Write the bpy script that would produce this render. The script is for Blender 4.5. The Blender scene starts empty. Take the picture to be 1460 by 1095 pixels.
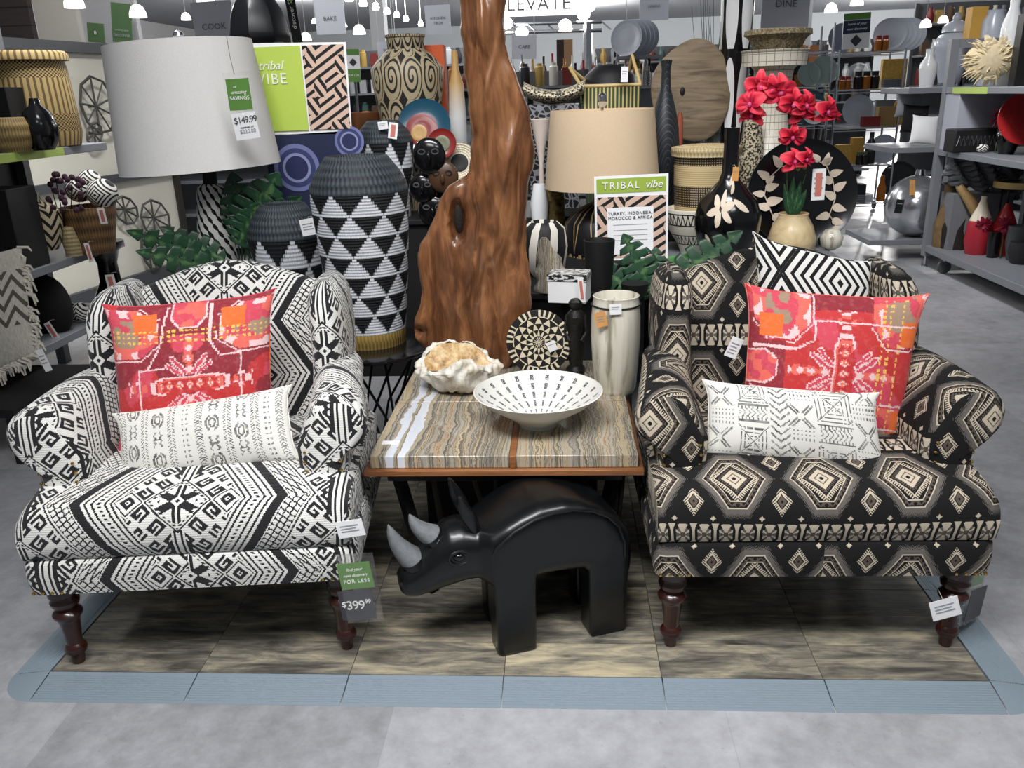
import bpy, math, random
import numpy as np
from mathutils import Vector, Matrix
random.seed(7); rng = np.random.RandomState(5)
PI = math.pi
# ---------------------------------------------------------------- camera
FPX = 1190.0
CAM = np.array([.184, -2.013, 1.62])
_p, _r, _y = [math.radians(a) for a in (19.22, -1.874, 3.759)]
_rt = np.array([1., 0, 0]); _up = np.array([0, math.sin(_p), math.cos(_p)]); _fw = np.array([0, math.cos(_p), -math.sin(_p)])
_Z = np.array([[math.cos(_y), -math.sin(_y), 0], [math.sin(_y), math.cos(_y), 0], [0, 0, 1]])
RR = _Z @ (math.cos(_r)*_rt + math.sin(_r)*_up); UU = _Z @ (-math.sin(_r)*_rt + math.cos(_r)*_up); WW = _Z @ _fw
cd = bpy.data.cameras.new('camera'); cam = bpy.data.objects.new('camera', cd); bpy.context.scene.collection.objects.link(cam)
cd.sensor_width = 36; cd.lens = FPX*36/1460; cd.clip_end = 200
m = Matrix.Identity(4)
for i in range(3):
    m[i][0] = RR[i]; m[i][1] = UU[i]; m[i][2] = -WW[i]; m[i][3] = CAM[i]
cam.matrix_world = m
S = bpy.context.scene; S.camera = cam
COL = S.collection
S.view_settings.view_transform = 'Standard'; S.view_settings.look = 'None'; S.view_settings.gamma = 1
S.view_settings.use_curve_mapping = False; S.view_settings.exposure = 0.0
# ---------------------------------------------------------------- light
w = bpy.data.worlds.new('world'); S.world = w; w.use_nodes = True
w.node_tree.nodes['Background'].inputs[0].default_value = (.86, .92, 1, 1); w.node_tree.nodes['Background'].inputs[1].default_value = .17
def area(name, loc, sx, sy, power, col=(.985, .985, 1.0), aim=None, spread=180):
    l = bpy.data.lights.new(name, 'AREA'); l.shape = 'RECTANGLE'; l.size = sx; l.size_y = sy; l.energy = power; l.color = col
    l.spread = math.radians(spread)
    o = bpy.data.objects.new(name, l); COL.objects.link(o); o.location = loc
    if aim is not None:
        o.rotation_euler = (Vector(aim)-Vector(loc)).to_track_quat('-Z', 'Y').to_euler()
    return o
area('ceiling_lamp_front', (-.5, -1.35, 3.6), 1.8, .8, 55, aim=(0, -.1, 0), spread=105)
area('ceiling_lamp_front', (1.5, -1.2, 3.6), 1.2, .6, 22, aim=(.7, .0, 0), spread=105)
area('ceiling_lamp_mid', (-.1, .6, 3.9), 2.9, .4, 33, aim=(.1, 2.9, 1.2), spread=75)
area('fill_light_left', (-2.0, 2.5, 3.9), .8, .5, 34, aim=(-3.2, 3.8, 1.2), spread=80)  # added fill to brighten the cream partition, not a real fixture
area('fill_light_right', (2.2, 3.6, 3.6), .8, .5, 26, aim=(3.8, 5.0, .8), spread=85)  # added fill aimed at the right rack to brighten its goods
area('ceiling_lamp_back', (-3, 8, 4.3), 5, 1.5, 90)
area('ceiling_lamp_back', (4, 9.5, 4.3), 4, 1.2, 90)
def lamp(name, loc, power, r=.12, col=(1, .98, .95)):
    l = bpy.data.lights.new(name, 'POINT'); l.energy = power; l.shadow_soft_size = r; l.color = col
    o = bpy.data.objects.new(name, l); COL.objects.link(o); o.location = loc; return o
for x_, y_, p_ in ((-4, 6.5, 130), (-1, 11, 260), (4, 12, 180), (-7, 14, 350), (9, 15, 300), (0, 20, 700), (10, 24, 900), (-8, 26, 900), (1, 32, 1100), (14, 34, 1100)):
    lamp('pendant_light', (x_, y_, 3.9), p_)
# ---------------------------------------------------------------- placing helpers
def ray(px, py): return WW+RR*(px-730)/FPX-UU*(py-547.5)/FPX
def atZ(px, py, z):
    d = ray(px, py); return CAM+d*(z-CAM[2])/d[2]
def atY(px, py, Y):
    d = ray(px, py); return CAM+d*(Y-CAM[1])/d[1]
def mpp(P): return float((np.array(P)-CAM)@WW)/FPX       # metres per pixel at a point
def zrow(B, row):                                        # height above B's foot seen at an image row
    k = (row-547.5)/FPX
    # (P-C).U = -k (P-C).W
    d0 = np.array([B[0], B[1], 0])-CAM
    return float(-(d0@UU+k*(d0@WW))/(UU[2]+k*WW[2]))
# ---------------------------------------------------------------- mesh helpers
class MB:
    def __init__(s): s.v = []; s.f = []; s.uv = []; s.mi = []
    def surf(s, P, cu=False, cv=False, U=None, V=None, flip=False, mi=0):
        P = np.asarray(P, float); nu, nv = P.shape[:2]; b = len(s.v)
        s.v += [tuple(x) for x in P.reshape(-1, 3)]
        if U is None: U = np.linspace(0, 1, nu+(1 if cu else 0))
        if V is None: V = np.linspace(0, 1, nv+(1 if cv else 0))
        U2 = np.ndim(U) == 2
        for i in range(nu if cu else nu-1):
            for j in range(nv if cv else nv-1):
                i2 = (i+1) % nu; j2 = (j+1) % nv
                q = [b+i*nv+j, b+i2*nv+j, b+i2*nv+j2, b+i*nv+j2]
                if U2: uv = [(U[a][c], V[a][c]) for a, c in ((i, j), (i+1, j), (i+1, j+1), (i, j+1))]
                else: uv = [(U[i], V[j]), (U[i+1], V[j]), (U[i+1], V[j+1]), (U[i], V[j+1])]
                if flip: q = q[::-1]; uv = uv[::-1]
                s.f.append(q); s.uv.append(uv); s.mi.append(mi)
        return s
    def face(s, pts, uv=None, mi=0):
        b = len(s.v); s.v += [tuple(map(float, p)) for p in pts]; s.f.append(list(range(b, b+len(pts))))
        s.uv.append(uv or [(p[0], p[1]) for p in pts]); s.mi.append(mi); return s
    def box(s, c, d, R=None, mi=0):
        c = np.array(c, float); h = np.array(d, float)/2
        R = np.eye(3) if R is None else R
        cs = [(-1, -1, -1), (1, -1, -1), (1, 1, -1), (-1, 1, -1), (-1, -1, 1), (1, -1, 1), (1, 1, 1), (-1, 1, 1)]
        b = len(s.v); s.v += [tuple(c+R@(np.array(k)*h)) for k in cs]
        for q, (a, e) in zip([(0, 3, 2, 1), (4, 5, 6, 7), (0, 1, 5, 4), (2, 3, 7, 6), (1, 2, 6, 5), (3, 0, 4, 7)], [(0, 1), (0, 1), (0, 2), (0, 2), (1, 2), (1, 2)]):
            s.f.append([b+k for k in q]); s.mi.append(mi)
            s.uv.append([(cs[k][a]*h[a], cs[k][e]*h[e]) for k in q])
        return s
    def lathe(s, prof, n=32, c=(0, 0, 0), axis=None, cap=True, mi=0, wob=None):
        # prof: list of (radius, height); uv = (turn 0..1, arc length 0..1)
        prof = list(prof)
        if cap and prof[0][0] > 1e-4: prof = [(1e-5, prof[0][1])]+prof
        if cap and prof[-1][0] > 1e-4: prof = prof+[(1e-5, prof[-1][1])]
        pr = np.array(prof, float); L = np.concatenate([[0], np.cumsum(np.hypot(*np.diff(pr, axis=0).T))]); L /= max(L[-1], 1e-9)
        A = np.eye(3) if axis is None else axis
        P = np.zeros((n, len(pr), 3))
        for i in range(n):
            t = 2*PI*i/n
            for j, (r, h) in enumerate(pr):
                rr = r*(1 if wob is None else wob(t, h))
                P[i, j] = np.array(c)+A@np.array([rr*math.sin(t), -rr*math.cos(t), h])
        return s.surf(P, cu=True, V=L, mi=mi)
    def tube(s, pts, r, n=8, closed=False, mi=0, flat=1.0):
        pts = [np.array(p, float) for p in pts]; rs = r if hasattr(r, '__len__') else [r]*len(pts)
        P = np.zeros((len(pts), n, 3)); up = None; Ls = [0]
        for i, p in enumerate(pts):
            a = pts[i-1] if (i > 0 or closed) else p; b = pts[(i+1) % len(pts)] if (i < len(pts)-1 or closed) else p
            t = b-a; t /= max(np.linalg.norm(t), 1e-9)
            if up is None: up = np.array([0, 0, 1.]) if abs(t[2]) < .9 else np.array([0, 1., 0])
            x = np.cross(t, up); x /= max(np.linalg.norm(x), 1e-9); y = np.cross(x, t); up = y
            for k in range(n): P[i, k] = p+rs[i]*(math.cos(2*PI*k/n)*x+flat*math.sin(2*PI*k/n)*y)
            if i: Ls.append(Ls[-1]+np.linalg.norm(p-pts[i-1]))
        if closed: Ls.append(Ls[-1]+.01)
        s.surf(P, cu=closed, cv=True, U=Ls, V=np.linspace(0, 2*PI*float(np.mean(rs)), n+1), mi=mi)
        if not closed:
            for i in (0, -1):
                q = [tuple(x) for x in P[i]]; s.face(q if i else q[::-1], mi=mi)
        return s
    def ball(s, c, r, n=12, m=8, mi=0):
        r = np.array(r if hasattr(r, '__len__') else (r, r, r), float); P = np.zeros((n, m+1, 3))
        for i in range(n):
            for j in range(m+1):
                a = 2*PI*i/n; b = -PI/2+PI*j/m
                P[i, j] = np.array(c)+r*np.array([math.cos(a)*max(math.cos(b), 1e-4), math.sin(a)*max(math.cos(b), 1e-4), math.sin(b)])
        return s.surf(P, cu=True, mi=mi)
    def prism(s, poly, origin, ex, ey, th, mi=0):
        # 2-D polygon extruded by th along ex x ey, centred on the plane
        o = np.array(origin, float); ex = np.array(ex, float); ey = np.array(ey, float); n = np.cross(ex, ey)
        A = [o+ex*x+ey*y+n*th/2 for x, y in poly]; B = [p-n*th for p in A]; uv = [tuple(p) for p in poly]
        s.face(A, uv, mi); s.face(B[::-1], uv[::-1], mi)
        k = len(poly)
        for i in range(k):
            j = (i+1) % k; s.face([A[j], A[i], B[i], B[j]], [uv[j], uv[i], uv[i], uv[j]], mi)
        return s
def obj(name, mb, mt, parent=None, bevel=0, seg=2, smooth=35, sub=0, solid=0, weld=True):
    me = bpy.data.meshes.new(name); me.from_pydata(mb.v, [], mb.f)
    uvl = me.uv_layers.new(name='UVMap'); flat = [c for q in mb.uv for p in q for c in p]
    uvl.data.foreach_set('uv', flat)
    for x in (mt if isinstance(mt, (list, tuple)) else [mt]): me.materials.append(x)
    me.polygons.foreach_set('material_index', mb.mi)
    import bmesh
    bm = bmesh.new(); bm.from_mesh(me)
    if weld: bmesh.ops.remove_doubles(bm, verts=bm.verts, dist=2e-5)
    bmesh.ops.recalc_face_normals(bm, faces=bm.faces); bm.to_mesh(me); bm.free()
    me.polygons.foreach_set('use_smooth', [True]*len(me.polygons)); me.set_sharp_from_angle(angle=math.radians(smooth))
    o = bpy.data.objects.new(name, me); COL.objects.link(o)
    if parent is not None: o.parent = parent
    if solid: q = o.modifiers.new('s', 'SOLIDIFY'); q.thickness = solid; q.offset = 0
    if bevel: q = o.modifiers.new('b', 'BEVEL'); q.width = bevel; q.segments = seg; q.limit_method = 'ANGLE'; q.angle_limit = .7
    if sub: q = o.modifiers.new('u', 'SUBSURF'); q.levels = sub; q.render_levels = sub
    return o
def tag(o, label, cat, group=None, kind=None):
    o['label'] = label; o['category'] = cat
    if group: o['group'] = group
    if kind: o['kind'] = kind
    return o
def thing(name, label, cat, loc=(0, 0, 0), rz=0, group=None):
    o = bpy.data.objects.new(name, None); COL.objects.link(o); o.empty_display_size = .05
    o.location = tuple(map(float, loc)); o.rotation_euler = (0, 0, math.radians(rz)); return tag(o, label, cat, group)
def struct(name, mb, mt, **k):
    o = obj(name, mb, mt, **k); o['kind'] = 'structure'; return o
def rotX(a): c, s = math.cos(a), math.sin(a); return np.array([[1, 0, 0], [0, c, -s], [0, s, c]])
def rotY(a): c, s = math.cos(a), math.sin(a); return np.array([[c, 0, s], [0, 1, 0], [-s, 0, c]])
def rotZ(a): c, s = math.cos(a), math.sin(a); return np.array([[c, -s, 0], [s, c, 0], [0, 0, 1]])
_dg = None
def text(s, size, mt, origin, ex, ey, parent, name='lettering', align='CENTER', shear=0, th=.0006, bold=0, sp=1.0):
    c = bpy.data.curves.new('t', 'FONT'); c.body = s; c.size = size; c.align_x = align; c.align_y = 'CENTER'; c.extrude = th; c.shear = shear
    c.offset = bold; c.space_character = sp; c.resolution_u = 3
    t = bpy.data.objects.new('t', c); COL.objects.link(t); dg = bpy.context.evaluated_depsgraph_get()
    me = bpy.data.meshes.new_from_object(t.evaluated_get(dg)); bpy.data.objects.remove(t); bpy.data.curves.remove(c)
    ex = Vector(ex).normalized(); ey = Vector(ey).normalized(); n = ex.cross(ey); M4 = Matrix.Identity(4)
    for i in range(3): M4[i][0] = ex[i]; M4[i][1] = ey[i]; M4[i][2] = n[i]; M4[i][3] = origin[i]
    me.transform(M4); me.materials.clear(); me.materials.append(mt); me.name = name
    o = bpy.data.objects.new(name, me); COL.objects.link(o); o.parent = parent; return o
# ---------------------------------------------------------------- materials
def C(h):
    if not isinstance(h, str): return tuple(h)+(1,) if len(h) == 3 else h
    h = h.lstrip('#'); v = [int(h[i:i+2], 16)/255 for i in (0, 2, 4)]
    return tuple((x/12.92 if x <= .04045 else ((x+.055)/1.055)**2.4) for x in v)+(1,)
class E:
    t = None
    def __init__(s, k): s.k = k
    @staticmethod
    def m(op, *a):
        n = E.t.nodes.new('ShaderNodeMath'); n.operation = op
        for i, x in enumerate(a):
            if isinstance(x, E): E.t.links.new(x.k, n.inputs[i])
            else: n.inputs[i].default_value = float(x)
        return E(n.outputs[0])
    def __add__(s, o): return E.m('ADD', s, o)
    def __radd__(s, o): return E.m('ADD', s, o)
    def __sub__(s, o): return E.m('SUBTRACT', s, o)
    def __rsub__(s, o): return E.m('SUBTRACT', o, s)
    def __mul__(s, o): return E.m('MULTIPLY', s, o)
    def __rmul__(s, o): return E.m('MULTIPLY', s, o)
    def __truediv__(s, o): return E.m('DIVIDE', s, o)
    def __gt__(s, o): return E.m('GREATER_THAN', s, o)
    def __lt__(s, o): return E.m('LESS_THAN', s, o)
    def abs(s): return E.m('ABSOLUTE', s)
    def floor(s): return E.m('FLOOR', s)
    def frac(s): return E.m('FRACT', s)
    def mod(s, o): return E.m('MODULO', s, o)
    def max(s, o): return E.m('MAXIMUM', s, o)
    def min(s, o): return E.m('MINIMUM', s, o)
    def eq(s, o): return E.m('COMPARE', s, o, .3)
    def pp(s, o): return E.m('PINGPONG', s, o)
    def sin(s): return E.m('SINE', s)
def uvE(layer=None):
    n = E.t.nodes.new('ShaderNodeUVMap'); n.uv_map = 'UVMap'; x = E.t.nodes.new('ShaderNodeSeparateXYZ'); E.t.links.new(n.outputs[0], x.inputs[0])
    return E(x.outputs[0]), E(x.outputs[1])
def objE():
    n = E.t.nodes.new('ShaderNodeTexCoord'); x = E.t.nodes.new('ShaderNodeSeparateXYZ'); E.t.links.new(n.outputs['Object'], x.inputs[0])
    return E(x.outputs[0]), E(x.outputs[1]), E(x.outputs[2])
def vec(x, y, z=0):
    n = E.t.nodes.new('ShaderNodeCombineXYZ')
    for i, q in enumerate((x, y, z)):
        if isinstance(q, E): E.t.links.new(q.k, n.inputs[i])
        else: n.inputs[i].default_value = q
    return E(n.outputs[0])
def noise(v, scale=5, det=3, rough=.5, dist=0, color=False):
    n = E.t.nodes.new('ShaderNodeTexNoise'); n.inputs['Scale'].default_value = scale; n.inputs['Detail'].default_value = det
    n.inputs['Roughness'].default_value = rough; n.inputs['Distortion'].default_value = dist
    if v is not None: E.t.links.new(v.k, n.inputs['Vector'])
    return E(n.outputs[1 if color else 0])
def voro(v, scale=5, feat='F1', color=False):
    n = E.t.nodes.new('ShaderNodeTexVoronoi'); n.inputs['Scale'].default_value = scale; n.feature = feat; E.t.links.new(v.k, n.inputs['Vector'])
    return E(n.outputs['Color' if color else 'Distance'])
def mix(f, a, b):
    n = E.t.nodes.new('ShaderNodeMix'); n.data_type = 'RGBA'
    for i, x in ((0, f), (6, a), (7, b)):
        if isinstance(x, E): E.t.links.new(x.k, n.inputs[i])
        elif i == 0: n.inputs[0].default_value = x
        else: n.inputs[i].default_value = C(x)
    return E(n.outputs[2])
def ramp(f, stops, const=False):
    n = E.t.nodes.new('ShaderNodeValToRGB'); r = n.color_ramp; r.interpolation = 'CONSTANT' if const else 'LINEAR'
    while len(r.elements) < len(stops): r.elements.new(.5)
    for e, (p, c) in zip(r.elements, stops): e.position = p
    for e, (p, c) in zip(r.elements, stops): e.position = p; e.color = C(c)
    E.t.links.new(f.k, n.inputs[0]); return E(n.outputs[0])
def lut(col, row, planes):
    """woven chart: looks a 0/1 chart cell up from column and row numbers (constant colour ramps hold 48 columns x 32 rows each)"""
    H, W = planes[0].shape; G = -(-H//32); CG = -(-W//48)
    col = col.floor(); row = row.floor()
    fac = (row.mod(32)*8+4.5)/255
    cc = col.mod(16); ch = (col/16).floor(); pw = E.m('POWER', 2.0, cc+1); rg = (row/32).floor()
    ws = [vec(*[ch.eq(3*g+k) for k in range(3)]) for g in range(CG)]
    rm = [rg.eq(g) for g in range(G)]
    out = []
    for A in planes:
        A = np.pad(A.astype(int), ((0, G*32-H), (0, CG*48-W))); tot = None
        for g in range(G):
            sub = None
            for c in range(CG):
                n = E.t.nodes.new('ShaderNodeValToRGB'); r = n.color_ramp; r.interpolation = 'CONSTANT'
                for k in range(30): r.elements.new((k+1)/32)
                for k in range(32): r.elements[k].position = max(0, (8*k-.5)/255)
                for k in range(32):
                    bits = A[g*32+k, c*48:(c+1)*48].reshape(3, 16)
                    v = [int(sum(int(b) << (15-i) for i, b in enumerate(q)))/65536 for q in bits]
                    r.elements[k].color = (v[0], v[1], v[2], 1)
                E.t.links.new(fac.k, n.inputs[0])
                d = E.t.nodes.new('ShaderNodeVectorMath'); d.operation = 'DOT_PRODUCT'
                E.t.links.new(n.outputs[0], d.inputs[0]); E.t.links.new(ws[c].k, d.inputs[1]); x = E(d.outputs['Value'])
                sub = x if sub is None else sub+x
            sub = sub*rm[g]; tot = sub if tot is None else tot+sub
        out.append(((tot+.25/65536)*pw).floor().mod(2))
    return out
MATS = {}
def mat(name, color=None, rough=.55, metal=0, fn=None, bump=None, emis=0, trans=0, alpha=1, coat=0, ior=1.45, sheen=0, vary=0, vs=8, tb=None, sss=0):
    if name in MATS: return MATS[name]
    M = bpy.data.materials.new(name); M.use_nodes = True; t = M.node_tree; E.t = t; b = t.nodes['Principled BSDF']
    b.inputs['Roughness'].default_value = rough; b.inputs['Metallic'].default_value = metal; b.inputs['IOR'].default_value = ior
    b.inputs['Transmission Weight'].default_value = trans; b.inputs['Alpha'].default_value = alpha
    b.inputs['Coat Weight'].default_value = coat; b.inputs['Coat Roughness'].default_value = .08; b.inputs['Sheen Weight'].default_value = sheen
    co = None; ex = None
    if fn:
        co = fn()
        if isinstance(co, tuple): co, ex = co
    elif vary:
        n = t.nodes.new('ShaderNodeTexCoord'); c = C(color); k = noise(E(n.outputs['Object']), vs, 4, .6)
        co = ramp(k, [(.25, tuple(x*(1-vary) for x in c[:3])), (.75, tuple(min(1, x*(1+vary)) for x in c[:3]))])
    if co is not None: t.links.new(co.k, b.inputs['Base Color'])
    else: b.inputs['Base Color'].default_value = C(color)
    if emis:
        b.inputs['Emission Strength'].default_value = emis
        if co is not None: t.links.new(co.k, b.inputs['Emission Color'])
        else: b.inputs['Emission Color'].default_value = C(color)
    if bump or ex is not None:
        bn = t.nodes.new('ShaderNodeBump'); bn.inputs['Distance'].default_value = .004; bn.inputs['Strength'].default_value = bump[1] if bump else .5
        if ex is not None: h = ex
        else:
            n = t.nodes.new('ShaderNodeTexCoord'); h = noise(E(n.outputs['Object']), bump[0], 4, .6)
        t.links.new(h.k, bn.inputs['Height']); t.links.new(bn.outputs[0], b.inputs['Normal'])
    MATS[name] = M; return M
# ================================================================ patterns
def G(W, H, w, h):
    x = (np.arange(W)+.5)*w/W; y = (np.arange(H)+.5)*h/H
    return np.meshgrid(x, y)
def seg(X, Y, a, b, wd):
    a = np.array(a, float); b = np.array(b, float); d = b-a; L = d@d
    t = np.clip(((X-a[0])*d[0]+(Y-a[1])*d[1])/max(L, 1e-9), 0, 1)
    return np.hypot(X-a[0]-t*d[0], Y-a[1]-t*d[1]) < wd/2
def pline(X, Y, pts, wd):
    o = np.zeros(X.shape, bool)
    for a, b in zip(pts[:-1], pts[1:]): o |= seg(X, Y, a, b, wd)
    return o
# --- ivory and black brocade: chart of half a repeat, 0.45 m x 0.38 m
def chart_zigzag():
    W, H = 144, 128; X, Y = G(W, H, .45, .38); T = .38
    yy = np.abs((Y+T/2) % T-T/2); tri = .06*(1-yy/(T/4))
    s = X-tri; o = np.zeros(X.shape, bool)
    o |= np.abs(s-.232) < .0155
    for c in (.203, .183, .145, .128): o |= np.abs(s-c) < .0036
    tick = ((Y/.0059).astype(int) % 2 == 0)
    o |= (np.abs(s-.164) < .005) & tick
    q = (s-.252)/.011; r = (X+tri)/.011
    lat = (s > .252) & (s < .312); o |= lat & ((np.abs(((s-.252) % .02)-.01) > .0075) | (((Y+X*.8) % .022) < .0055))
    o |= np.abs(s-.322) < .003
    for axis in (0, 1):
        d = X if axis == 0 else .45-X; e = yy if axis == 0 else T/2-yy
        lim = .118+tri if axis == 0 else .118-tri
        zone = d < lim
        a = np.zeros(X.shape, bool)
        p_ = d+e; q_ = (d-e+.7) % .082
        a |= (p_ > .102) & (p_ < .165) & (q_ < .052)
        a &= ~(pline(p_, q_, [(.175, .016), (.120, .016), (.120, .034), (.143, .034)], .0085))
        a |= (p_ > .180) & (p_ < .235) & (q_ > .03)
        a &= ~(pline(p_, q_, [(.172, .045), (.215, .045), (.215, .065), (.198, .065)], .0085))
        a &= ~((np.abs(d-.14)+e < .050) | (d < .019))
        a |= np.abs(d+e-.092) < .0035
        a |= (np.abs(d+e-.080) < .004) & (((Y/.0059).astype(int) % 2) == 0)
        star = (d+e < .074) & (d+e > .02) & (((np.abs(e-d*.60) < .014) & (d < .056)) | (d < .014)) & ~(d < .0045)
        a |= star | (d+e < .007)
        a |= (np.abs(d-.052)+e < .005)
        a |= (np.abs(np.abs(d-.14)+e-.04) < .003) | ((np.abs(d-.14)+e < .024) & (np.abs(d-.14)+e > .009)) | (np.abs(d-.14)+e < .004)
        a |= (d > .0055) & (d < .0125) & (e > .085)
        a |= (e > .115) & (d > .02) & (d < .02+(e-.115)*.75) & ~((d > .031) & (d < .02+(e-.115)*.75-.012))
        o = np.where(zone, a, o)
    return o
def fab_zigzag():
    u, v = uvE(); u = u.pp(.45); v = (v+3.8).mod(.38)
    b, = lut(u*(144/.4501), v*(128/.3801), [chart_zigzag()])
    x, y = uvE(); rib = (y*900).sin()*.5+.5
    wv = noise(vec(x, y), 420, 2)
    return mix(b, mix(wv, '#cbc9c2', '#f2f1ec'), mix(wv, '#08080a', '#1d1d20')), rib*.3+b*-.5+wv*.4
# --- black kilim brocade: 4 shades, quarter repeat 0.12 x 0.18
def chart_kilim():
    W, H = 96, 96; X, Y = G(W, H, .12, .18); k = np.zeros(X.shape, int)   # 0 black 1 grey 2 cream 3 brown
    m_ = np.maximum(Y/.1, (X+.62*Y)/.088)
    saw = (np.abs(((X*1.6+Y) % .0075)/.0075-.5))*.26
    k[(m_ > 1) & (m_ < 1.12+saw*1.3)] = 1
    k[(m_ > .955) & (m_ <= 1)] = 2
    hook = (((X*.7-Y*.7) % .014) < .0055) | (((X+Y*.62) % .012) < .0035)
    k[(m_ > .80) & (m_ <= .92) & hook] = 3
    k[(m_ > .755) & (m_ <= .79)] = 2
    m2 = np.where(m_ < .755, X/.072+Y/.084, 9)
    dash = (((X-Y) % .0095) < .0052)
    k[(m2 < .98) & (m2 > .80) & dash] = 2
    k[(m2 < .80) & (m2 > .74)] = 2
    k[(m2 < .66) & (m2 > .50) & dash] = 3
    k[(m2 < .50) & (m2 > .10)] = 2
    k[(m2 < .30) & (m2 > .24)] = 3
    # little hooked diamonds between
    for cx, cy, sz in ((.12, .078, 1.), (.12, .0, .0001)):
        d = np.abs(X-cx)/.029+np.abs(Y-cy)/.042
        k[(d < sz) & (d > .70*sz) & ((((np.abs(X-cx)-Y) % .0085) < .0042))] = 2
        k[(d < .70*sz) & (d > .55*sz)] = 2; k[(d < .44*sz)] = 3; k[(d < .12*sz)] = 0
    st = (np.abs(X-.067)+np.abs(Y-.127) < .0085) & ((np.abs(X-.067) < .002) | (np.abs(Y-.127) < .002) | (np.abs(np.abs(X-.067)-np.abs(Y-.127)) < .0018))
    k[st] = 2
    # hourglass band
    e = .18-Y; band = e < .037; xb = X % .06; xm = np.minimum(xb, .06-xb)
    k[band] = 0
    k[band & (xm < .0035+.006*(e/.035)**3) ] = 2
    c = np.hypot((xm-.03), e*.85); ang = np.arctan2(e, xm-.03)
    k[band & (np.abs(xm-.03) < .019) & (np.sin(ang*8) > -.1) & (c < .031) & (c > .007)] = 2
    k[band & (np.abs(xm-.03) < .019) & (np.sin(ang*8) <= -.4) & (c < .022)] = 1
    k[(c < .005) & band] = 3
    return k
def fab_kilim():
    x, y = uvE(); k = chart_kilim()
    b0, b1 = lut(x.pp(.12)*(96/.12001), (y+.02).pp(.18)*(96/.18001), [k & 1, k >> 1])
    wv = noise(vec(x, y), 420, 2)
    c = mix(b1, mix(b0, '#060607', '#67615b'), mix(b0, '#cdc0aa', '#5d5248'))
    return mix(wv*.25, c, '#14120f'), b1*.5+wv*.5
# --- red ikat cushion, full chart, 8 colours
def chart_ikat(vert):
    W = H = 96; X, Y = G(W, H, 2, 2); X = X-1; Y = Y-1
    rs = np.random.RandomState(3 if vert else 9)
    def nz(n, s):
        g = rs.rand(n+3, n+3); xi = (X+1)/2*n; yi = (Y+1)/2*n; a = xi.astype(int); b = yi.astype(int); fx = xi-a; fy = yi-b
        fx = fx*fx*(3-2*fx); fy = fy*fy*(3-2*fy)
        return (g[b, a]*(1-fx)*(1-fy)+g[b, a+1]*fx*(1-fy)+g[b+1, a]*(1-fx)*fy+g[b+1, a+1]*fx*fy)
    n1 = nz(4, 0); n2 = nz(9, 0); n3 = nz(18, 0)
    # 0 red 1 dark red 2 crimson-pink 3 orange 4 white-pink 5 grey-beige 6 yellow 7 light coral
    k = np.where(n1 > .62, 1, np.where(n2 > .6, 2, 0))
    px, py = (Y, -X) if vert else (X, Y)       # ornament frame
    # octagonal corner fields
    def octo(cx, cy, rx, ry): return np.maximum(np.maximum(np.abs(px-cx)/rx, np.abs(py-cy)/ry), (np.abs(px-cx)/rx+np.abs(py-cy)/ry)/1.45)
    for cx, cy in ((-.78, .60), (.78, .60), (-.78, -.75), (.78, -.75)):
        o = octo(cx, cy, .42, .33)
        k[o < 1] = np.where(n2 > .5, 7, 2)[o < 1]
        ii = o < .55; k[ii] = np.where(n3 > .52, 5, 2)[ii]
        k[(o > .72) & (o < 1) & (n3 > .5)] = 4
        k[(np.abs(o-1.08) < .022)] = 4
        q = (np.abs(px-cx*.66) < .15) & (np.abs(py-cy*1.22) < .15) & (np.abs(py) < .99); k[q] = 3
    k[(py > .55) & (np.abs(px) < .33)] = 1
    o = octo(0, .9, .2, .26); k[o < 1] = np.where(n3 > .5, 7, 2)[o < 1]; k[np.abs(o-1.03) < .06] = 4
    # centre cross
    cx0, cy0 = (0, -.12)
    e = np.maximum(np.abs(px-cx0)/.46, (np.abs(px-cx0)/.46+np.abs(py-cy0)/.12)/1.6); e = np.maximum(e, np.abs(py-cy0)/.11)
    k[e < 1.05] = 0; k[np.abs(e-.97) < .07] = 4; k[np.abs(e-.80) < .05] = 7
    dd = np.abs(((px-cx0+.06) % .12)-.06)/.05+np.abs(py-cy0)/.075
    k[(dd < 1) & (e < .75)] = 7; k[(dd < .75) & (e < .75)] = 4; k[(dd < .4) & (e < .75)] = 3
    for sgn in (1, -1):
        q = sgn*(py-cy0)
        st = (np.abs(px) < .05+.02*np.sin(q*40)) & (q > .14) & (q < .60); k[st] = 7
        dd = np.abs(px)/.05+np.abs(((q-.2+.07) % .14)-.07)/.06; k[(dd < .9) & (q > .16) & (q < .62)] = 4
        for s2 in (1, -1):
            for wdt, cc in ((.075, 4), (.04, 2)):
                k[pline(px*s2, q, [(.05, .17), (.2, .36)], wdt)] = cc
                k[pline(px*s2, q, [(.09, .14), (.26, .27)], wdt*.8)] = cc
    for s2 in (1, -1):
        hx = px*s2; f = (np.abs(py-cy0) < .1) & (hx > .52) & (hx < .78) & (np.sin(hx*38)*np.cos((py-cy0)*30) > .05); k[f] = np.where(n3 > .4, 4, 7)[f]
    # plaits of stitched line, fine white outlines
    for a, b in (((-.62, -.95), (-.62, .12)), ((-.62, .12), (-.3, .12)), ((.62, -.95), (.62, .22)), ((.62, .22), (.36, .22)), ((.36, .22), (.25, .42)), ((.25, .42), (.25, .95)), ((-.34, .4), (-.25, .95)), ((-.34, .4), (-.5, .12))):
        k[seg(px, py, a, b, .022)] = 4
    st = (((px*28).astype(int) % 2) == 0)
    for yy in ((.46, .535, .60) if not vert else (-.52, -.6, -.74)):
        k[(np.abs(py-yy+.03*px) < .013) & st & (np.abs(px) < .95)] = 6
    return k
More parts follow.
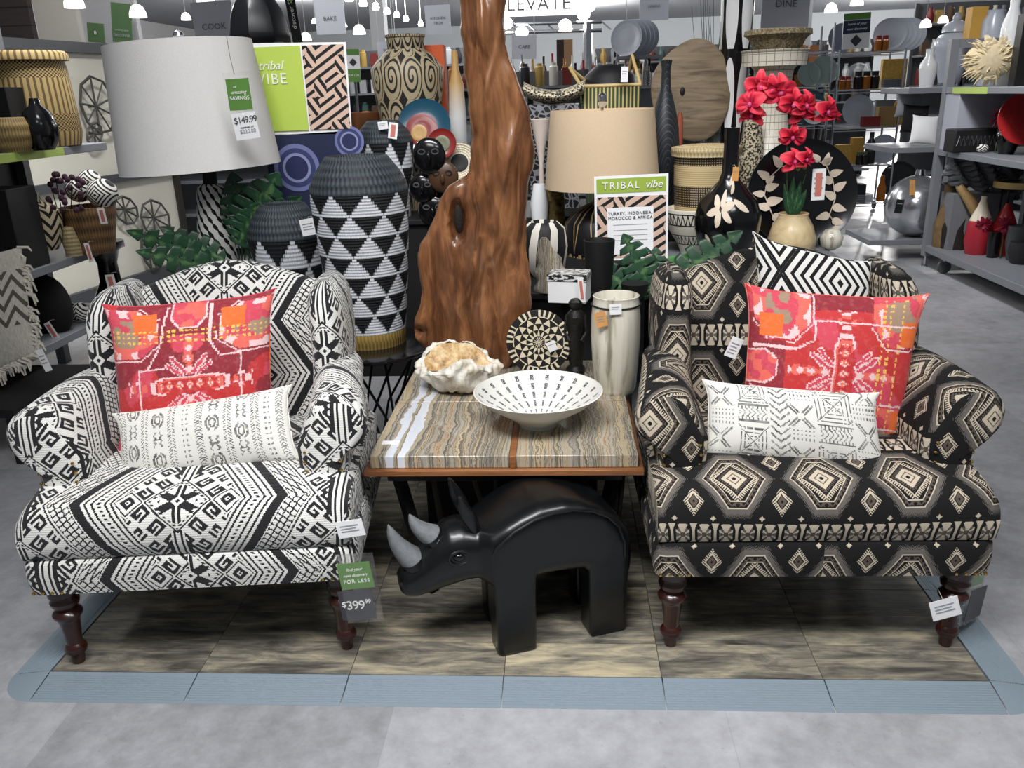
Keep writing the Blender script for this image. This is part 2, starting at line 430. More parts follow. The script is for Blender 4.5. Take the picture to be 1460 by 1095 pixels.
def fab_ikat(vert):
    def f():
        x, y = uvE(); n = noise(vec(x, y), 9, 3, .6, color=True)
        s = E.t.nodes.new('ShaderNodeSeparateXYZ'); E.t.links.new(n.k, s.inputs[0])
        n9 = noise(vec(x, y), 130, 2, .6, color=True); s9 = E.t.nodes.new('ShaderNodeSeparateXYZ'); E.t.links.new(n9.k, s9.inputs[0])
        x2 = (x+(E(s.outputs[0])-.5)*.025+(E(s9.outputs[0])-.5)*.022).max(.001).min(.999); y2 = (y+(E(s.outputs[1])-.5)*.025+(E(s9.outputs[1])-.5)*.022).max(.001).min(.999)
        k = chart_ikat(vert); b0, b1, b2 = lut(x2*96, y2*96, [k & 1, (k >> 1) & 1, k >> 2])
        c = mix(b2, mix(b1, mix(b0, '#c92f30', '#93212f'), mix(b0, '#d8465a', '#f0702a')), mix(b1, mix(b0, '#f3cfcf', '#a58a72'), mix(b0, '#f2c25a', '#ec6a5c')))
        w = noise(vec(x, y), 26, 4, .65)
        c = mix((w-.5).max(0)*.7, c, '#f2b0a8'); c = mix((.42-w).max(0)*.9, c, '#c3202c')
        return c, noise(vec(x, y), 300, 2)
    return f
# --- mudcloth lumbar (right): crosses, arrows, dots
def chart_mud():
    W, H = 144, 64; X, Y = G(W, H, 2.25, 1.); o = np.zeros(X.shape, bool)
    def cross(cx, cy, r):
        a = np.zeros(X.shape, bool)
        for s in (1, -1):
            for t in (-1, 1): a |= seg(X, Y, (cx-r+t*.025, cy-s*r), (cx+r+t*.025, cy+s*r), .022)
        return a & ~((np.abs(X-cx) < .035) & (np.abs(Y-cy) < .035))
    def dots(x0, x1, y0, y1): return (X > x0) & (X < x1) & (Y > y0) & (Y < y1) & ((X % .047) < .018) & ((Y % .055) < .022)
    def comb(x0, x1, y0, y1, f=0):
        a = np.zeros(X.shape, bool); h = y1-y0
        for yy in (y0, y1): a |= (np.abs(Y-yy) < .011) & (X > x0) & (X < x1)
        yc = (y0+y1)/2; a |= (X > x0+.02) & (X < x1-.02) & (np.abs(Y-yc) < h*.3) & (((X+np.abs(Y-yc)*(1 if not f else -1)*.9) % .062) < .022)
        a |= (X > x0) & (X < x1) & (((X % .05) < .016)) & ((np.abs(Y-y0-.02) < .02) | (np.abs(Y-y1+.02) < .02)); return a
    def fan(x0, x1, y0, y1):
        cx, cy = (x0+x1)/2, (y0+y1)/2; u = (X-cx)/(x1-x0)*2; v = (Y-cy)/(y1-y0)*2; ins = (np.abs(u) < 1) & (np.abs(v) < 1)
        m2 = np.where(np.abs(u) > np.abs(v), np.abs(u), np.abs(v)); a = ((m2 % .24) < .09) & (np.abs(u*v) > .02)
        a &= ~((np.abs(np.abs(u)-np.abs(v)) < .12)); a |= np.abs(np.abs(u)-np.abs(v)) < .05
        return ins & a & ((u*v > -.3) | (((X*1.3+Y) % .06) < .035))
    def chev(x0, x1, y0, y1):
        cx = (x0+x1)/2; return (X > x0) & (X < x1) & (Y > y0) & (Y < y1) & (((Y-np.abs(X-cx)*.8) % .09) < .026)
    o |= cross(.18, .80, .12) | cross(.16, .26, .13) | dots(.03, .36, .42, .62) | dots(.03, .36, .02, .09)
    o |= fan(.40, .80, .74, 1.1) | comb(.40, .80, .50, .70) | fan(.40, .80, .02, .46)
    o |= chev(.82, 1.04, .08, .98) | cross(1.18, .62, .13) | dots(1.06, 1.34, .80, .98) | dots(1.06, 1.34, .30, .46) | cross(1.18, .12, .12)
    o |= fan(1.38, 1.84, .58, .98) | comb(1.38, 1.84, .34, .54) | fan(1.38, 1.84, .0, .30)
    o |= dots(1.88, 2.22, .64, .86) | cross(2.05, .46, .14) | cross(2.06, .96, .1) | dots(1.88, 2.2, .2, .3) | cross(2.08, .06, .12)
    return o
def chart_arrows():
    W, H = 144, 64; X, Y = G(W, H, 2.25, 1.); o = np.zeros(X.shape, bool)
    for cx in (.10, .44, .80, 1.14, 1.48, 1.82, 2.14):
        o |= (np.abs(X-cx) < .05) & (((Y+np.abs(X-cx)*.8) % .04) < .016) & (np.abs(X-cx) > .006)
    for i, cx in enumerate((.27, .62, 1.31, 1.65)):
        for j in range(4):
            cy = (.14+j*.27+i*.11) % 1.04
            if (i+j) % 2: o |= (np.abs(np.hypot((X-cx)/.075, (Y-cy)/.1)-1) < .17) & (np.abs(X-cx) > .025) | (np.abs(np.hypot((X-cx)/.035, (Y-cy)/.06)-1) < .25)
            else: o |= (np.abs(np.abs(X-cx)-.04-.012*np.sin(Y*90)) < .012) & (np.abs(Y-cy) < .1) | ((np.abs(Y-cy) < .012) & (np.abs(X-cx) < .05))
    for cx in (.97, 1.98): o |= (np.abs(X-cx) < .05) & (np.hypot((X-cx) % .05-.025, (Y % .07)-.035) < .014)
    return o
def fab_print(chart, ink='#26282b', ground='#e6e4dc'):
    def f():
        x, y = uvE(); n = noise(vec(x, y), 40, 3)
        b, = lut((x+(n-.5)*.004).max(.001).min(.999)*144, (y+(n-.5)*.008).max(.001).min(.999)*64, [chart])
        fade = noise(vec(x, y), 14, 3); b = b*(fade*1.3+.1).min(.92)
        return mix(b, ground, ink), noise(vec(x, y), 260, 2)
    return f
def fab_chevron():
    x, y = uvE(); d = ((x-.20).abs().pp(.5)*1.5-(y-.80).abs()*1.25).abs()
    n = noise(vec(x*4, y*90), 3, 2)
    b = ((d+(n-.5)*.01)*8.5).frac() < .42
    return mix(b, '#e8e7e1', '#0e0e10'), noise(vec(x*30, y*200), 2, 2)
def basket_tri(n_, rows, jag=.5):
    """black and white triangles woven row upon row"""
    def f():
        x, y = uvE(); v = y*rows; r = v.floor(); fv = v-r
        q = (fv*7).floor()/7; tr = ((x*n_+r*.5).frac()*2-1).abs()
        tooth = ((x*n_*26).frac()-.5).abs()
        w = tr < (1.02-q-.07*((tooth > .25)*1))
        coil = (v*7*PI*2).sin()
        n = noise(vec(x*120, y*60), 3, 2)
        return mix(w, mix(n, '#0a0b0e', '#191b20'), mix(n, '#bfc2c8', '#eceef2')), coil*.5+((x*n_*26*PI*2).sin())*.3
    return f
def fab_knit(c1, c2, nu=120, nv=26):
    def f():
        x, y = uvE(); h = (x*nu*PI*2+(y*nv).floor()*2).sin()*.5+(y*nv*PI*2).sin()*.6
        return mix(h*.5+.5, c1, c2), h
    return f
def wood(c1, c2, c3, sx=1.5, sy=30, sz=30, dist=1.2, sc=1):
    def f():
        x, y, z = objE(); n = noise(vec(x*sx, y*sy, z*sz), sc, 6, .6, dist); return ramp(n, [(.25, c1), (.5, c2), (.75, c3)]), n
    return f
def f_slab():
    x, y, z = objE(); w1 = noise(vec(x*5, y*5, z*1.3), 1.6, 4, .55, 1.0); g = noise(vec(x*60+w1*8, y*60, z*2.5), 1, 5, .6)
    ring = ((w1*26).sin()*.5+.5)
    c = ramp(g*.55+ring*.22+w1*.3, [(.28, '#45291a'), (.46, '#6d452a'), (.62, '#855736'), (.8, '#a3734b')])
    return c, w1*.5+g*.1
def f_onyx():
    x, y, z = objE(); n = noise(vec(x*2.2, y*1.6, z), 2.2, 5, .6, .5); n2 = noise(vec(x*70+n*20, y*4, z*4), 1, 4, .6)
    s = x*1.0+n*.10+(n2-.5)*.02
    k = noise(vec(s*15, 0, 0), 1, 5, .8)
    c = ramp(k, [(.22, '#2e2c2b'), (.30, '#7a7367'), (.38, '#a8977a'), (.44, '#c4b290'), (.48, '#5c5852'), (.51, '#a39c8f'), (.56, '#b5a98f'), (.60, '#96693a'), (.64, '#b9b2a2'), (.68, '#4a453f'), (.73, '#cfc9ba'), (.80, '#8c8578'), (.9, '#c9bea4')])
    # pale blue-white veins near one end
    v = ((s+.275).abs() < .016).max((s+.33).abs() < .018) if False else ((s+.262).abs() < .014)
    v2 = (s+.305).abs() < .014
    return mix(v.max(v2)*(.8+n2*.2), c, '#dfe4ec')
def f_floor():
    x, y, z = objE(); n = noise(vec(x, y, 0), 2.2, 6, .65); n2 = noise(vec(x, y, 0), 14, 6, .7); n3 = noise(vec(x*5, y*5, 0), 9, 3)
    tx = (x/.92+.33).floor(); ty = (y/.92+.4).floor(); tl = noise(vec(tx*7.3, ty*3.7, 0), 1.7, 0)
    c = ramp(n*.4+n2*.38+tl*.28, [(.38, '#7f8082'), (.53, '#9b9b9e'), (.7, '#b4b4b7')])
    jx = ((x/.92+.33).frac()-.5).abs() > .4985; jy = ((y/.92+.4).frac()-.5).abs() > .4985
    c = mix(jx.max(jy)*.25, c, '#6f6d6f')
    pit = (n3 > .70)*.35
    return mix(pit, c, '#7d7a7a'), n2
def f_matwood():
    x, y, z = objE(); t_ = (x/.457+20).floor(); r = (y/.155+20).floor()
    pl = noise(vec(t_*5.7, r*9.1, 0), 1.3, 0)
    n = noise(vec(x*2.2+t_*3.3, y*9+r*7, 0), 2.2, 7, .66, .5); g = noise(vec(x*5+t_*3, y*110, 0), 1, 3, .6)
    c = ramp(n*.72+g*.16+pl*.20, [(.34, '#211f1c'), (.44, '#46433d'), (.53, '#69655b'), (.61, '#8c8573'), (.72, '#b8ab8c')])
    kn = voro(vec(x*2.4+t_, y*6, 0), 1.6); c = mix((.09-kn).max(0)*9, c, '#3a2d20')
    return mix(((y/.155+20).frac() < .012)*.7, c, '#1c1b19'), g+n
# ---------------------------------------------------------------- material list
F_Z = mat('ivory_black_brocade', rough=.85, fn=fab_zigzag, sheen=.15)
F_K = mat('black_kilim_brocade', rough=.9, fn=fab_kilim)
IK1 = mat('red_ikat_fabric', rough=.6, fn=fab_ikat(False), sheen=.1)
IK2 = mat('red_ikat_fabric_turned', rough=.6, fn=fab_ikat(True), sheen=.1)
MUD = mat('mudcloth_print', rough=.85, fn=fab_print(chart_mud()))
ARW = mat('arrow_print', rough=.85, fn=fab_print(chart_arrows()))
CHV = mat('chevron_weave', rough=.85, fn=fab_chevron)
FLR = mat('floor_vinyl', rough=.38, fn=f_floor, bump=(1, .12))
MWD = mat('weathered_plank', rough=.5, fn=f_matwood, bump=(1, .25))
SLB = mat('polished_root_wood', rough=.3, fn=f_slab, coat=.4, bump=(1, .15))
ONX = mat('banded_onyx', rough=.14, fn=f_onyx, coat=.3)
LEGW = mat('mahogany_turned', rough=.25, fn=wood('#1c0b09', '#30130e', '#431c14', 20, 20, 4), coat=.4)
TBW = mat('table_rim_wood', rough=.4, fn=wood('#6b3f22', '#8b5a36', '#a36e45', 3, 30, 30))
BLK = mat('black_gloss', '#0c0c0e', .18, coat=.3)
BLM = mat('black_matte', '#101012', .6)
BLW = mat('black_dark_wood', '#161515', .4, vary=.3)
RHN = mat('black_stone_polished', '#07090b', .33, coat=.12, vary=.25, vs=5)
HRN = mat('grey_stone_horn', '#6d7072', .75, vary=.2, vs=60, bump=(150, .4))
RMP = mat('grey_vinyl_edge', '#7c8992', .5, bump=(30, .1))
GRY = mat('grey_powder_metal', '#787b80', .45)
GRD = mat('dark_grey_metal', '#46484b', .5)
CHR = mat('chrome', '#c8cbd0', .16, 1)
BRS = mat('brass_nail', '#c8a860', .25, 1)
LIN = mat('linen_shade', '#e6e4e0', .9, bump=(260, .3), vary=.05, vs=200)
LI2 = mat('tan_linen_shade', '#c9b294', .9, bump=(260, .3), vary=.06, vs=200)
WHT = mat('white_card', '#f0f0f0', .5)
WCR = mat('white_ceramic', '#dcdedf', .2, coat=.3)
PLG = mat('pale_grey_ceramic', '#aab0ba', .25)
GLW = mat('lime_card', '#b9cf5a', .5)
GRN = mat('label_green', '#5d8a3f', .45)
CHA = mat('label_charcoal', '#3a3b40', .4)
NVY = mat('navy_card', '#262c48', .45)
TXT = mat('print_dark', '#3c3e42', .6)
TXW = mat('print_white', '#f2f2ee', .6)
TXG = mat('print_grey', '#9a9ca0', .6)
PNK = mat('salmon_tag', '#c8796b', .6)
KRF = mat('orange_kraft_tag', '#d79a55', .7)
CLR = mat('clear_sleeve', '#ffffff', .08, trans=.92, alpha=.25)
GLS = mat('clear_glass', '#f4fafa', .04, trans=.9, alpha=.45)
SLV = mat('silver_glass', '#c4c6ca', .18, .85)
CRM = mat('cream_panel', '#d6d3c4', .8)
COR = mat('orange_lacquer', '#c4562a', .35)
RED = mat('red_lacquer', '#b22a2c', .3, coat=.3)
STR = mat('string_beige', '#a8a68e', .9)
LEAF = mat('monstera_leaf', rough=.35, fn=lambda: (lambda u: ramp(noise(None, 7, 4)*.6+(u[0]-.5).abs()*.5, [(.2, '#5e7f4c'), (.35, '#24472f'), (.8, '#16301f')]))(uvE()))
LEAF2 = mat('bright_leaf', '#3f7a35', .45, vary=.25)
STEM = mat('stem_green', '#3d5232', .6)
PET = mat('red_petal', rough=.6, fn=lambda: ramp(uvE()[1], [(0, '#7a1030'), (.25, '#c2163a'), (.8, '#dd2f44'), (1, '#e85560')]))
PKL = mat('pink_petal_centre', '#d94f86', .5)
FUR = mat('cream_feather', '#d8c7a2', .9, vary=.15, vs=30)
SHG = mat('shaggy_ivory_wool', '#c4bfb2', .95, vary=.25, vs=40)
TAN = mat('pale_turned_wood', rough=.35, fn=wood('#b3976c', '#d4bd91', '#e2cfa6', 6, 6, 6, 2), coat=.2)
DSK = mat('weathered_teak_disc', rough=.7, fn=wood('#4a3e30', '#7a6a54', '#8f7f66', 3, 20, 22), bump=(1, .6))
CRK = mat('cream_streaked_ceramic', rough=.22, fn=lambda: (lambda o: ramp(noise(vec(o[0]*22, o[1]*22, o[2]*2), 1, 5, .6), [(.34, '#8d8676'), (.46, '#d2ccb9'), (.6, '#e0dccd')]))(objE()), coat=.4)
BWL = mat('bowl_glaze', '#e4e3dc', .25, coat=.3)
QTZ = mat('white_crystal', rough=.5, fn=lambda: (lambda o: ramp(noise(vec(*o), 16, 5, .7), [(.32, '#b9a88b'), (.45, '#ddd6c6'), (.62, '#efebe2')]))(objE()), bump=(60, .9))
QTC = mat('amber_druse', rough=.35, fn=lambda: (lambda o: ramp(noise(vec(*o), 24, 5, .7), [(.3, '#5d6a55'), (.42, '#b98f58'), (.55, '#d9bd8c'), (.75, '#ece3cd')]))(objE()), bump=(90, 1))
# ================================================================ setting
def plane(x0, x1, y0, y1, z):
    return MB().surf([[(x0, y0, z), (x0, y1, z)], [(x1, y0, z), (x1, y1, z)]])
struct('floor', MB().box((2, 15, -.05), (44, 56, .1)), FLR)
struct('ceiling', MB().box((2, 24, 4.75), (44, 42, .1)), mat('ceiling_grey', '#8b8d92', .9))
struct('wall_back', MB().box((2, 41, 2.4), (44, .2, 4.8)), mat('wall_far', '#b7bcc0', .9))
struct('wall_left', MB().box((-16, 26, 2.4), (.2, 34, 4.8)), mat('wall_side', '#a9a9ab', .9))
struct('wall_right', MB().box((21, 26, 2.4), (.2, 34, 4.8)), mat('wall_side', '#a9a9ab', .9))
# brown board wall and pale wall pieces at the left
def slab_px(name, a, b, z0, z1, th, mt, **k):
    a = np.array(a, float); b = np.array(b, float); d = b-a; L = np.hypot(*d[:2]); an = math.atan2(d[1], d[0])
    c = ((a[0]+b[0])/2, (a[1]+b[1])/2, (z0+z1)/2)
    return MB().box(c, (L, th, z1-z0), rotZ(an))
def f_boards():
    x, y, z = objE(); g = (z/.22).frac() < .06; n = noise(vec(x*2, y*2, z*30), 1, 4)
    return mix(g, mix(n, '#37302f', '#4d4443'), '#1d1a1a')
BRD = mat('brown_boards', rough=.7, fn=f_boards)
xw = [float(atY(q_, 60, 9.5)[0]) for q_ in (-300, 54, 114, 192)]
struct('wall_boards_left', slab_px('', (xw[0], 9.5), (xw[1]-.01, 9.5), 0, 4.7, .1, BRD), BRD)
struct('wall_cream_left', slab_px('', (xw[1], 9.6), (xw[2]-.01, 9.6), 0, 4.7, .1, CRM), mat('wall_cream', '#c9c6bb', .9))
struct('wall_grey_left', slab_px('', (xw[2], 9.7), (xw[3], 9.7), 0, 4.7, .1, CRM), mat('wall_side', '#a9a9ab', .9))

# ================================================================ display mat
T = .457; MH = .014
mt_ = thing('display_mat', 'grey-brown wood-look tile mat with grey ramp edging under both armchairs', 'mat', (0, 0, 0))
xs = [k*T for k in range(-3, 4)]; ys = [k*T for k in range(0, 5)]
for i in range(6):
    for j in range(4):
        obj('wood_tile', MB().box((xs[i]+T/2, ys[j]+T/2, MH/2), (T-.0015, T-.0015, MH)), MWD, mt_, bevel=.001)
def rampbit(a, b, out):   # sloped edging piece with fine ribs, a->b along the inner edge, out = outward direction
    a = np.array(a+(0,), float); b = np.array(b+(0,), float); out = np.array(out+(0,), float); mb = MB(); P = []
    prof = [(.0035, 0), (.0035, MH+.002), (.010, MH+.002)]
    n = 11
    for k in range(n):
        o = .014+k*.0085; h = MH*(1-(o-.01)/.105)
        prof += [(o, h+.0016), (o+.005, h+.0010), (o+.0065, h-.0012)]
    prof += [(.118, .0005), (.118, 0)]
    d = (b-a)/np.linalg.norm(b-a)*.0018
    for e in (a+d, b-d): P.append([e+out*o+np.array([0, 0, max(h, 0)]) for o, h in prof])
    mb.surf(P); mb.face([p for p in P[0]][::-1]); mb.face([p for p in P[1]]); return mb
for i in range(6): obj('edge_ramp', rampbit((xs[i], 0), (xs[i+1], 0), (0, -1)), RMP, mt_, smooth=20)
for j in range(4):
    obj('edge_ramp', rampbit((xs[-1], ys[j]), (xs[-1], ys[j+1]), (1, 0)), RMP, mt_, smooth=20)
    obj('edge_ramp', rampbit((xs[0], ys[j+1]), (xs[0], ys[j]), (-1, 0)), RMP, mt_, smooth=20)
for sx in (-1, 1):
    mb = MB(); P = []
    for k in range(9):
        a = PI/2*k/8; P.append([(sx*(xs[-1]+.001+math.sin(a)*r), -.001-math.cos(a)*r, h) for r, h in ((0, MH+.002), (.012, MH+.002), (.10, .003), (.118, .0))])
    mb.surf(P); obj('corner_piece', mb, RMP, mt_)

# ================================================================ armchairs
def turned_leg(h):
    k = h/.23
    return [(.017, 0), (.019, .008*k), (.021, .03*k), (.030, .036*k), (.033, .046*k), (.029, .056*k), (.023, .062*k), (.025, .09*k), (.030, .13*k), (.034, .142*k), (.041, .148*k), (.043, .156*k), (.038, .163*k), (.030, .168*k), (.033, .176*k), (.040, .184*k), (.042, .194*k), (.037, .203*k), (.036, .208*k), (.043, .214*k), (.043, .25*k)]
def arclen(P):
    P = np.asarray(P); return np.concatenate([[0], np.cumsum(np.linalg.norm(np.diff(P, axis=0), axis=1))])
def loft_uv(mb, P, u0=0, v0=0, swap=False, **k):
    P = np.asarray(P, float); nu, nv = P.shape[:2]
    A = np.zeros((nu, nv)); B = np.zeros((nu, nv))
    for j in range(nv): A[:, j] = arclen(P[:, j])
    for i in range(nu): B[i, :] = arclen(P[i])
    A = np.tile(A.mean(axis=1)[:, None], (1, nv))+u0; B = B+v0
    if swap: A, B = B, A
    mb.surf(P, U=A, V=B, **k)
def armchair(name, label, F_, loc, rz, twist=0):
    c = thing(name, label, 'armchair', loc, rz)
    # turned legs
    for sx in (-1, 1):
        obj('front_leg', MB().lathe(turned_leg(.262), 24, (sx*.41, .0, 0)), LEGW, c)
        mb = MB(); mb.surf([[(sx*.36+dx*.02, .70+dy*.02+.05, 0) if z == 0 else (sx*.36+dx*.027, .70+dy*.027, .27) for dx, dy in ((-1, -1), (1, -1), (1, 1), (-1, 1))] for z in (0, 1)], cv=True)
        obj('back_leg', mb, LEGW, c, bevel=.004)
    # lower rail: a rounded box ring
    def rr(hw, y0, y1, r, n=6):
        pts = []
        for cx, cy, a0 in ((hw-r, y0+r, -PI/2), (hw-r, y1-r, 0), (-hw+r, y1-r, PI/2), (-hw+r, y0+r, PI)):
            for k in range(n+1):
                a = a0+PI/2*k/n; pts.append((cx+r*math.cos(a), cy+r*math.sin(a)))
        return pts
    def ring_dense(pts, dx=.03):
        out = []
        n = len(pts)
        for i in range(n):
            a = np.array(pts[i]); b = np.array(pts[(i+1) % n]); m_ = max(1, int(np.linalg.norm(b-a)/dx))
            for k in range(m_): out.append(tuple(a+(b-a)*k/m_))
        return out
    base = ring_dense(rr(.47, -.065, .80, .035))
    # start ring at front centre so the pattern axis sits there
    i0 = min(range(len(base)), key=lambda i: (abs(base[i][0]) if base[i][1] < -.06 else 9)); base = base[i0:]+base[:i0]
    prof = [(-.020, .272), (0, .278), (.004, .30), (.006, .34), (.003, .375), (-.003, .388), (-.02, .392)]
    P = []
    for x, y in base+[base[0]]:
        cx, cy = x, y-.37; L = math.hypot(cx/.47, cy/.43)
        P.append([(x*(1+o/.47), .37+(y-.37)*(1+o/.43), z) for o, z in prof])
    mb = MB(); P = np.array(P); U = np.concatenate([[0], np.cumsum(np.hypot(*np.diff(np.array(base+[base[0]]), axis=0).T))])
    V = arclen(P[0])+(.315 if F_ is F_Z else .345)
    mb.surf(P, U=U, V=V); mb.face([tuple(p) for p in P[:-1, 0]])
    rail_ = obj('rail', mb, F_, c, smooth=60)
    # seat: crowned block, welted edge; UV runs up the front then back over the top
    nx, W_ = 34, .468; secs = []
    for i in range(nx+1):
        x = -W_+2*W_*i/nx; ed = min(1, (W_-abs(x))/.05); ed = math.sqrt(max(0, 1-(1-ed)**2)); cr = (1-(x/W_)**2)
        fr = [(-.058, .388), (-.068, .40), (-.070, .44), (-.068, .48), (-.060, .51), (-.042, .532), (-.015, .545), (.03, .556), (.10, .566), (.20, .573), (.35, .572), (.50, .56), (.66, .545)]
        sec = []
        for y, z in fr:
            zz = .388+(z-.388)*(.93+.07*ed)+ (.012*cr if z > .5 else .0)-(1-ed)*.02*(1 if z > .45 else 0)
            sec.append((x*(1 if z > .41 else .99), y-.012*cr*(1 if z > .40 else 0), zz))
        secs.append(sec)
    mb = MB(); loft_uv(mb, secs, u0=-W_, v0=(.20 if F_ is F_Z else .485)); s0 = secs
    for k in (0, -1):
        q = [tuple(p) for p in secs[k]]+[(secs[k][0][0], .66, .388)]
        mb.face(q if k else q[::-1], [(p[1], p[2]) for p in q])
    obj('seat', mb, F_, c, smooth=60)
    nails = []; npar = []
    # arms: padded roll flaring outward to the front
    for sx in (-1, 1):
        secs = []; ysl = [.085, .09, .105, .14, .2, .28, .36, .44, .52, .60]
        for q, y in enumerate(ysl):
            t = (y-.09)/.51; fl = .057*(1-t)**1.2; dz = .02*t+.018*math.sin(PI*t)
            r = .088-.018*t; ins = (.014, .004, 0)[q] if q < 3 else 0
            cx = .378+fl; cz = .702+dz
            sec = [(.315-.03*t+ins, .50), (.308-.03*t+ins, .58), (.306-.03*t+ins, .64)]
            for k in range(15):
                a = PI-.25-(PI*1.32)*k/14
                sec.append((cx+(r-ins)*math.cos(a), cz+(r-ins)*math.sin(a)))
            sec += [(.452-ins, .615), (.450-ins, .57), (.455-ins, .50), (.462-ins, .42), (.466-ins, .36), (.466-ins, .30)]
            secs.append([(sx*a, y, z) for a, z in sec])
        mb = MB(); loft_uv(mb, secs, u0=.02, v0=.06)
        obj('arm', mb, F_, c, smooth=60)
        # front panel of the arm, slightly domed, facing front
        bor = [(abs(p[0]), p[2]) for p in secs[0]]; bor = bor[::1]
        cx, cz = .40, .58; rings = []
        for s_, dy in ((1, 0), (.93, -.010), (.75, -.018), (.4, -.023), (.02, -.024)):
            rings.append([(sx*(cx+(x-cx)*s_), .085+dy, cz+(z-cz)*s_) for x, z in bor])
        mb = MB(); Pn = np.array(rings)
        mb.surf(Pn, cv=True, U=np.concatenate([Pn[:, :, 0], Pn[:, :1, 0]], 1)*sx, V=np.concatenate([Pn[:, :, 2], Pn[:, :1, 2]], 1))
        pan = obj('arm_front', mb, F_, c, smooth=60)
        for x, z in [(.335, .57), (.332, .60), (.335, .63)]+[(.452, .57-.035*k) for k in range(3)]+[(.452, .60)]: nails.append((sx*(x if x < .4 else .436), .068, z)); npar.append(pan)
    for sx in (-1, 1):
        for k in range(4): nails.append((sx*(.455-.027*k), -.066, .285)); npar.append(rail_)
    nm = obj('nail_head', MB().ball((0, 0, 0), .0055, 8, 5), BRS, npar[0]); nm.location = nails[0]
    for k_, p_ in enumerate(nails[1:]):
        q_ = nm.copy(); COL.objects.link(q_); q_.location = p_; q_.parent = npar[k_+1]
    # back with camel crest
    nx = 26; secs = []
    for i in range(nx+1):
        x = -.34+.68*i/nx; top = .995+.075*math.cos(min(1, abs(x)/.36)*PI/2)**1.4*1.25
        f = [(.565, .50), (.585, .62), (.605, .75), (.632, .88), (.662, top-.09), (.672, top-.035), (.69, top-.008), (.72, top), (.752, top-.012), (.775, top-.05), (.785, top-.12), (.78, .85), (.785, .60), (.79, .30)]
        b_ = .02*math.cos(x/.36*PI/2)
        secs.append([(x, y-(b_ if k < 5 else 0), z) for k, (y, z) in enumerate(f)])
    mb = MB(); loft_uv(mb, secs, u0=-.34, v0=.93)
    for k in (0, -1):
        q = [tuple(p) for p in secs[k]]; mb.face(q if k else q[::-1], [(p[1], p[2]) for p in q])
    obj('back', mb, F_, c, smooth=60)
    # wings: padded uprights rolled over at the top
    for sx in (-1, 1):
        secs = []; hs = [.66, .72, .80, .88, .94, .98, 1.01, 1.028, 1.036]
        for z in hs:
            t = (z-.66)/.376; k = 1 if z < .96 else math.sqrt(max(0.0004, 1-((z-.96)/.0765)**2))
            yf = .38+.06*max(0, t)**1.5; yb = .79
            cx = .348+.012*math.sin(PI*min(t, 1)); hw = .060*(.25+.75*k)
            sec = []
            yc = (yf+yb)/2+(1-k)*.03; hy = (yb-yf)/2*(.45+.55*k)
            for q in range(28):
                a = 2*PI*q/28; ca, sa = math.cos(a), math.sin(a)
                sec.append((sx*(cx+hw*np.sign(ca)*abs(ca)**.75), yc+hy*np.sign(sa)*abs(sa)**.6, z))
            secs.append(sec)
        Pn = np.array(secs); U = arclen(np.concatenate([Pn[3], Pn[3][:1]])); V = arclen(Pn[:, 0])
        mb = MB(); mb.surf(Pn, cv=True, U=np.tile((V+.03)[:, None], (1, 29)) if False else np.tile(U[None], (len(hs), 1))-U[21], V=np.tile((V+.2)[:, None], (1, 29)))
        mb.face([tuple(p) for p in Pn[-1]], [(U[i]-U[21], V[-1]+.2) for i in range(28)])
        obj('wing', mb, F_, c, smooth=60)
    return c
LCH = armchair('armchair', 'wing armchair in ivory and black geometric brocade with price card on its rail', F_Z, (-.902, .089, MH), 5.6)
RCH = armchair('armchair', 'wing armchair in black fabric with grey and cream kilim medallions', F_K, (.91, .161, MH), .8)

# ================================================================ cushions: bilinear patch through 4 corners, puffed
def cushion(name, label, cat, corners, th, mt, root_at=None, n=28, pinch=.085, group=None, piping=None):
    BL, BR, TR, TL = [np.array(c, float) for c in corners]; cen = (BL+BR+TR+TL)/4
    nrm = np.cross(BR-BL, TL-BL); nrm /= np.linalg.norm(nrm)
    if nrm @ (CAM-cen) < 0: nrm = -nrm
    P = np.zeros((2, n+1, n+1, 3)); U = np.zeros((n+1, n+1)); V = np.zeros((n+1, n+1))
    for i in range(n+1):
        for j in range(n+1):
            a, b = i/n, j/n; a = .5-.5*math.cos(PI*a)*1.0 if True else a; b = .5-.5*math.cos(PI*b)
            U[i, j] = a; V[i, j] = b
            s, t = 2*a-1, 2*b-1
            # edges sag inward between the ears
            s2 = s*(1-pinch*(1-t**4)*s*s); t2 = t*(1-pinch*(1-s**4)*t*t)
            p = (BL*(1-s2)*(1-t2)+BR*(1+s2)*(1-t2)+TR*(1+s2)*(1+t2)+TL*(1-s2)*(1+t2))/4
            h = th/2*((1-s**2)*(1-t**2))**.55*(1+.06*math.sin(5*s+3*t))+.002
            if abs(s) > .9999 or abs(t) > .9999: h = 0
            P[0, i, j] = p+nrm*h; P[1, i, j] = p-nrm*h
    P -= cen
    mb = MB(); mb.surf(P[0], U=U, V=V); mb.surf(P[1], U=U, V=V, flip=True)
    root = thing(name, label, cat, tuple(cen), 0, group)
    obj('cover', mb, mt, root, smooth=80, weld=True)
    mb = MB(); L = []
    for k in range(4*n):
        q, r = divmod(k, n); L.append({0: P[0, r, 0], 1: P[0, n, r], 2: P[0, n-r, n], 3: P[0, 0, n-r]}[q])
    mb.tube(L, .0022, 6, closed=True); obj('piping', mb, piping or mt, root)
    return root
cushion('throw_cushion', 'square red and orange ikat cushion leaning in the ivory and black armchair', 'cushion',
        [atY(168, 648, .33), atY(396, 622, .43), atY(393, 411, .60), atY(146, 434, .40)], .15, IK1)
cushion('lumbar_cushion', 'long white cushion with black arrow stripes on the ivory and black armchair', 'cushion',
        [atY(166, 699, .20), atY(432, 655, .26), atY(416, 548, .37), atY(160, 590, .31)], .12, ARW)
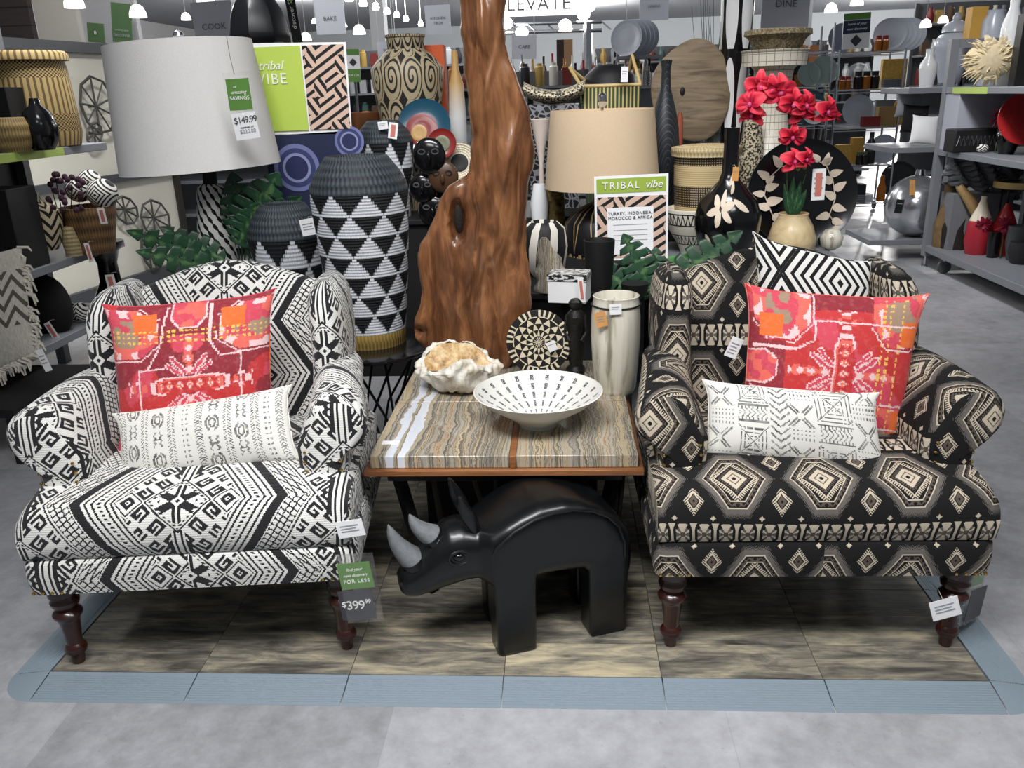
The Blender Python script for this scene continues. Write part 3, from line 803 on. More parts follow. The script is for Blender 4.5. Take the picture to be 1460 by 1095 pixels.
cushion('throw_cushion', 'square red and orange ikat cushion leaning in the black kilim armchair', 'cushion',
        [atY(1048, 632, .47), atY(1284, 662, .44), atY(1325, 419, .47), atY(1062, 404, .62)], .14, IK2)
cushion('lumbar_cushion', 'long white mudcloth cushion with black crosses on the black kilim armchair', 'cushion',
        [atY(998, 648, .30), atY(1272, 688, .25), atY(1253, 560, .33), atY(1001, 541, .40)], .12, MUD)
cushion('throw_cushion', 'black and white chevron cushion peeping behind the red one on the black kilim armchair', 'cushion',
        [atY(1080, 560, .68), atY(1250, 570, .68), atY(1243, 372, .76), atY(1073, 330, .78)], .10, CHV)

# ================================================================ coffee table
TX0, TX1, TY0, TY1, TZ = -.435, .418, .34, 1.32, .56
ct = thing('coffee_table', 'square coffee table with banded onyx top in a brown wooden rim', 'table', (0, .83, MH))
def L(x, y, z): return (x, y-.83, z-MH)
cx = (TX0+TX1)/2
for (a, b, e, f) in ((TX0+.008, .012, TY0+.008, .826), (.034, TX1-.008, TY0+.008, .826), (TX0+.008, .012, .834, TY1-.008), (.034, TX1-.008, .834, TY1-.008)):
    obj('onyx_panel', MB().box(L((a+b)/2, (e+f)/2, TZ-.021), (b-a, f-e, .042)), ONX, ct, bevel=.003)
mb = MB().box(L(cx, .83, TZ-.052), (TX1-TX0+.02, TY1-TY0+.02, .02)); mb.box(L(.023, .83, TZ-.022), (.021, TY1-TY0-.01, .041)); mb.box(L(cx, .83, TZ-.022), (TX1-TX0-.01, .007, .041))
obj('wooden_rim', mb, TBW, ct, bevel=.003)
obj('apron', MB().box(L(cx, .83, TZ-.085), (TX1-TX0-.10, TY1-TY0-.10, .045)), BLW, ct, bevel=.004)
for sx in (TX0+.07, TX1-.07):
    for sy in (TY0+.10, TY1-.07):
        ex = cx-(sx-cx)*.55
        obj('leg', MB().tube([L(sx, sy, TZ-.08), L(sx*.75, sy, .02)], .024, 4), BLW, ct)
# driftwood bundle behind the rhino under the table
br = thing('shade_box', 'added black box standing in for the dark under the onyx table behind the rhino', 'filler', (-.01, .93, MH)); obj('shade_box_body', MB().box((0, 0, .20), (.62, .46, .40)), mat('black_cloth', '#0d0d0f', .9), br, bevel=.01); obj('shade_box_lid', MB().box((0, 0, .41), (.64, .48, .02)), BLM, br, bevel=.004)  # added black box that makes the dark under the table
dw = thing('driftwood_bundle', 'dark driftwood branches standing behind the rhino under the table', 'driftwood', (.06, .60, MH))
rs = random.Random(4)
for k in range(9):
    x = -.25+.07*k; pts = [(x, rs.uniform(-.04, .04), .0), (x+rs.uniform(-.08, .08), rs.uniform(-.04, .04), .2), (x+rs.uniform(-.12, .12), rs.uniform(-.04, .04), .43)]
    obj('branch', MB().tube(pts, [.018, .014, .009], 8), BLW if k % 2 else mat('grey_driftwood', '#3c3830', .8, vary=.3), dw)

# ================================================================ rhino
A_ = 20; rh = thing('rhino_statue', 'black polished stone rhino statue with grey horns in front of the onyx table', 'statue', (.163, .285, MH), A_); rh.scale = (1, 1, .885)
def ringpts(s, zt, zb, hw, pw, n=28, flat=0, zt_in=0):
    out = []
    for k in range(n):
        a = 2*PI*k/n; ca, sa = math.cos(a), math.sin(a)
        y = hw*np.sign(ca)*abs(ca)**pw; z = (zt+zb)/2+(zt-zb)/2*np.sign(sa)*abs(sa)**pw
        out.append((s, y, z))
    return out
tr = [(.205, .30, .26, .05, .8), (.20, .345, .22, .10, .55), (.185, .40, .20, .122, .42), (.15, .455, .20, .13, .36), (.10, .495, .24, .132, .30), (.04, .525, .265, .132, .34), (-.02, .54, .272, .132, .34), (-.09, .538, .275, .132, .34),
      (-.15, .515, .27, .132, .34), (-.20, .488, .26, .131, .36), (-.245, .462, .258, .126, .46), (-.275, .46, .268, .095, .7), (-.315, .475, .262, .092, .8), (-.355, .468, .25, .088, .85), (-.395, .435, .238, .078, .9), (-.43, .39, .228, .068, .9), (-.465, .355, .225, .062, .85), (-.492, .33, .235, .054, .85), (-.505, .30, .25, .038, .9)]
mb = MB(); rg = [ringpts(*t) for t in tr]; mb.surf(rg, cv=True); mb.face(rg[0][::-1]); mb.face(rg[-1])
for (s0, s1, y0, y1) in ((-.24, -.118, -.130, -.035), (-.225, -.105, .045, .132), (.055, .178, -.130, -.035), (.075, .19, .045, .132)):
    secs = []
    for z, e in ((0, 0), (.02, 0), (.15, .002), (.30, .006), (.36, .006)):
        a, b, c_, d = s0-e, s1+e, y0, y1; r = .012
        pts = []
        for X_, Y_, t0 in ((b-r, c_+r, -PI/2), (b-r, d-r, 0), (a+r, d-r, PI/2), (a+r, c_+r, PI)):
            for k in range(4): t = t0+PI/2*k/3; pts.append((X_+r*math.cos(t), Y_+r*math.sin(t), z))
        secs.append(pts)
    mb.surf(secs, cv=True); mb.face(secs[0][::-1]); mb.face(secs[-1])
rb = obj('body', mb, RHN, rh, smooth=180)
q = rb.modifiers.new('r', 'REMESH'); q.mode = 'VOXEL'; q.voxel_size = .006; q.use_smooth_shade = True
q = rb.modifiers.new('s', 'SMOOTH'); q.iterations = 7; q.factor = .5
def horn(b, tip, r0, bend):
    b = np.array(b); tip = np.array(tip); pts = []; rs_ = []
    for k in range(9):
        t = k/8; p = b*(1-t)+tip*t+np.array(bend)*math.sin(PI*t); pts.append(p); rs_.append(r0*(1-t)**.75+.003)
    return MB().tube(pts, rs_, 16, flat=.75)
obj('horn', horn((-.452, 0, .345), (-.522, 0, .495), .052, (-.010, 0, -.006)), HRN, rh)
obj('horn', horn((-.392, 0, .425), (-.458, 0, .520), .046, (-.010, 0, -.004)), HRN, rh)
obj('horn_collar', MB().tube([(-.452, 0, .342), (-.462, 0, .362)], [.056, .053], 16, flat=.8), RHN, rh)
obj('horn_collar', MB().tube([(-.388, 0, .418), (-.401, 0, .436)], [.050, .047], 16, flat=.8), RHN, rh)
for sy in (-1, 1):
    mb = MB().ball((-.335, sy*.083, .385), (.020, .012, .015)); ey_ = obj('eye', mb, BLK, rh)
    mb = MB().tube([(-.335+.032*math.cos(t), sy*(.088), .385+.024*math.sin(t)) for t in np.linspace(0, 2*PI, 20)[:-1]], .005, 6, closed=True); obj('eyelid', mb, RHN, ey_)
    secs = []
    for t in np.linspace(0, 1, 9):
        c0 = np.array([-.275-.045*t, sy*(.055+.01*t), .44+.15*t]); wd = .019*math.sin(PI*(.18+.80*t))+.004
        secs.append([c0+np.array([math.cos(a)*wd, (.010*math.sin(a)-(.012*math.cos(a)**2)*0)*(1), 0]) for a in np.linspace(0, 2*PI, 13)[:-1]])
    mb = MB(); mb.surf(secs, cv=True); mb.face(secs[0][::-1]); mb.face(secs[-1]); obj('ear', mb, RHN, rh)
    mb = MB().ball((-.497, sy*.032, .285), (.010, .010, .013)); obj('nostril', mb, BLM, rh)
obj('tail', MB().tube([(.20, 0, .36), (.222, 0, .33), (.225, 0, .27), (.218, 0, .22)], [.014, .012, .010, .013], 8), RHN, rh)
obj('flank_ridge', MB().tube([(s, -.127-.004, z) for s, z in ((.165, .30), (.163, .36), (.145, .42), (.11, .465), (.06, .498), (0, .515), (-.06, .516), (-.12, .502), (-.18, .472), (-.235, .425), (-.25, .40))], .0045, 6), RHN, rh)

# ================================================================ root-wood slab
def slab():
    rows = [(520, 640, 728), (505, 622, 735), (492, 604, 742), (480, 592, 746), (468, 588, 750), (450, 593, 755), (430, 600, 758), (400, 600, 757), (380, 597, 754), (360, 594, 752), (345, 599, 750), (332, 608, 750), (315, 616, 750), (300, 620, 752), (280, 628, 752), (262, 640, 752), (250, 658, 756), (240, 668, 760), (222, 671, 762), (200, 672, 761), (180, 671, 758), (160, 669, 755), (140, 667, 750), (120, 665, 742), (100, 662, 734), (80, 660, 727), (60, 659, 722), (40, 657, 719), (20, 656, 719), (0, 655, 722), (-30, 653, 728), (-60, 654, 730)]
    Yp = 1.24; secs = []; uvs = []
    n = 40
    # densify rows
    R_ = []
    for (a, b) in zip(rows[:-1], rows[1:]):
        for k in range(4):
            t = k/4; R_.append(tuple(a[i]*(1-t)+b[i]*t for i in range(3)))
    R_.append(rows[-1])
    hole = (654, 312, 9, 24)
    for (y, x0, x1) in R_:
        jag = .9*math.sin(y*.11)+.5*math.sin(y*.23+1)
        l = atY(x0+jag, y, Yp); r = atY(x1-jag*.8, y, Yp); sec = []
        for k in range(n+1):
            t = k/n; px_ = x0+(x1-x0)*t; p = l*(1-t)+r*t
            rel = .010*math.sin(px_*.055+math.sin(y*.017)*2.2+y*.006)+.006*math.sin(px_*.15-y*.028)+.004*math.sin(px_*.08+y*.06)
            # carved flowing ridge lines
            for fx in (700+14*math.sin(y*.02+1), 690+(y-330)*-.33 if y > 330 else 705-(330-y)*.05, 722+18*math.sin(y*.013)):
                rel += .009*math.exp(-((px_-fx)/4.0)**2)
            edge = math.sin(PI*min(1, max(0, t)))**.45
            d = (.055+rel)*edge
            hx = ((px_-hole[0])/hole[2])**2+((y-hole[1])/hole[3])**2
            if hx < 2.2: d -= .10*math.exp(-hx*1.1)*1.0
            h2 = ((px_-598)/9)**2+((y-470)/7)**2
            if h2 < 3: d -= .05*math.exp(-h2)
            sec.append(p+np.array([0, -d, 0]))
        for k in range(n-1, 0, -1):
            t = k/n; sec.append(l*(1-t)+r*t+np.array([0, .05*math.sin(PI*t)**.5, 0]))
        secs.append(sec)
    return secs
secs = slab(); base = np.array([secs[0][20][0], 1.24, TZ]); P = np.array(secs)
zmin = P[:, :, 2].min(); P[:, :, 2] = TZ+(P[:, :, 2]-zmin)
wsl = thing('wood_slab_sculpture', 'tall polished brown root-wood slab standing on the onyx table', 'sculpture', (base[0], 1.24, TZ))
mb = MB(); P = P-np.array([base[0], 1.24, TZ]); mb.surf(P, cv=True); mb.face([tuple(p) for p in P[0]][::-1]); mb.face([tuple(p) for p in P[-1]])
obj('slab', mb, SLB, wsl, smooth=60)
h = atY(654, 312, 1.19)-np.array([base[0], 1.24, TZ])
obj('bark_hollow', MB().ball(h+np.array([0, -.006, 0]), (.018, .014, .055), 14, 10), mat('dark_bark', '#1b130d', .8, bump=(90, 1)), wsl)
# ================================================================ generic builders used for the goods
def foot(px, py, z): return atZ(px, py, z)
def at_shelf(px, Y, z, row=130): P = atY(px, row, Y); return np.array([P[0], Y, z])
def onshelf(px, Y, z):       # point on a shelf at depth Y and height z seen at image column px
    P = atY(px, zr(px, Y, z), Y); return np.array([P[0], Y, z])
def zr(px, Y, z):
    lo, hi = -400., 1400.
    for _ in range(40):
        m_ = (lo+hi)/2
        if atY(px, m_, Y)[2] > z: lo = m_
        else: hi = m_
    return (lo+hi)/2
def jug(name, label, cat, B, prof, mt, n=40, group=None, parent=None, tilt=None, wob=None, part=None, inner=0.0, kind=None):
    """turned vessel; prof = (half width in px, image row) bottom to top, measured at B's distance"""
    s = mpp(B); pr = [(h*s, zrow(B, r)-B[2]) for h, r in prof]; pr = [(pr[0][0], 0.0)]+[(r, max(z, .002)) for r, z in pr[1:]]
    if inner:      # open mouth: wall turned inward
        r, z = pr[-1]; pr += [(r-.004, z+.002), (r-.008, z-.01), (max(r-.012, .003), z-inner)]
    mb = MB().lathe(pr, n, (0, 0, 0), axis=tilt, wob=wob)
    if parent is None and part is None:
        o = obj(name, mb, mt, None, smooth=50); o.location = tuple(B); return tag(o, label, cat, group, kind)
    if parent is None:
        parent = thing(name, label, cat, tuple(B), 0, group); obj(part, mb, mt, parent, smooth=50); return parent
    return obj(part or name, mb, mt, parent, smooth=50)
def card(name, label, cat, TL, TR, BL, Y, mt, lines=(), th=.0012, parent=None, group=None, Y2=None, off=.0012):
    a, b, c = atY(TL[0], TL[1], Y), atY(TR[0], TR[1], Y if Y2 is None else Y2), atY(BL[0], BL[1], Y)
    ex = (b-a); w_ = np.linalg.norm(ex); ex /= w_; ey = a-c; ey -= ex*(ey@ex); h_ = np.linalg.norm(ey); ey /= h_; n = np.cross(ex, ey)
    cen = a+ex*w_/2-ey*h_/2
    root = parent or thing(name, label, cat, tuple(cen), 0, group)
    o = np.array(root.location)
    cob = obj('card' if parent is None else name, MB().prism([(-w_/2, -h_/2), (w_/2, -h_/2), (w_/2, h_/2), (-w_/2, h_/2)], cen-o, ex, ey, th), mt, root)
    for (s, u, v, size, m2, *rest) in lines:
        k = rest[0] if rest else {}
        text(s, size*h_, m2, cen-o+ex*w_*(u-.5)+ey*h_*(.5-v)+n*(th/2+off), ex, ey, cob, **k)
    root_card[root.name] = root_card.get(root.name, cob)
    return root, cen, ex, ey, n, w_, h_
root_card = {}
def blind(root, o, cen, ex, ey, n, w_, h_, u0, u1, v, hh, mt, off=.0015, name='print_line'):
    c = cen-o+ex*w_*((u0+u1)/2-.5)+ey*h_*(.5-v)+n*off
    obj(name, MB().prism([(-w_*(u1-u0)/2, -hh/2), (w_*(u1-u0)/2, -hh/2), (w_*(u1-u0)/2, hh/2), (-w_*(u1-u0)/2, hh/2)], c, ex, ey, .0006), mt, root_card.get(root.name, root))
def price_tag(label, TL, TR, BL, Y, mt=WHT, name='price_tag', cat='tag', lines=3, group=None, stripe=None, Y2=None):
    root, cen, ex, ey, n, w_, h_ = card(name, label, cat, TL, TR, BL, Y, mt, group=group, Y2=Y2)
    o = np.array(root.location)
    for k in range(lines): blind(root, o, cen, ex, ey, n, w_, h_, .15, .82-.1*(k % 2), .3+.16*k, h_*.05, TXG)
    tp_ = cen-o+ey*h_*.42; obj('string', MB().tube([tp_, tp_+np.array([0, .035, .012]), tp_+np.array([0, .085, .005])], .0012, 5), STR, root)
    if stripe: blind(root, o, cen, ex, ey, n, w_, h_, .25, .75, .5, h_*.75, stripe, off=.0018, name='tag_stripe')
    return root
def leaf(base, tip, width, nrm, parent, mt=LEAF, name='leaf', lobes=6, droop=.06, depth=.78, solid=.0012):
    base = np.array(base, float); tip = np.array(tip, float); d = tip-base; L = np.linalg.norm(d); d /= L
    nrm = np.array(nrm, float); nrm -= d*(nrm@d); nrm /= np.linalg.norm(nrm); sd = np.cross(d, nrm); N = 48; P = []; Uu = []; Vv = []
    for i in range(N+1):
        t = i/N; env = math.sin(PI*min(1, t**.62))**.75 if t < 1 else 0
        w0 = width/2*env
        ph = (t*lobes) % 1; cut = 1 if (ph < .72 or t < .12 or t > .93) else (1-depth)
        row = []
        for q, f in enumerate((-1, -.8, -.5, -.25, 0, .25, .5, .8, 1)):
            ww = f*w0*(cut if abs(f) > .3 else 1); sweep = abs(f)*w0*.45
            p = base+d*(t*L-sweep*.6+sweep*.5)+sd*ww-np.array([0, 0, 1])*droop*L*(t*t)+nrm*(.10*abs(ww)-.25*ww*ww/max(width, .01))
            row.append(p)
        P.append(row)
    mb = MB(); mb.surf(P, U=np.linspace(0, 1, N+1), V=np.linspace(0, 1, 9)); mb.uv = [[(b, a) for a, b in q] for q in mb.uv]
    return obj(name, mb, mt, parent, solid=solid, smooth=60)
def goods_box(name, label, cat, B, wpx, rtop, dep, mt, rz=0, group=None):
    s = mpp(B); h_ = zrow(B, rtop)-B[2]; o = obj(name, MB().box((0, 0, h_/2), (wpx*s, dep, h_)), mt, bevel=.003); o.location = tuple(B); o.rotation_euler = (0, 0, math.radians(rz))
    return tag(o, label, cat, group)
def bx(x0, x1, y0, y1, z0, z1): return MB().box(((x0+x1)/2, (y0+y1)/2, (z0+z1)/2), (x1-x0, y1-y0, z1-z0))

# ================================================================ black wire side table with big vase
SB = np.array([-.655, 1.47, 0]); SZ = .60
st = thing('side_table', 'round black side table with wire legs between the ivory armchair and the onyx table', 'table', (SB[0], SB[1], 0))
obj('table_top', MB().lathe([(.0, SZ-.018), (.275, SZ-.018), (.285, SZ-.010), (.283, SZ-.002), (.275, SZ), (.01, SZ)], 48, cap=False), BLK, st)
for k in range(11):
    a = 2*PI*k/11; b = a+1.25
    obj('leg', MB().tube([(.235*math.cos(a), .235*math.sin(a), SZ-.018), (.09*math.cos((a+b)/2), .09*math.sin((a+b)/2), .30), (.2*math.cos(b), .2*math.sin(b), .006)], .006, 6), BLM, st)
obj('foot_ring', MB().tube([(.2*math.cos(a), .2*math.sin(a), .006) for a in np.linspace(0, 2*PI, 33)[:-1]], .006, 6, closed=True), BLM, st)
KNG = mat('charcoal_coil_weave', rough=.6, fn=fab_knit('#1d2226', '#3b4449', 60, 14))
TRI = mat('triangle_coil_weave', rough=.55, fn=basket_tri(9, 7.0))
TRI2 = mat('triangle_coil_weave_small', rough=.55, fn=basket_tri(7, 3.0))
GLD = mat('straw_coil', rough=.6, fn=fab_knit('#5f4c20', '#a98d4c', 60, 4))
def trivase(label, B, wmax, rows, mt, goldfoot=False):
    """rows: base, shoulder, rim rows; wmax px half widths base, shoulder, neck"""
    s = mpp(B); zb, zs, zt = [zrow(B, r)-B[2] for r in rows]; rb, rs_, rn = [k*s for k in wmax]
    c = thing('woven_vase', label, 'vase', tuple(B), 0)
    f0 = zs*.10 if goldfoot else 0
    if goldfoot: obj('foot_band', MB().lathe([(rb, 0), (rb+.003, f0*.5), (rb+(rs_-rb)*.06, f0)], 48, cap=True), GLD, c)
    obj('patterned_body', MB().lathe([(rb+(rs_-rb)*(.06 if f0 else 0), f0), (rb+(rs_-rb)*.35, zs*.3), (rb+(rs_-rb)*.68, zs*.6), (rb+(rs_-rb)*.93, zs*.88), (rs_, zs)], 64, cap=False), mt, c, smooth=60)
    obj('charcoal_shoulder', MB().lathe([(rs_, zs), (rs_*.99, zs+(zt-zs)*.15), (rs_*.86, zs+(zt-zs)*.55), (rn*1.06, zs+(zt-zs)*.93), (rn, zt), (rn-.008, zt+.002), (rn-.014, zt-.006), (rn*.9, zt-.08), (rn*1.2, zt-.2), (.01, zt-.21)], 64, cap=False), KNG, c, smooth=60)
    return c
Bv = atZ(531, 486, SZ); trivase('tall woven vase of black and white triangles on the round wire side table', Bv, (48, 66, 41), (486, 272, 222), TRI, True)
# ================================================================ low grey table at the left: lamp, small vase, plants
lt = thing('display_table', 'low grey display table behind the ivory armchair carrying the white lamp', 'table', (-1.385, 1.75, 0))
obj('table_top', MB().box((0, 0, .58), (.87, 1.0, .04)), GRY, lt, bevel=.004)
for sx in (-.39, .39):
    for sy in (-.45, .45): obj('leg', MB().box((sx, sy, .28), (.05, .05, .56)), GRD, lt)
Bs = atZ(422, 452, .60); trivase('short woven vase with triangles and a charcoal shoulder behind the ivory armchair', Bs, (32, 52, 30), (452, 336, 290), TRI2)
price_tag('small cream price tag on the short charcoal-shouldered vase', (426, 314), (448, 310), (433, 337), float(Bs[1])-.19)
# lamp
Bl = np.array(atZ(318, 440, .60)); la = thing('table_lamp', 'table lamp with black and white braided column and large white drum shade', 'lamp', tuple(Bl))
sl = mpp(Bl)
def f_braid():
    x, y = uvE(); a = (x*11+ (y*22).floor()*.5).frac(); b = (y*22).frac(); d = (a-.5).abs()*.8+((b-.5)*(1)).abs()*.6+((a-.5)*(b-.5))*1.6
    w_ = d < .34; return mix(w_, '#0b0b0c', '#e9e7e2'), d*-1.0
BRA = mat('braided_cord', rough=.75, fn=f_braid)
zt = zrow(Bl, 262)-.60; ax = atY(300, 262, Bl[1])-Bl; tl = rotY(math.atan2(ax[0], zt))
obj('braided_column', MB().lathe([(.118, 0), (.115, .08), (.10, zt*.35), (.083, zt*.7), (.068, zt*.97), (.04, zt)], 40, axis=tl), BRA, la, smooth=60)
obj('neck', MB().lathe([(.035, zt), (.035, zt+.06), (.014, zt+.07), (.014, zt+.30)], 20, axis=tl), BLM, la)
Ps0 = atY(288, 240, Bl[1])-Bl; Ps1 = atY(254, 62, Bl[1])-Bl
v = Ps1-Ps0; hs_ = np.linalg.norm(v); zax = v/hs_; xax = np.cross([0, 1., 0], zax); xax /= np.linalg.norm(xax); Ax = np.stack([xax, np.cross(zax, xax), zax], 1)
r0, r1 = 104*sl, 92*sl
obj('shade', MB().lathe([(r0, 0), (r0*.998, .006), (r1, hs_-.006), (r1, hs_), (r1-.004, hs_), (r0-.004, 0)], 72, tuple(Ps0), axis=Ax, cap=False), LIN, la, smooth=60)
obj('shade_lid', MB().lathe([(.01, hs_-.012), (r1-.004, hs_-.012)], 40, tuple(Ps0), axis=Ax, cap=False), LIN, la)
fin = Ps0+zax*(hs_-.01)
obj('finial', MB().lathe([(.006, 0), (.006, .02), (.02, .03), (.026, .045), (.02, .062), (.004, .07)], 20, tuple(fin+np.array([0, .02, 0])), axis=Ax), CHR, la)
# tags on the shade
Yt = float(Bl[1])-r1-.015
tg, *_q = card('shade_sale_tag', 'green and white sale tag hanging on the white lamp shade', 'tag', (321, 113), (354, 111), (327, 158), Yt, GRN,
     [('at', .35, .25, .14, TXW, {'shear': .3}), ('amazing', .5, .43, .16, TXW, {'shear': .3}), ('SAVINGS', .5, .62, .17, TXW, {})])
card('clear_pocket', '', '', (317, 104), (357, 101), (324, 160), Yt+.002, CLR, parent=tg)
card('price_card', '', '', (329, 163), (363, 158), (336, 201), Yt-.001, WHT, [('$149.99', .55, .28, .34, TXT, {'sp': .85}), ('COMPARE AT', .55, .56, .09, TXT, {}), ('$220.00', .55, .70, .2, TXG, {})], parent=tg)
o_ = np.array(tg.location); s0 = atY(323, 52, Yt)-o_; s1 = atY(334, 106, Yt)-o_
obj('string', MB().tube([s0, (s0+s1)/2+np.array([-.003, 0, 0]), s1], .0014, 6), mat('green_string', '#6f7a5c', .9), tg)
# plants
pl = thing('monstera_plant', 'dark green monstera plant beside the white lamp on the low grey table', 'plant', tuple(atZ(345, 430, .60)))
o_ = np.array(pl.location); obj('pot', MB().lathe([(.06, 0), (.075, .1), (.08, .13), (.07, .13), (.06, .11)], 24), BLM, pl)
def pleaf(bp, tp, Yb, Yt_, wpx, par, o, nr=None, **k):
    a, b = atY(*bp, Yb), atY(*tp, Yt_); w_ = wpx*mpp(a); return leaf(a-o, b-o, w_, (nr if nr is not None else CAM-a), par, **k)
for bp, tp, Yb, Yt_, w_ in (((300, 372), (178, 322), 1.75, 1.55, 42), ((310, 385), (192, 352), 1.6, 1.45, 44), ((320, 372), (228, 318), 1.95, 1.9, 40), ((345, 330), (398, 240), 2.05, 2.1, 70), ((352, 330), (330, 240), 2.1, 2.1, 60), ((360, 340), (430, 275), 2.1, 2.05, 56), ((350, 360), (420, 322), 2.0, 1.95, 46), ((340, 350), (370, 285), 1.95, 1.95, 50)):
    pleaf(bp, tp, Yb, Yt_, w_, pl, o_, droop=.05); a = atY(*bp, Yb)-o_
    obj('stem', MB().tube([(0, 0, .12), (a[0]*.6, a[1]*.6, a[2]*.6), a], .004, 6), STEM, pl)
# ================================================================ lime and pattern poster board behind the lamp
YB = 2.45
pb = thing('poster_board', 'upright board with a lime tribal vibe card and a geometric print above a navy poster', 'poster', tuple(atY(430, 370, YB)*np.array([1, 1, 0])+np.array([0, 0, 0])))
def sub(name, TL, TR, BL, mt, lines=(), dy=0): return card(name, '', '', TL, TR, BL, YB-dy, mt, lines, parent=pb, th=.004, off=.003)
_, cen, ex, ey, n_, w_, h_ = sub('backing', (350, 62), (493, 60), (368, 192), WHT)
sub('lime_card', (355, 68), (427, 65), (370, 188), GLW, [('tribal', .38, .22, .15, TXW, {'shear': .3}), ('VIBE', .38, .38, .18, TXW, {'sp': 1.15})], dy=.006)
def f_geo():
    x, y = uvE(); a = x*9+y*9; b = x*9-y*9; blk = ((a*.9+((b*.5).floor()).mod(2)*.3).frac() < .45); q = (b.abs() < 1.1); return mix(blk, '#d9b9a4', '#131314')
def f_geo2():
    x, y, z = objE(); a = (x*10+(z*17-(x*12).abs())).frac(); k = ((x*21+z*14).frac() < .45); j = ((z*22-x*14).frac() < .4); h = voro(vec(x*9, z*6, 0), 1.4)
    return mix((h > .42)*j+(h < .42)*k, '#d3b5a2', '#141414')
GEO = mat('kuba_print', rough=.6, fn=f_geo2)
sub('geometric_print', (430, 65), (489, 63), (440, 185), GEO, dy=.006)
_, cen, ex, ey, n_, w_, h_ = sub('navy_poster', (375, 194), (503, 186), (385, 372), NVY)
o_ = np.array(pb.location)
for u_, v_, r_ in ((.33, .26, .19), (.62, .55, .09), (.95, .08, .12)):
    q = cen-o_+ex*w_*(u_-.5)+ey*h_*(.5-v_)+n_*.004
    for rr_, m_ in ((1, '#6f76a4'), (.82, '#39406a'), (.62, '#8b8fb6'), (.5, '#2b3055')):
        pts = [(rr_*r_*w_*math.cos(t)*1.35, rr_*r_*w_*math.sin(t)*1.35) for t in np.linspace(0, 2*PI, 33)[:-1]]
        obj('plate_print', MB().prism(pts, q+n_*(1-rr_)*.004, ex, ey, .001), mat('print_'+m_[1:], m_, .5), pb)
obj('stand', bx(-.02, .02, .02, .05, 0, 1.9), GRD, pb)
# ================================================================ items on the onyx table
TOP = TZ
# geode
Bg = atZ(655, 556, TOP); gd = thing('geode', 'rough white crystal geode bowl with amber hollow on the onyx table', 'geode', tuple(Bg)); s = mpp(Bg)
def lump(t, ph=0): return 1+.08*math.sin(3*t+1+ph)+.04*math.sin(7*t+ph*2)+.02*math.sin(13*t+2)
P = []; ng = 96
prof = [(.25, 0), (.5, .004), (.78, .03), (.92, .06), (1.0, .09), (1.02, .115), (.97, .138), (.90, .145), (.82, .138)]
for i in range(ng):
    t = 2*PI*i/ng; P.append([(60*s*r*lump(t, h*9)*math.sin(t), -44*s*r*lump(t, h*9)*math.cos(t)*.95, h*(1+.22*math.sin(2*t+1.2)*(h > .07)+.05*math.sin(5*t+h*50)*(h > .05)+(.25*(1+math.cos(t))*-.5 if h > .1 else 0))) for r, h in prof])
mb = MB(); mb.surf(P, cu=True); mb.face([p[0] for p in P]); gm = obj('crystal_shell', mb, QTZ, gd, smooth=60)
P2 = []
for i in range(ng):
    t = 2*PI*i/ng; e = np.array(P[i][-1]); row = [tuple(e)]
    for r, h in ((.84, .93), (.68, .80), (.5, .66), (.3, .58), (.05, .56)):
        row.append((e[0]*r*(1+.05*math.sin(17*t+r*20)), e[1]*r*(1+.05*math.cos(13*t+r*30)), e[2]*h*(1+.06*math.sin(11*t+r*25))))
    P2.append(row)
mb = MB(); mb.surf(P2, cu=True); obj('amber_druse', mb, QTC, gd, smooth=60)
tx = bpy.data.textures.new('clouds', 'CLOUDS'); tx.noise_scale = .035; tx.noise_depth = 4
q = gm.modifiers.new('sub', 'SUBSURF'); q.levels = 1; q.render_levels = 1; q = gm.modifiers.new('d', 'DISPLACE'); q.texture = tx; q.strength = .05; q.texture_coords = 'LOCAL'
# bowl
Bb = atZ(768, 604, TOP); s = mpp(Bb); R_ = 91*s; zr_ = zrow(Bb, 556)-TOP
bw = thing('bowl', 'wide white bowl with rows of small dark marks inside on the onyx table', 'bowl', tuple(Bb))
def f_bowl():
    x, y = uvE(); k = (y*13).floor(); a = (x*22).frac(); ring = ((y > .56)*(y < .94)); f = (y*13).frac()
    sp = (x*22+(k*.0)).frac(); d = ((sp-.5).abs() < .12)*((f-.5).abs() < .34)*ring
    n = noise(vec(x*200, y*120, 0), 1.3, 2); return mix(d*(n > .42), '#e2e1da', '#55585a')
BWI = mat('bowl_marked_glaze', rough=.25, fn=f_bowl, coat=.3)
hb = zr_; pr = [(.001, .006), (.055, .006), (.06, 0), (.066, 0), (.066, .008), (R_*.5, hb*.34), (R_*.8, hb*.68), (R_*.96, hb*.95), (R_, hb), (R_-.005, hb+.001), (R_*.93, hb*.90), (R_*.77, hb*.66), (R_*.48, hb*.36), (.06, .02), (.001, .016)]
obj('bowl_body', MB().lathe(pr, 72, cap=False), BWI, bw, smooth=60)
price_tag('small clear tag hanging from the rim of the white bowl', (857, 565), (866, 563), (868, 594), float(Bb[1])-.02, CLR, lines=0)
price_tag('tiny white sticker on the front left corner of the onyx table', (548, 626), (567, 625), (544, 635), .44, WHT, name='sticker', lines=2) if False else None
stk = obj('sticker', MB().box((0, 0, 0), (.055, .028, .001)), WHT); stk.location = tuple(atZ(557, 631, TZ+.0006)); tag(stk, 'tiny white sticker lying near the front left corner of the onyx table', 'sticker')
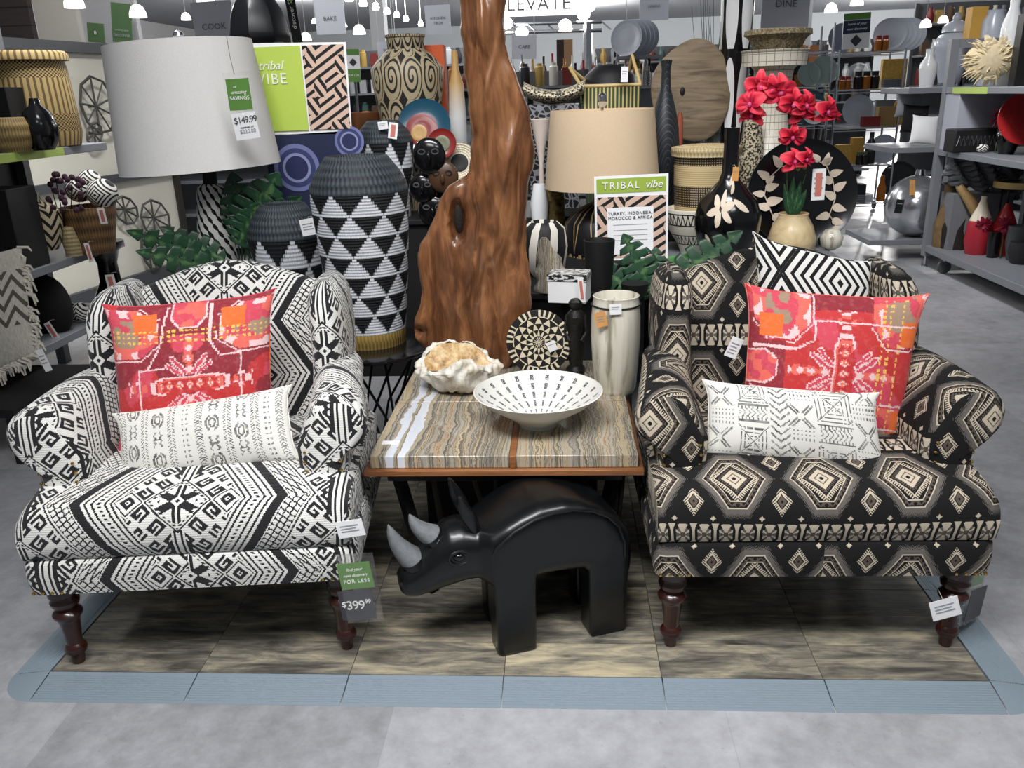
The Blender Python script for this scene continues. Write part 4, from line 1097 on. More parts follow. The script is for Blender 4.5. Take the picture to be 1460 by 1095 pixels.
# mosaic plate on a stand
Bp = atZ(768, 535, TOP); Bp[1] = min(Bp[1], 1.27); c0 = atY(768, 484, Bp[1]); s = mpp(c0); rr_ = 46*s
pt = thing('mosaic_plate', 'round black and cream triangle mosaic plate standing behind the white bowl', 'plate', (c0[0], c0[1], TOP))
def f_mos():
    x, y = uvE(); t_ = x; r_ = y    # y: radius share
    k = (r_*5.2).floor(); f = (r_*5.2).frac(); a = ((t_*14+k*.5).frac()*2-1).abs()
    tri = a < (1-f)*.85; rim = r_ > .80; ray = ((t_*36).frac() < .45)*((t_*8).frac() < .72)
    return mix(mix(rim, tri, ray) if False else (tri*(1-rim)+ray*rim), '#15120f', '#d3c8ac')
MOS = mat('triangle_mosaic', rough=.45, fn=f_mos)
tz = rotX(PI/2-.18)
zc = max(rr_*.985, c0[2]-TOP)
def disc(mb, c, R, axis, th=.012, n=64, rim=.0):
    P = []; 
    for i in range(n):
        t = 2*PI*i/n; P.append([np.array(c)+axis@np.array([R*f*math.sin(t), R*f*math.cos(t), h]) for f, h in ((.001, 0), (.25, 0), (.5, .0), (.8, .002), (1.0, rim), (1.0, rim-th), (.001, -th))])
    return mb.surf(P, cu=True, V=[0, .25, .5, .8, 1.0, 1.0, 1.0])
obj('plate_face', disc(MB(), (0, 0, rr_*math.cos(.18)+.012), rr_, tz), MOS, pt, smooth=40)
obj('stand', MB().tube([(-.05, -.03, .004), (-.04, .02, .02), (-.03, .07, .10)], .004, 6), BLM, pt); obj('stand', MB().tube([(.05, -.03, .004), (.04, .02, .02), (.03, .07, .10)], .004, 6), BLM, pt)
price_tag('white square sticker at the centre of the triangle mosaic plate', (778, 490), (790, 485), (783, 503), float(c0[1])-.035, WHT, name='sticker', lines=1)
# carved figure
Bf = atZ(821, 532, TOP); fg = thing('carved_figure', 'tall thin black carved figure between the mosaic plate and the cream vase', 'statue', tuple(Bf)); s = mpp(Bf)
pr = [(h*s, zrow(Bf, r)-TOP) for h, r in ((13, 532), (13, 525), (9, 520), (12, 505), (13, 480), (12, 462), (13, 450), (9, 444), (6, 441), (9, 436), (9, 430), (5, 426))]
obj('figure_body', MB().lathe(pr, 24, wob=lambda t, h: 1+.12*math.sin(3*t+h*60)), mat('carved_ebony', '#14120f', .4, bump=(120, 1)), fg)
for sx in (-1, 1): obj('arm', MB().tube([(sx*12*s, 0, pr[6][1]), (sx*15*s, -.01, pr[4][1]+.02), (sx*8*s, -.03, pr[4][1]-.01)], .008, 8), mat('carved_ebony'), fg)
# cream vase with tags
Bc = atZ(877, 556, TOP); cv = thing('ceramic_vase', 'tall cream streaked ceramic vase on the onyx table beside the black armchair', 'vase', tuple(Bc))
jug('', '', '', Bc, [(26, 556), (29, 550), (32, 520), (34.5, 480), (34, 450), (32, 430), (31, 424), (32, 421)], CRK, parent=cv, part='vase_body', inner=.12)
s = mpp(Bc); obj('cord', MB().tube([(33.5*s*math.cos(t), 33.5*s*math.sin(t), zrow(Bc, 433)-TOP) for t in np.linspace(0, 2*PI, 33)[:-1]], .003, 6, closed=True), BLM, cv)
yv = float(Bc[1])-33*s-.006
price_tag('orange paper tag tied on the cream streaked vase', (846, 447), (862, 443), (851, 468), yv, KRF, name='paper_tag', lines=3)
price_tag('white barcode sticker on the rim of the cream streaked vase', (869, 434), (886, 433), (870, 449), yv-.004, WHT, name='sticker', lines=2)
# ================================================================ card tag hanging on the left chair
tg, *_q = card('price_ticket', 'clear sleeve with green and charcoal card priced $399.99 hanging from the ivory armchair', 'tag', (479, 805), (526, 800), (483, 842), -.005, GRN,
     [('find your', .5, .25, .15, TXW, {'shear': .3}), ('next discovery', .5, .47, .14, TXW, {'shear': .3}), ('FOR LESS', .5, .70, .19, TXW, {'sp': 1.2})])
card('price_card', '', '', (481, 844), (529, 841), (484, 885), -.005, CHA, [('$', .13, .45, .26, TXW, {}), ('399', .47, .5, .42, TXW, {'sp': .88}), ('99', .85, .38, .20, TXW, {'sp': .9})], parent=tg)
card('clear_sleeve', '', '', (478, 791), (531, 788), (483, 889), -.009, CLR, parent=tg)
o_ = np.array(tg.location); obj('string', MB().tube([atY(497, 792, -.005)-o_, atY(500, 775, .03)-o_], .001, 6), BLM, tg)
price_tag('white label pinned to the front right corner of the ivory armchair', (477, 745), (515, 739), (480, 769), .055, WHT, lines=3)
price_tag('white label tied to the front right leg of the black armchair', (1324, 860), (1365, 849), (1331, 886), .10, WHT, lines=3)
tg, *_q = card('price_ticket', 'clear sleeve with green card hanging beside the right leg of the black armchair', 'tag', (1388, 800), (1410, 793), (1382, 838), .20, GRN, Y2=.32)
card('price_card', '', '', (1386, 842), (1408, 834), (1379, 885), .20, CHA, parent=tg, Y2=.32); card('clear_sleeve', '', '', (1389, 797), (1413, 790), (1376, 890), .196, CLR, parent=tg, Y2=.316)
price_tag('white care label sticking out behind the mudcloth cushion on the black armchair', (1262, 640), (1300, 648), (1258, 674), .36, WHT, lines=4)
price_tag('white barcode tag hanging at the left edge of the red cushion on the black armchair', (1045, 479), (1061, 485), (1034, 507), .60, WHT, lines=4)
# ================================================================ black table behind: framed sign, lamp, vases
bt = thing('display_table', 'black skirted display table behind the onyx table carrying the framed sign', 'table', (.16, 2.1, 0))
obj('table_top', MB().box((0, 0, .785), (.70, 1.15, .03)), BLM, bt, bevel=.004); obj('skirt', MB().box((0, 0, .385), (.66, 1.11, .77)), mat('black_cloth', '#0d0d0f', .9), bt)
rt = thing('display_table', 'grey topped display table behind the black armchair carrying the orchid and black plate', 'table', (1.05, 2.25, 0))
obj('table_top', MB().box((0, 0, .78), (1.03, .98, .04)), GRY, rt, bevel=.004)
for sx in (-.43, .43):
    for sy in (-.41, .41): obj('leg', MB().box((sx, sy, .38), (.05, .05, .76)), GRD, rt)
ht = thing('display_riser', 'black stepped display riser at the back carrying baskets, jars and masks', 'riser', (.30, 3.17, 0))
obj('riser_top', MB().box((0, 0, .935), (2.8, .79, .03)), BLM, ht, bevel=.004); obj('riser_body', MB().box((0, 0, .46), (2.7, .75, .92)), mat('black_cloth'), ht)
Z1 = .80; Z2 = .95
# framed sign
YS = 1.98
sg, cen, ex, ey, n_, w_, h_ = card('framed_sign', 'white framed TRIBAL vibe sign with black zigzag print standing on the black table', 'sign', (847, 252), (953, 247), (849, 372), YS, WHT, th=.006)
o_ = np.array(sg.location)
def part_on(root, o, name, cen, ex, ey, n, w_, h_, u0, u1, v0, v1, mt, off=.004, th=.001):
    c = cen-o+ex*w_*((u0+u1)/2-.5)+ey*h_*(.5-(v0+v1)/2)+n*off; a, b = w_*(u1-u0)/2, h_*(v1-v0)/2
    return obj(name, MB().prism([(-a, -b), (a, -b), (a, b), (-a, b)], c, ex, ey, th), mt, root)
part_on(sg, o_, 'green_band', cen, ex, ey, n_, w_, h_, .03, .97, .03, .20, mat('sign_green', '#9bb24a', .45))
part_on(sg, o_, 'zigzag_print', cen, ex, ey, n_, w_, h_, .03, .97, .245, .97, GEO)
part_on(sg, o_, 'white_panel', cen, ex, ey, n_, w_, h_, .17, .80, .37, .93, WHT, off=.0055)
tt = cen-o_
for s_, u_, v_, sz, m_, k_ in (('TRIBAL', .36, .115, .115, TXW, {'sp': 1.25}), ('vibe', .80, .115, .125, TXW, {'shear': .3}), ('TURKEY, INDONESIA,', .485, .44, .05, TXT, {'sp': 1.1}), ('MOROCCO & AFRICA', .485, .495, .05, TXT, {'sp': 1.1})):
    text(s_, sz*h_, m_, tt+ex*w_*(u_-.5)+ey*h_*(.5-v_)+n_*.0075, ex, ey, sg, **k_)
for k, v_ in enumerate((.575, .64, .70, .76)): blind(sg, o_, cen, ex, ey, n_, w_, h_, .25, .72, v_, h_*.007, TXG, off=.0065)
obj('foot', MB().box((cen-o_)+np.array([0, .04, -h_/2-.01]), (w_*.9, .12, .02)), CLR, sg)
# lamp with tan shade
B = np.array([float(atY(858, 300, 2.45)[0]), 2.45, Z1]); lr = thing('table_lamp', 'table lamp with tan drum shade and black carved base behind the framed sign', 'lamp', tuple(B)); s = mpp(B)
def f_band():
    x, y = uvE(); k = ((x*12).frac()*2-1).abs(); f = (y*3).frac(); t_ = (k < f*.8)*(k > f*.45)+((f-.94).abs() < .03)*((x*60).frac() < .5)
    return mix(t_, '#121113', '#a78f66')
obj('lamp_base', MB().lathe([(h*s, zrow(B, r)-Z1) for h, r in ((40, 400), (50, 385), (56, 350), (52, 315), (38, 300), (24, 292), (12, 285), (6, 270), (6, 200))], 40), mat('carved_lamp_base', rough=.4, fn=f_band), lr, smooth=60)
z0, z1 = zrow(B, 266)-Z1, zrow(B, 156)-Z1; r0, r1 = 79*s, 70*s
obj('shade', MB().lathe([(r0, z0), (r1, z1), (r1-.004, z1), (r0-.004, z0)], 64, cap=False), LI2, lr, smooth=60); obj('shade_lid', MB().lathe([(.01, z1-.01), (r1-.004, z1-.01)], 40, cap=False), LI2, lr)
obj('finial', MB().lathe([(.008, z1-.01), (.008, z1+.01), (.02, z1+.02), (.026, z1+.04), (.02, z1+.07), (.004, z1+.08)], 20), CHR, lr)
# black cylinder vase, inlaid box, onyx flame, gold pot, striped drum
B = atZ(854, 412, Z1); jug('cylinder_vase', 'plain black tapered cylinder vase in front of the tan lamp', 'vase', B, [(18, 412), (20, 380), (22, 348), (22, 342)], BLM, inner=.1)
def f_inl():
    x, y, z = objE(); n = noise(vec(x*30, y*60, z*90), 1.5, 3); return mix((n > .52)*1, '#d6d6d2', '#1e1e20')
B = atZ(812, 428, Z1); bxo = thing('inlaid_box', 'small white box with black inlaid lid behind the mosaic plate', 'box', tuple(B), -12); s = mpp(B)
obj('box_body', MB().box((0, 0, .045), (54*s, .12, .09)), WHT, bxo, bevel=.003); obj('box_lid', MB().box((0, 0, .105), (56*s, .125, .03)), mat('inlay', rough=.4, fn=f_inl), bxo, bevel=.003)
price_tag('salmon striped paper tag on the small inlaid box', (823, 396), (831, 395), (823, 432), float(B[1])-.09, WHT, name='paper_tag', lines=0, stripe=PNK)
B = atZ(790, 415, Z1); mb = MB(); s = mpp(B); secs = []
for k in range(14):
    t = k/13; hw = (26*(1-t)**.7+3)*s*(1+.12*math.sin(k*1.7)); cx_ = -14*s*t*math.sin(t*2)
    secs.append([(cx_+hw*math.cos(a)*(1+.1*math.sin(3*a+k)), .045*(1.1-t)*math.sin(a), t*(zrow(B, 338)-Z1)) for a in np.linspace(0, 2*PI, 19)[:-1]])
mb.surf(secs, cv=True); mb.face(secs[-1]); fl = obj('onyx_flame', mb, ONX, smooth=60); fl.location = tuple(B); tag(fl, 'jagged upright piece of cream and brown onyx behind the inlaid box', 'stone')
def f_drum():
    x, y = uvE(); k = (x*7).frac(); return mix(((k-.5-(y-.5)*.6).abs() < .2), '#141415', '#ddd8cc')
B = atZ(776, 392, Z1+.0); jug('striped_pot', 'rounded black and cream striped pot tucked beside the wood slab', 'pot', B, [(20, 392), (30, 380), (34, 350), (30, 325), (20, 316)], mat('drum_stripe', rough=.6, fn=f_drum), inner=.03)
B = np.array([float(atY(788, 300, 2.62)[0]), 2.62, Z1]); jug('gold_vase', 'mottled gold cylinder vase under the tan lamp shade', 'vase', B, [(16, 345), (17, 330), (17, 285), (16, 270)], mat('mottled_gold', rough=.4, metal=.4, fn=lambda: (lambda o: mix((noise(vec(*o), 40, 4, .7)-.4)*3, '#4f4326', '#a48d55'))(objE())), inner=.05)
# monstera in front of the sign
B = atZ(905, 420, Z1); mp = thing('monstera_plant', 'green monstera leaves rising in front of the framed sign', 'plant', tuple(B)); o_ = np.array(mp.location)
obj('pot', MB().lathe([(.05, 0), (.06, .05), (.05, .05)], 20), BLM, mp)
for bp, tp, w_, m_ in (((925, 405), (888, 330), 52, LEAF), ((905, 415), (835, 368), 44, LEAF), ((915, 412), (985, 360), 44, LEAF2), ((900, 425), (858, 408), 34, LEAF), ((935, 410), (935, 350), 46, LEAF), ((960, 400), (1060, 325), 54, LEAF), ((930, 420), (880, 385), 40, LEAF)):
    Yb = 1.55; pleaf(bp, tp, Yb, Yb+.05, w_, mp, o_, mt=m_, droop=.03); a = atY(*bp, Yb)-o_; obj('stem', MB().tube([(0, 0, .03), a*.6+np.array([0, 0, -.01]), a], .004, 6), STEM, mp)
# ---- right table
def f_bwl2():
    x, y = uvE(); r = (y*9).floor(); a = (((x*34).frac()*2-1).abs()-((y*9).frac())).abs() < .22; b = (r.mod(2) < .5); ring = ((y*9).frac() < .12)
    return mix((a*b+ring).min(1), '#d9d4c4', '#17171a')
B = atZ(988, 358, Z1); jug('patterned_bowl', 'cream bowl with black woven bands beside the black flower vase', 'bowl', B, [(18, 352), (22, 348), (36, 325), (41, 300), (41, 296)], mat('bowl_bands', rough=.5, fn=f_bwl2), inner=.06)
B = atZ(1034, 372, Z1); fv = thing('bottle_vase', 'shiny black long-necked vase with cream flower carving', 'vase', tuple(B)); s = mpp(B)
pr = [(h*s, zrow(B, r)-Z1) for h, r in ((20, 372), (36, 356), (45, 325), (46, 308), (40, 288), (26, 270), (15, 258), (11, 245), (10, 215), (10.5, 182))]
obj('vase_body', MB().lathe(pr, 48), BLK, fv, smooth=60)
PCR = mat('carved_cream_clay', '#d9c9b4', .7, vary=.08)
def on_vase(ang, z, off=.002):
    zz = [p[1] for p in pr]; r_ = np.interp(z, zz, [p[0] for p in pr]); dr = (np.interp(z+.005, zz, [p[0] for p in pr])-np.interp(z-.005, zz, [p[0] for p in pr]))/.01
    n = np.array([math.sin(ang), -math.cos(ang), -dr]); n /= np.linalg.norm(n); return np.array([r_*math.sin(ang), -r_*math.cos(ang), z])+n*off
def vase_petal(a0, z0, da, dz, wd):
    mb = MB(); P = []
    for i in range(9):
        t = i/8; w2 = wd*math.sin(PI*min(1, .08+t*.9))**.7; P.append([on_vase(a0+da*t-dz/abs(math.hypot(da, dz))*w2*f*6, z0+dz*t+da/math.hypot(da, dz)*w2*f*.9, .0025) for f in (-1, -.5, 0, .5, 1)])
    mb.surf(P); return mb
zc_ = zrow(B, 293)-Z1
for k in range(6):
    a = 2*PI*k/6+.3; obj('carved_petal', vase_petal(-.42+.05*math.cos(a), zc_+.01*math.sin(a), .42*math.cos(a), .075*math.sin(a), .022), PCR, fv)
for a0, z0, da, dz in ((-.9, zrow(B, 330)-Z1, .2, -.05), (.75, zrow(B, 328)-Z1, .15, -.04), (-.1, zrow(B, 272)-Z1, .3, .05), (-.2, zrow(B, 262)-Z1, .5, .06), (.0, zrow(B, 300)-Z1+.06, .5, -.05)):
    obj('carved_leaf', vase_petal(a0, z0, da, dz, .02), PCR, fv)
# striped lidded basket
def f_stp():
    x, y = uvE(); k = (y*7).floor(); f = k.mod(2); lat = ((x*90).frac() < .5)*((y*60).frac() < .5); n = ((y*70).frac() < .5)
    return mix(f, mix(n*.6, '#c9b488', '#94805a'), mix(lat, '#1b1917', '#a8936c'))
B = np.array([float(atY(1004, 300, 2.55)[0]), 2.55, Z1]); bk = thing('lidded_basket', 'striped black and straw lidded basket behind the patterned bowl', 'basket', tuple(B)); s = mpp(B); STP = mat('striped_straw', rough=.7, fn=f_stp)
obj('basket_body', MB().lathe([(h*s, zrow(B, r)-Z1) for h, r in ((38, 335), (41, 325), (43, 270), (44, 222), (40, 222))], 48), STP, bk, smooth=50)
obj('basket_lid', MB().lathe([(h*s, zrow(B, r)-Z1) for h, r in ((40, 222), (48, 221), (48.5, 215), (48, 209), (30, 206), (28, 208))], 48), mat('pale_straw', rough=.7, fn=fab_knit('#8f7d58', '#cdbb90', 60, 12)), bk, smooth=50)
# black plate with carved vines, standing
c0 = atY(1142, 291, 2.50); s = mpp(c0); rr_ = 76*s; bp_ = thing('vine_plate', 'large round black plate with carved vine leaves standing behind the orchid', 'plate', (c0[0], c0[1], Z1)); o_ = np.array(bp_.location)
zc = max(rr_*math.cos(.22)+.004, c0[2]-Z1); AX = rotX(PI/2-.22)
obj('plate_face', disc(MB(), (0, 0, zc), rr_, AX, th=.02, rim=.02), BLK, bp_, smooth=40)
def ond(x, y, h=.014): return np.array([0, 0, zc])+AX@np.array([x, y, h])
VN = mat('carved_cream_clay')
def vine(pts, leaves):
    P = [ond(x*rr_, y*rr_) for x, y in pts]; obj('carved_vine', MB().tube(P, .0028, 5), VN, bp_)
    for x, y, a, L_ in leaves:
        poly = [(L_*rr_*(1-math.cos(t))/2, L_*rr_*.33*math.sin(t)*(1+.6*math.cos(t+PI)*-1)*.8) for t in np.linspace(0, 2*PI, 17)[:-1]]
        ca, sa = math.cos(a), math.sin(a); poly = [(x*rr_+px_*ca-py_*sa, y*rr_+px_*sa+py_*ca) for px_, py_ in poly]
        exx = AX@np.array([1, 0, 0]); eyy = AX@np.array([0, 1, 0]); obj('carved_leaf', MB().prism(poly, ond(0, 0, .013), exx, eyy, .003), VN, bp_)
vine([(-.15, .52), (-.4, .5), (-.62, .30), (-.70, .0), (-.6, -.25), (-.5, -.5)], [(-.4, .5, 2.2, .26), (-.25, .5, 1.3, .26), (-.62, .3, 2.6, .26), (-.68, .1, .3, .26), (-.7, 0, 3.0, .22), (-.65, -.15, .2, .3), (-.6, -.25, 2.9, .26), (-.55, -.4, -.3, .28), (-.5, -.5, -1.2, .28), (-.66, .2, .8, .2)])
vine([(.20, .62), (.42, .5), (.55, .2), (.6, -.1), (.5, -.4), (.62, -.6)], [(.42, .5, 1.4, .24), (.3, .58, 2.4, .22), (.5, .33, .3, .24), (.55, .2, 2.8, .26), (.58, .05, .6, .26), (.6, -.1, 2.6, .26), (.56, -.25, -.3, .26), (.5, -.4, 3.4, .26), (.55, -.5, -.3, .24), (.62, -.6, -1.4, .26), (.35, .52, .6, .22)])
price_tag('striped paper tag with salmon patch hanging on the black vine plate', (1159, 241), (1178, 240), (1153, 286), 2.28, WHT, name='paper_tag', lines=4, stripe=PNK)
# orchid
B = atZ(1127, 362, Z1); oc = thing('potted_orchid', 'red orchid in a pale turned wooden pot in front of the black vine plate', 'plant', tuple(B)); o_ = np.array(oc.location)
jug('', '', '', B, [(26, 366), (32, 355), (33, 340), (28, 322), (20, 308), (21, 304)], TAN, parent=oc, part='pot', inner=.05)
Yo = float(B[1])
stem = [(1124, 310), (1122, 260), (1122, 210), (1128, 160), (1120, 125), (1095, 118), (1070, 140), (1065, 165)]
obj('flower_stem', MB().tube([atY(x, y, Yo)-o_ for x, y in stem], .004, 6), STEM, oc)
obj('flower_stem', MB().tube([atY(x, y, Yo)-o_ for x, y in ((1128, 160), (1150, 140), (1180, 150), (1195, 175))], .003, 6), STEM, oc)
obj('flower_stem', MB().tube([atY(x, y, Yo)-o_ for x, y in ((1123, 215), (1135, 228), (1150, 245), (1145, 262))], .003, 6), STEM, oc)
for bp, tp in (((1128, 308), (1118, 262)), ((1130, 308), (1142, 258)), ((1132, 308), (1150, 270)), ((1126, 308), (1132, 250))):
    a, b = atY(*bp, Yo-.01)-o_, atY(*tp, Yo-.02)-o_; leaf(a, b, .045, (0, -1, .1), oc, LEAF, lobes=1, depth=0, droop=0)
rsn = random.Random(11)
def flower(px_, py_, r, yaw=0, pitch=0, dy=0):
    c = atY(px_, py_, Yo-.03+dy)-o_; R3 = rotZ(yaw)@rotX(pitch)
    fc = obj('flower', MB().ball(c+R3@np.array([0, -.012, 0]), (r*.13, r*.16, r*.17), 10, 6), PKL, oc)
    for k, (a, l_, w_) in enumerate(((90, 1, .62), (200, .95, .6), (340, .95, .6), (25, 1.0, .95), (155, 1.0, .95))):
        a = math.radians(a+rsn.uniform(-10, 10)); P = []
        for i in range(9):
            t = i/8; wd = r*w_*.5*math.sin(PI*(.10+.82*t))**.8
            P.append([c+R3@np.array([math.cos(a)*t*r*l_-math.sin(a)*wd*f, -.012*math.sin(PI*t)-.02*f*f*math.sin(PI*t)*(1)+.012*t, math.sin(a)*t*r*l_+math.cos(a)*wd*f]) for f in (-1, -.5, 0, .5, 1)])
        mb = MB(); mb.surf(P, U=np.linspace(0, 1, 9), V=np.linspace(0, 1, 5)); mb.uv = [[(v_, u_) for u_, v_ in q] for q in mb.uv]; obj('petal', mb, PET, fc, solid=.001, smooth=80)
for x, y, r, yw, pc in ((1085, 125, 27, -.3, .2), (1112, 133, 30, .2, 0), (1070, 150, 26, -.6, -.2), (1072, 168, 22, -.4, -.6), (1130, 150, 26, .2, .2), (1148, 152, 26, .5, 0), (1143, 165, 24, .1, -.4), (1178, 160, 25, .6, .1), (1186, 165, 22, .8, -.4), (1130, 196, 23, -.1, .3), (1132, 232, 24, .3, -.3), (1148, 228, 20, .6, 0), (1100, 128, 24, -.1, .4)):
    flower(x, y, r*mpp(B)*.86, yw, pc, rsn.uniform(-.03, .02))
for x, y in ((1138, 240), (1147, 238)): obj('bud', MB().ball(atY(x, y, Yo-.05)-o_, (.011, .011, .013), 10, 6), mat('bud_green', '#8f8a45', .5), oc)
# dark goods behind plate
B = atZ(1184, 356, Z1); jug('marbled_egg', 'small pale marbled ball half hidden behind the black vine plate', 'ornament', B, [(6, 356), (14, 350), (16, 338), (10, 328), (3, 326)], CRK)
# ================================================================ goods on the back riser
YR = 3.1
def rb_(px, Y=YR, z=Z2): return np.array([float(atY(px, zr(px, Y, z), Y)[0]), Y, z])
def f_spiral():
    x, y = uvE(); a = (x*11).frac()-.5; k = (y*5.5).floor(); b = (y*5.5).frac()-.5
    r = E.m('SQRT', a*a+b*b); t_ = E.m('ARCTAN2', b, a)/(2*PI); s_ = (r*4.6+t_).frac(); return mix((s_ < .36)*(r < .5)+(r > .56), '#a5977a', '#201d19')
SPI = mat('spiral_carved_clay', rough=.55, fn=f_spiral)
B = rb_(594, 3.3); jug('spiral_jar', 'large wide-shouldered jar carved all over with black spirals', 'jar', B, [(26, 250), (34, 225), (42, 165), (48, 120), (49, 98), (36, 80), (24, 70), (21, 58), (27, 53), (27, 50)], SPI, n=56, inner=.1)
def wheelplate(label, px, py, rpx, Y, cols, z=Z2, tilt=.25, cat='plate', name='painted_plate', off=(0, 0)):
    c = atY(px, py, Y); s = mpp(c); R_ = rpx*s; r = thing(name, label, cat, (c[0], Y, z)); AXp = rotX(PI/2-tilt); zc = max(R_*math.cos(tilt)+.002, c[2]-z)
    prev = None
    for k, (f, m_) in enumerate(cols): obj('plate_rim' if k == 0 else 'painted_ring', disc(MB(), np.array([0, 0, zc])+AXp@np.array([off[0]*k*R_, off[1]*k*R_, .003*k]), R_*f, AXp, th=.010, n=40, rim=.012*(k == 0)), m_, r, smooth=40)
    return r
TEA = mat('teal_glaze', '#17455a', .25, coat=.4); MRN = mat('maroon_glaze', '#7c2421', .3, coat=.3); TNG = mat('tan_glaze', '#b08a50', .4)
wheelplate('teal and maroon painted plate standing under the spiral jar', 605, 180, 38, 3.0, ((1, TEA), (.6, MRN), (.3, TNG)), off=(-.1, -.12))
wheelplate('smaller maroon painted plate in front of the teal plate', 630, 205, 21, 2.9, ((1, MRN), (.55, mat('olive_glaze', '#5f6448', .4))))
wheelplate('round woven cream plate with spiky black centre next to the wood slab', 655, 232, 28, 2.95, ((1, mat('cream_weave', rough=.8, fn=fab_knit('#b8ac92', '#e3dac3', 30, 9))), (.45, BLM)), name='woven_plate')
# stacked masks
for k, (x, y, r, m_) in enumerate(((612, 222, 24, BLK), (632, 252, 22, mat('brown_mask', '#4c3524', .35)), (603, 268, 20, BLK), (618, 300, 22, BLK), (640, 275, 18, BLK))):
    c = atY(x, y, 2.72+.02*k); s = mpp(c); mk = thing('carved_mask', ['black carved mask with domed brow left of the slab', 'brown heart-shaped carved mask left of the slab', 'black carved mask with big eye beside the tall vase', 'lowest black carved mask beside the slab', 'black mask with hooked nose touching the slab'][k], 'mask', (c[0], c[1], c[2]))
    obj('mask_face', MB().ball((0, 0, 0), (r*s, .035, r*s*1.05), 24, 14), m_, mk); obj('mask_nose', MB().ball((0, -.034, -r*s*.1), (r*s*.16, .02, r*s*.35), 12, 8), m_, mk)
    for sx in (-1, 1): obj('mask_eye', MB().tube([(sx*r*s*.4+r*s*.2*math.cos(t), -.031, r*s*.25+r*s*.14*math.sin(t)) for t in np.linspace(0, 2*PI, 13)[:-1]], .004, 6, closed=True), BLM if m_ is not BLK else mat('grey_carve', '#4a4a4a', .5), mk)
    obj('rod', MB().tube([(0, .04, 0), (0, .06, Z2-c[2]+.001)], .006, 6), BLM, mk)
# small triangle vase at the back
B = rb_(556, 2.95); trivase('triangle patterned vase with flat charcoal shoulder behind the tall vase', B, (30, 40, 22), (300, 203, 172), mat('triangle_coil_weave_back', rough=.55, fn=basket_tri(8, 3.0)))
price_tag('white paper tag lying on the shoulder of the back triangle vase', (538, 174), (552, 172), (536, 186), 2.78, WHT, lines=2)
price_tag('salmon striped tag lying on the shoulder of the back triangle vase', (555, 174), (568, 176), (555, 197), 2.77, WHT, name='paper_tag', lines=0, stripe=PNK)
# copper fairy-light pot and orange basket, gourd vase
B = rb_(532, 3.35); jug('copper_bowl', 'copper bowl with sparkling lights behind the back triangle vase', 'bowl', B, [(20, 240), (28, 190), (30, 165), (30, 160)], mat('copper', '#8a5a3c', .3, .8), inner=.05)
B = rb_(626, 3.45); goods_box('orange_basket', 'bright orange woven basket behind the spiral jar', 'basket', B, 40, 65, .12, mat('orange_weave', '#c2552a', .6, bump=(60, 1)))
B = rb_(659, 3.25); jug('gourd_vase', 'slim white and straw gourd vase just left of the slab', 'vase', B, [(10, 260), (12, 220), (12, 170), (10, 120), (5, 100), (4, 72)], mat('gourd', rough=.4, fn=lambda: ramp(uvE()[1], [(.3, '#8f9296'), (.6, '#c6c6c4'), (.8, '#b48e58')])))
# beaded trough, patterned pedestal, white cone vase
def f_speck():
    x, y, z = objE(); n = noise(vec(x, y, z), 90, 2); return mix((n > .5)*1, '#c9bd9f', '#2b2a2a')
TR = np.array([float(atY(790, 140, 3.2)[0]), 3.2, 0]); s = mpp(np.array([TR[0], 3.2, 1.3])); zt_ = zrow(TR, 128)
bs = thing('beaded_bench_bowl', 'curved beaded bowl with black openwork side right of the slab', 'bowl', (TR[0], 3.2, Z2)); P = []
for i in range(17):
    t = i/16*2-1; x = t*42*s; dz = .05*t*t; P.append([(x, .13*math.cos(a)*(1-.2*abs(t)), zt_-Z2+dz-.04+.04*math.sin(a)) for a in np.linspace(0, 2*PI, 17)[:-1]])
mb = MB(); mb.surf(P, cv=True); mb.face(P[0][::-1]); mb.face(P[-1]); obj('beaded_seat', mb, mat('beads', rough=.6, fn=f_speck), bs, smooth=60)
def f_hex():
    x, y, z = objE(); d = voro(vec(x, z, 0), 30, 'DISTANCE_TO_EDGE'); return mix(d < .09, '#141416', '#7f8084')
obj('openwork_side', MB().box((0, 0, (zt_-Z2-.08)/2), (70*s, .16, zt_-Z2-.08)), mat('openwork', rough=.5, fn=f_hex), bs)
B = rb_(773, 2.9); jug('cone_vase', 'narrow white cone vase with silver foot between the slab and the tan shade', 'vase', B, [(6, 300), (4, 262), (3, 235), (6, 210), (13, 172), (13.5, 170)], mat('pinkish_white', '#cbbdb2', .4), inner=.03)
B = np.array([float(atY(769, 280, 2.55)[0]), 2.55, Z1]); jug('white_vase', 'small white vase tucked behind the right edge of the slab', 'vase', B, [(8, 345), (10, 330), (13, 290), (8, 262)], WCR)
# green handled basket
B = rb_(868, 3.3); s = mpp(B); gb = thing('trug_basket', 'green slatted basket with bamboo rim and two handles above the tan lamp', 'basket', tuple(B)); zt2 = zrow(B, 122)-Z2; w2 = 39*s
def f_slt():
    x, y, z = objE(); return mix(((x*45).frac() < .4), '#33402c', mix(z > .5, '#41512f', '#b6a568'))
P = [[(x*k, y*k, z) for x, y in ((-w2, -.12), (w2, -.12), (w2, .12), (-w2, .12))] for k, z in ((.8, 0), (.9, zt2*.5), (1, zt2))]
mb = MB(); mb.surf(P, cv=True); mb.face(P[0][::-1]); obj('basket_body', mb, mat('slats', rough=.6, fn=f_slt), gb, solid=.008)
BMB = mat('bamboo', '#c3a86c', .45)
obj('rim', MB().tube([(-w2, -.12, zt2), (w2, -.12, zt2), (w2, .12, zt2), (-w2, .12, zt2)], .010, 8, closed=True), BMB, gb)
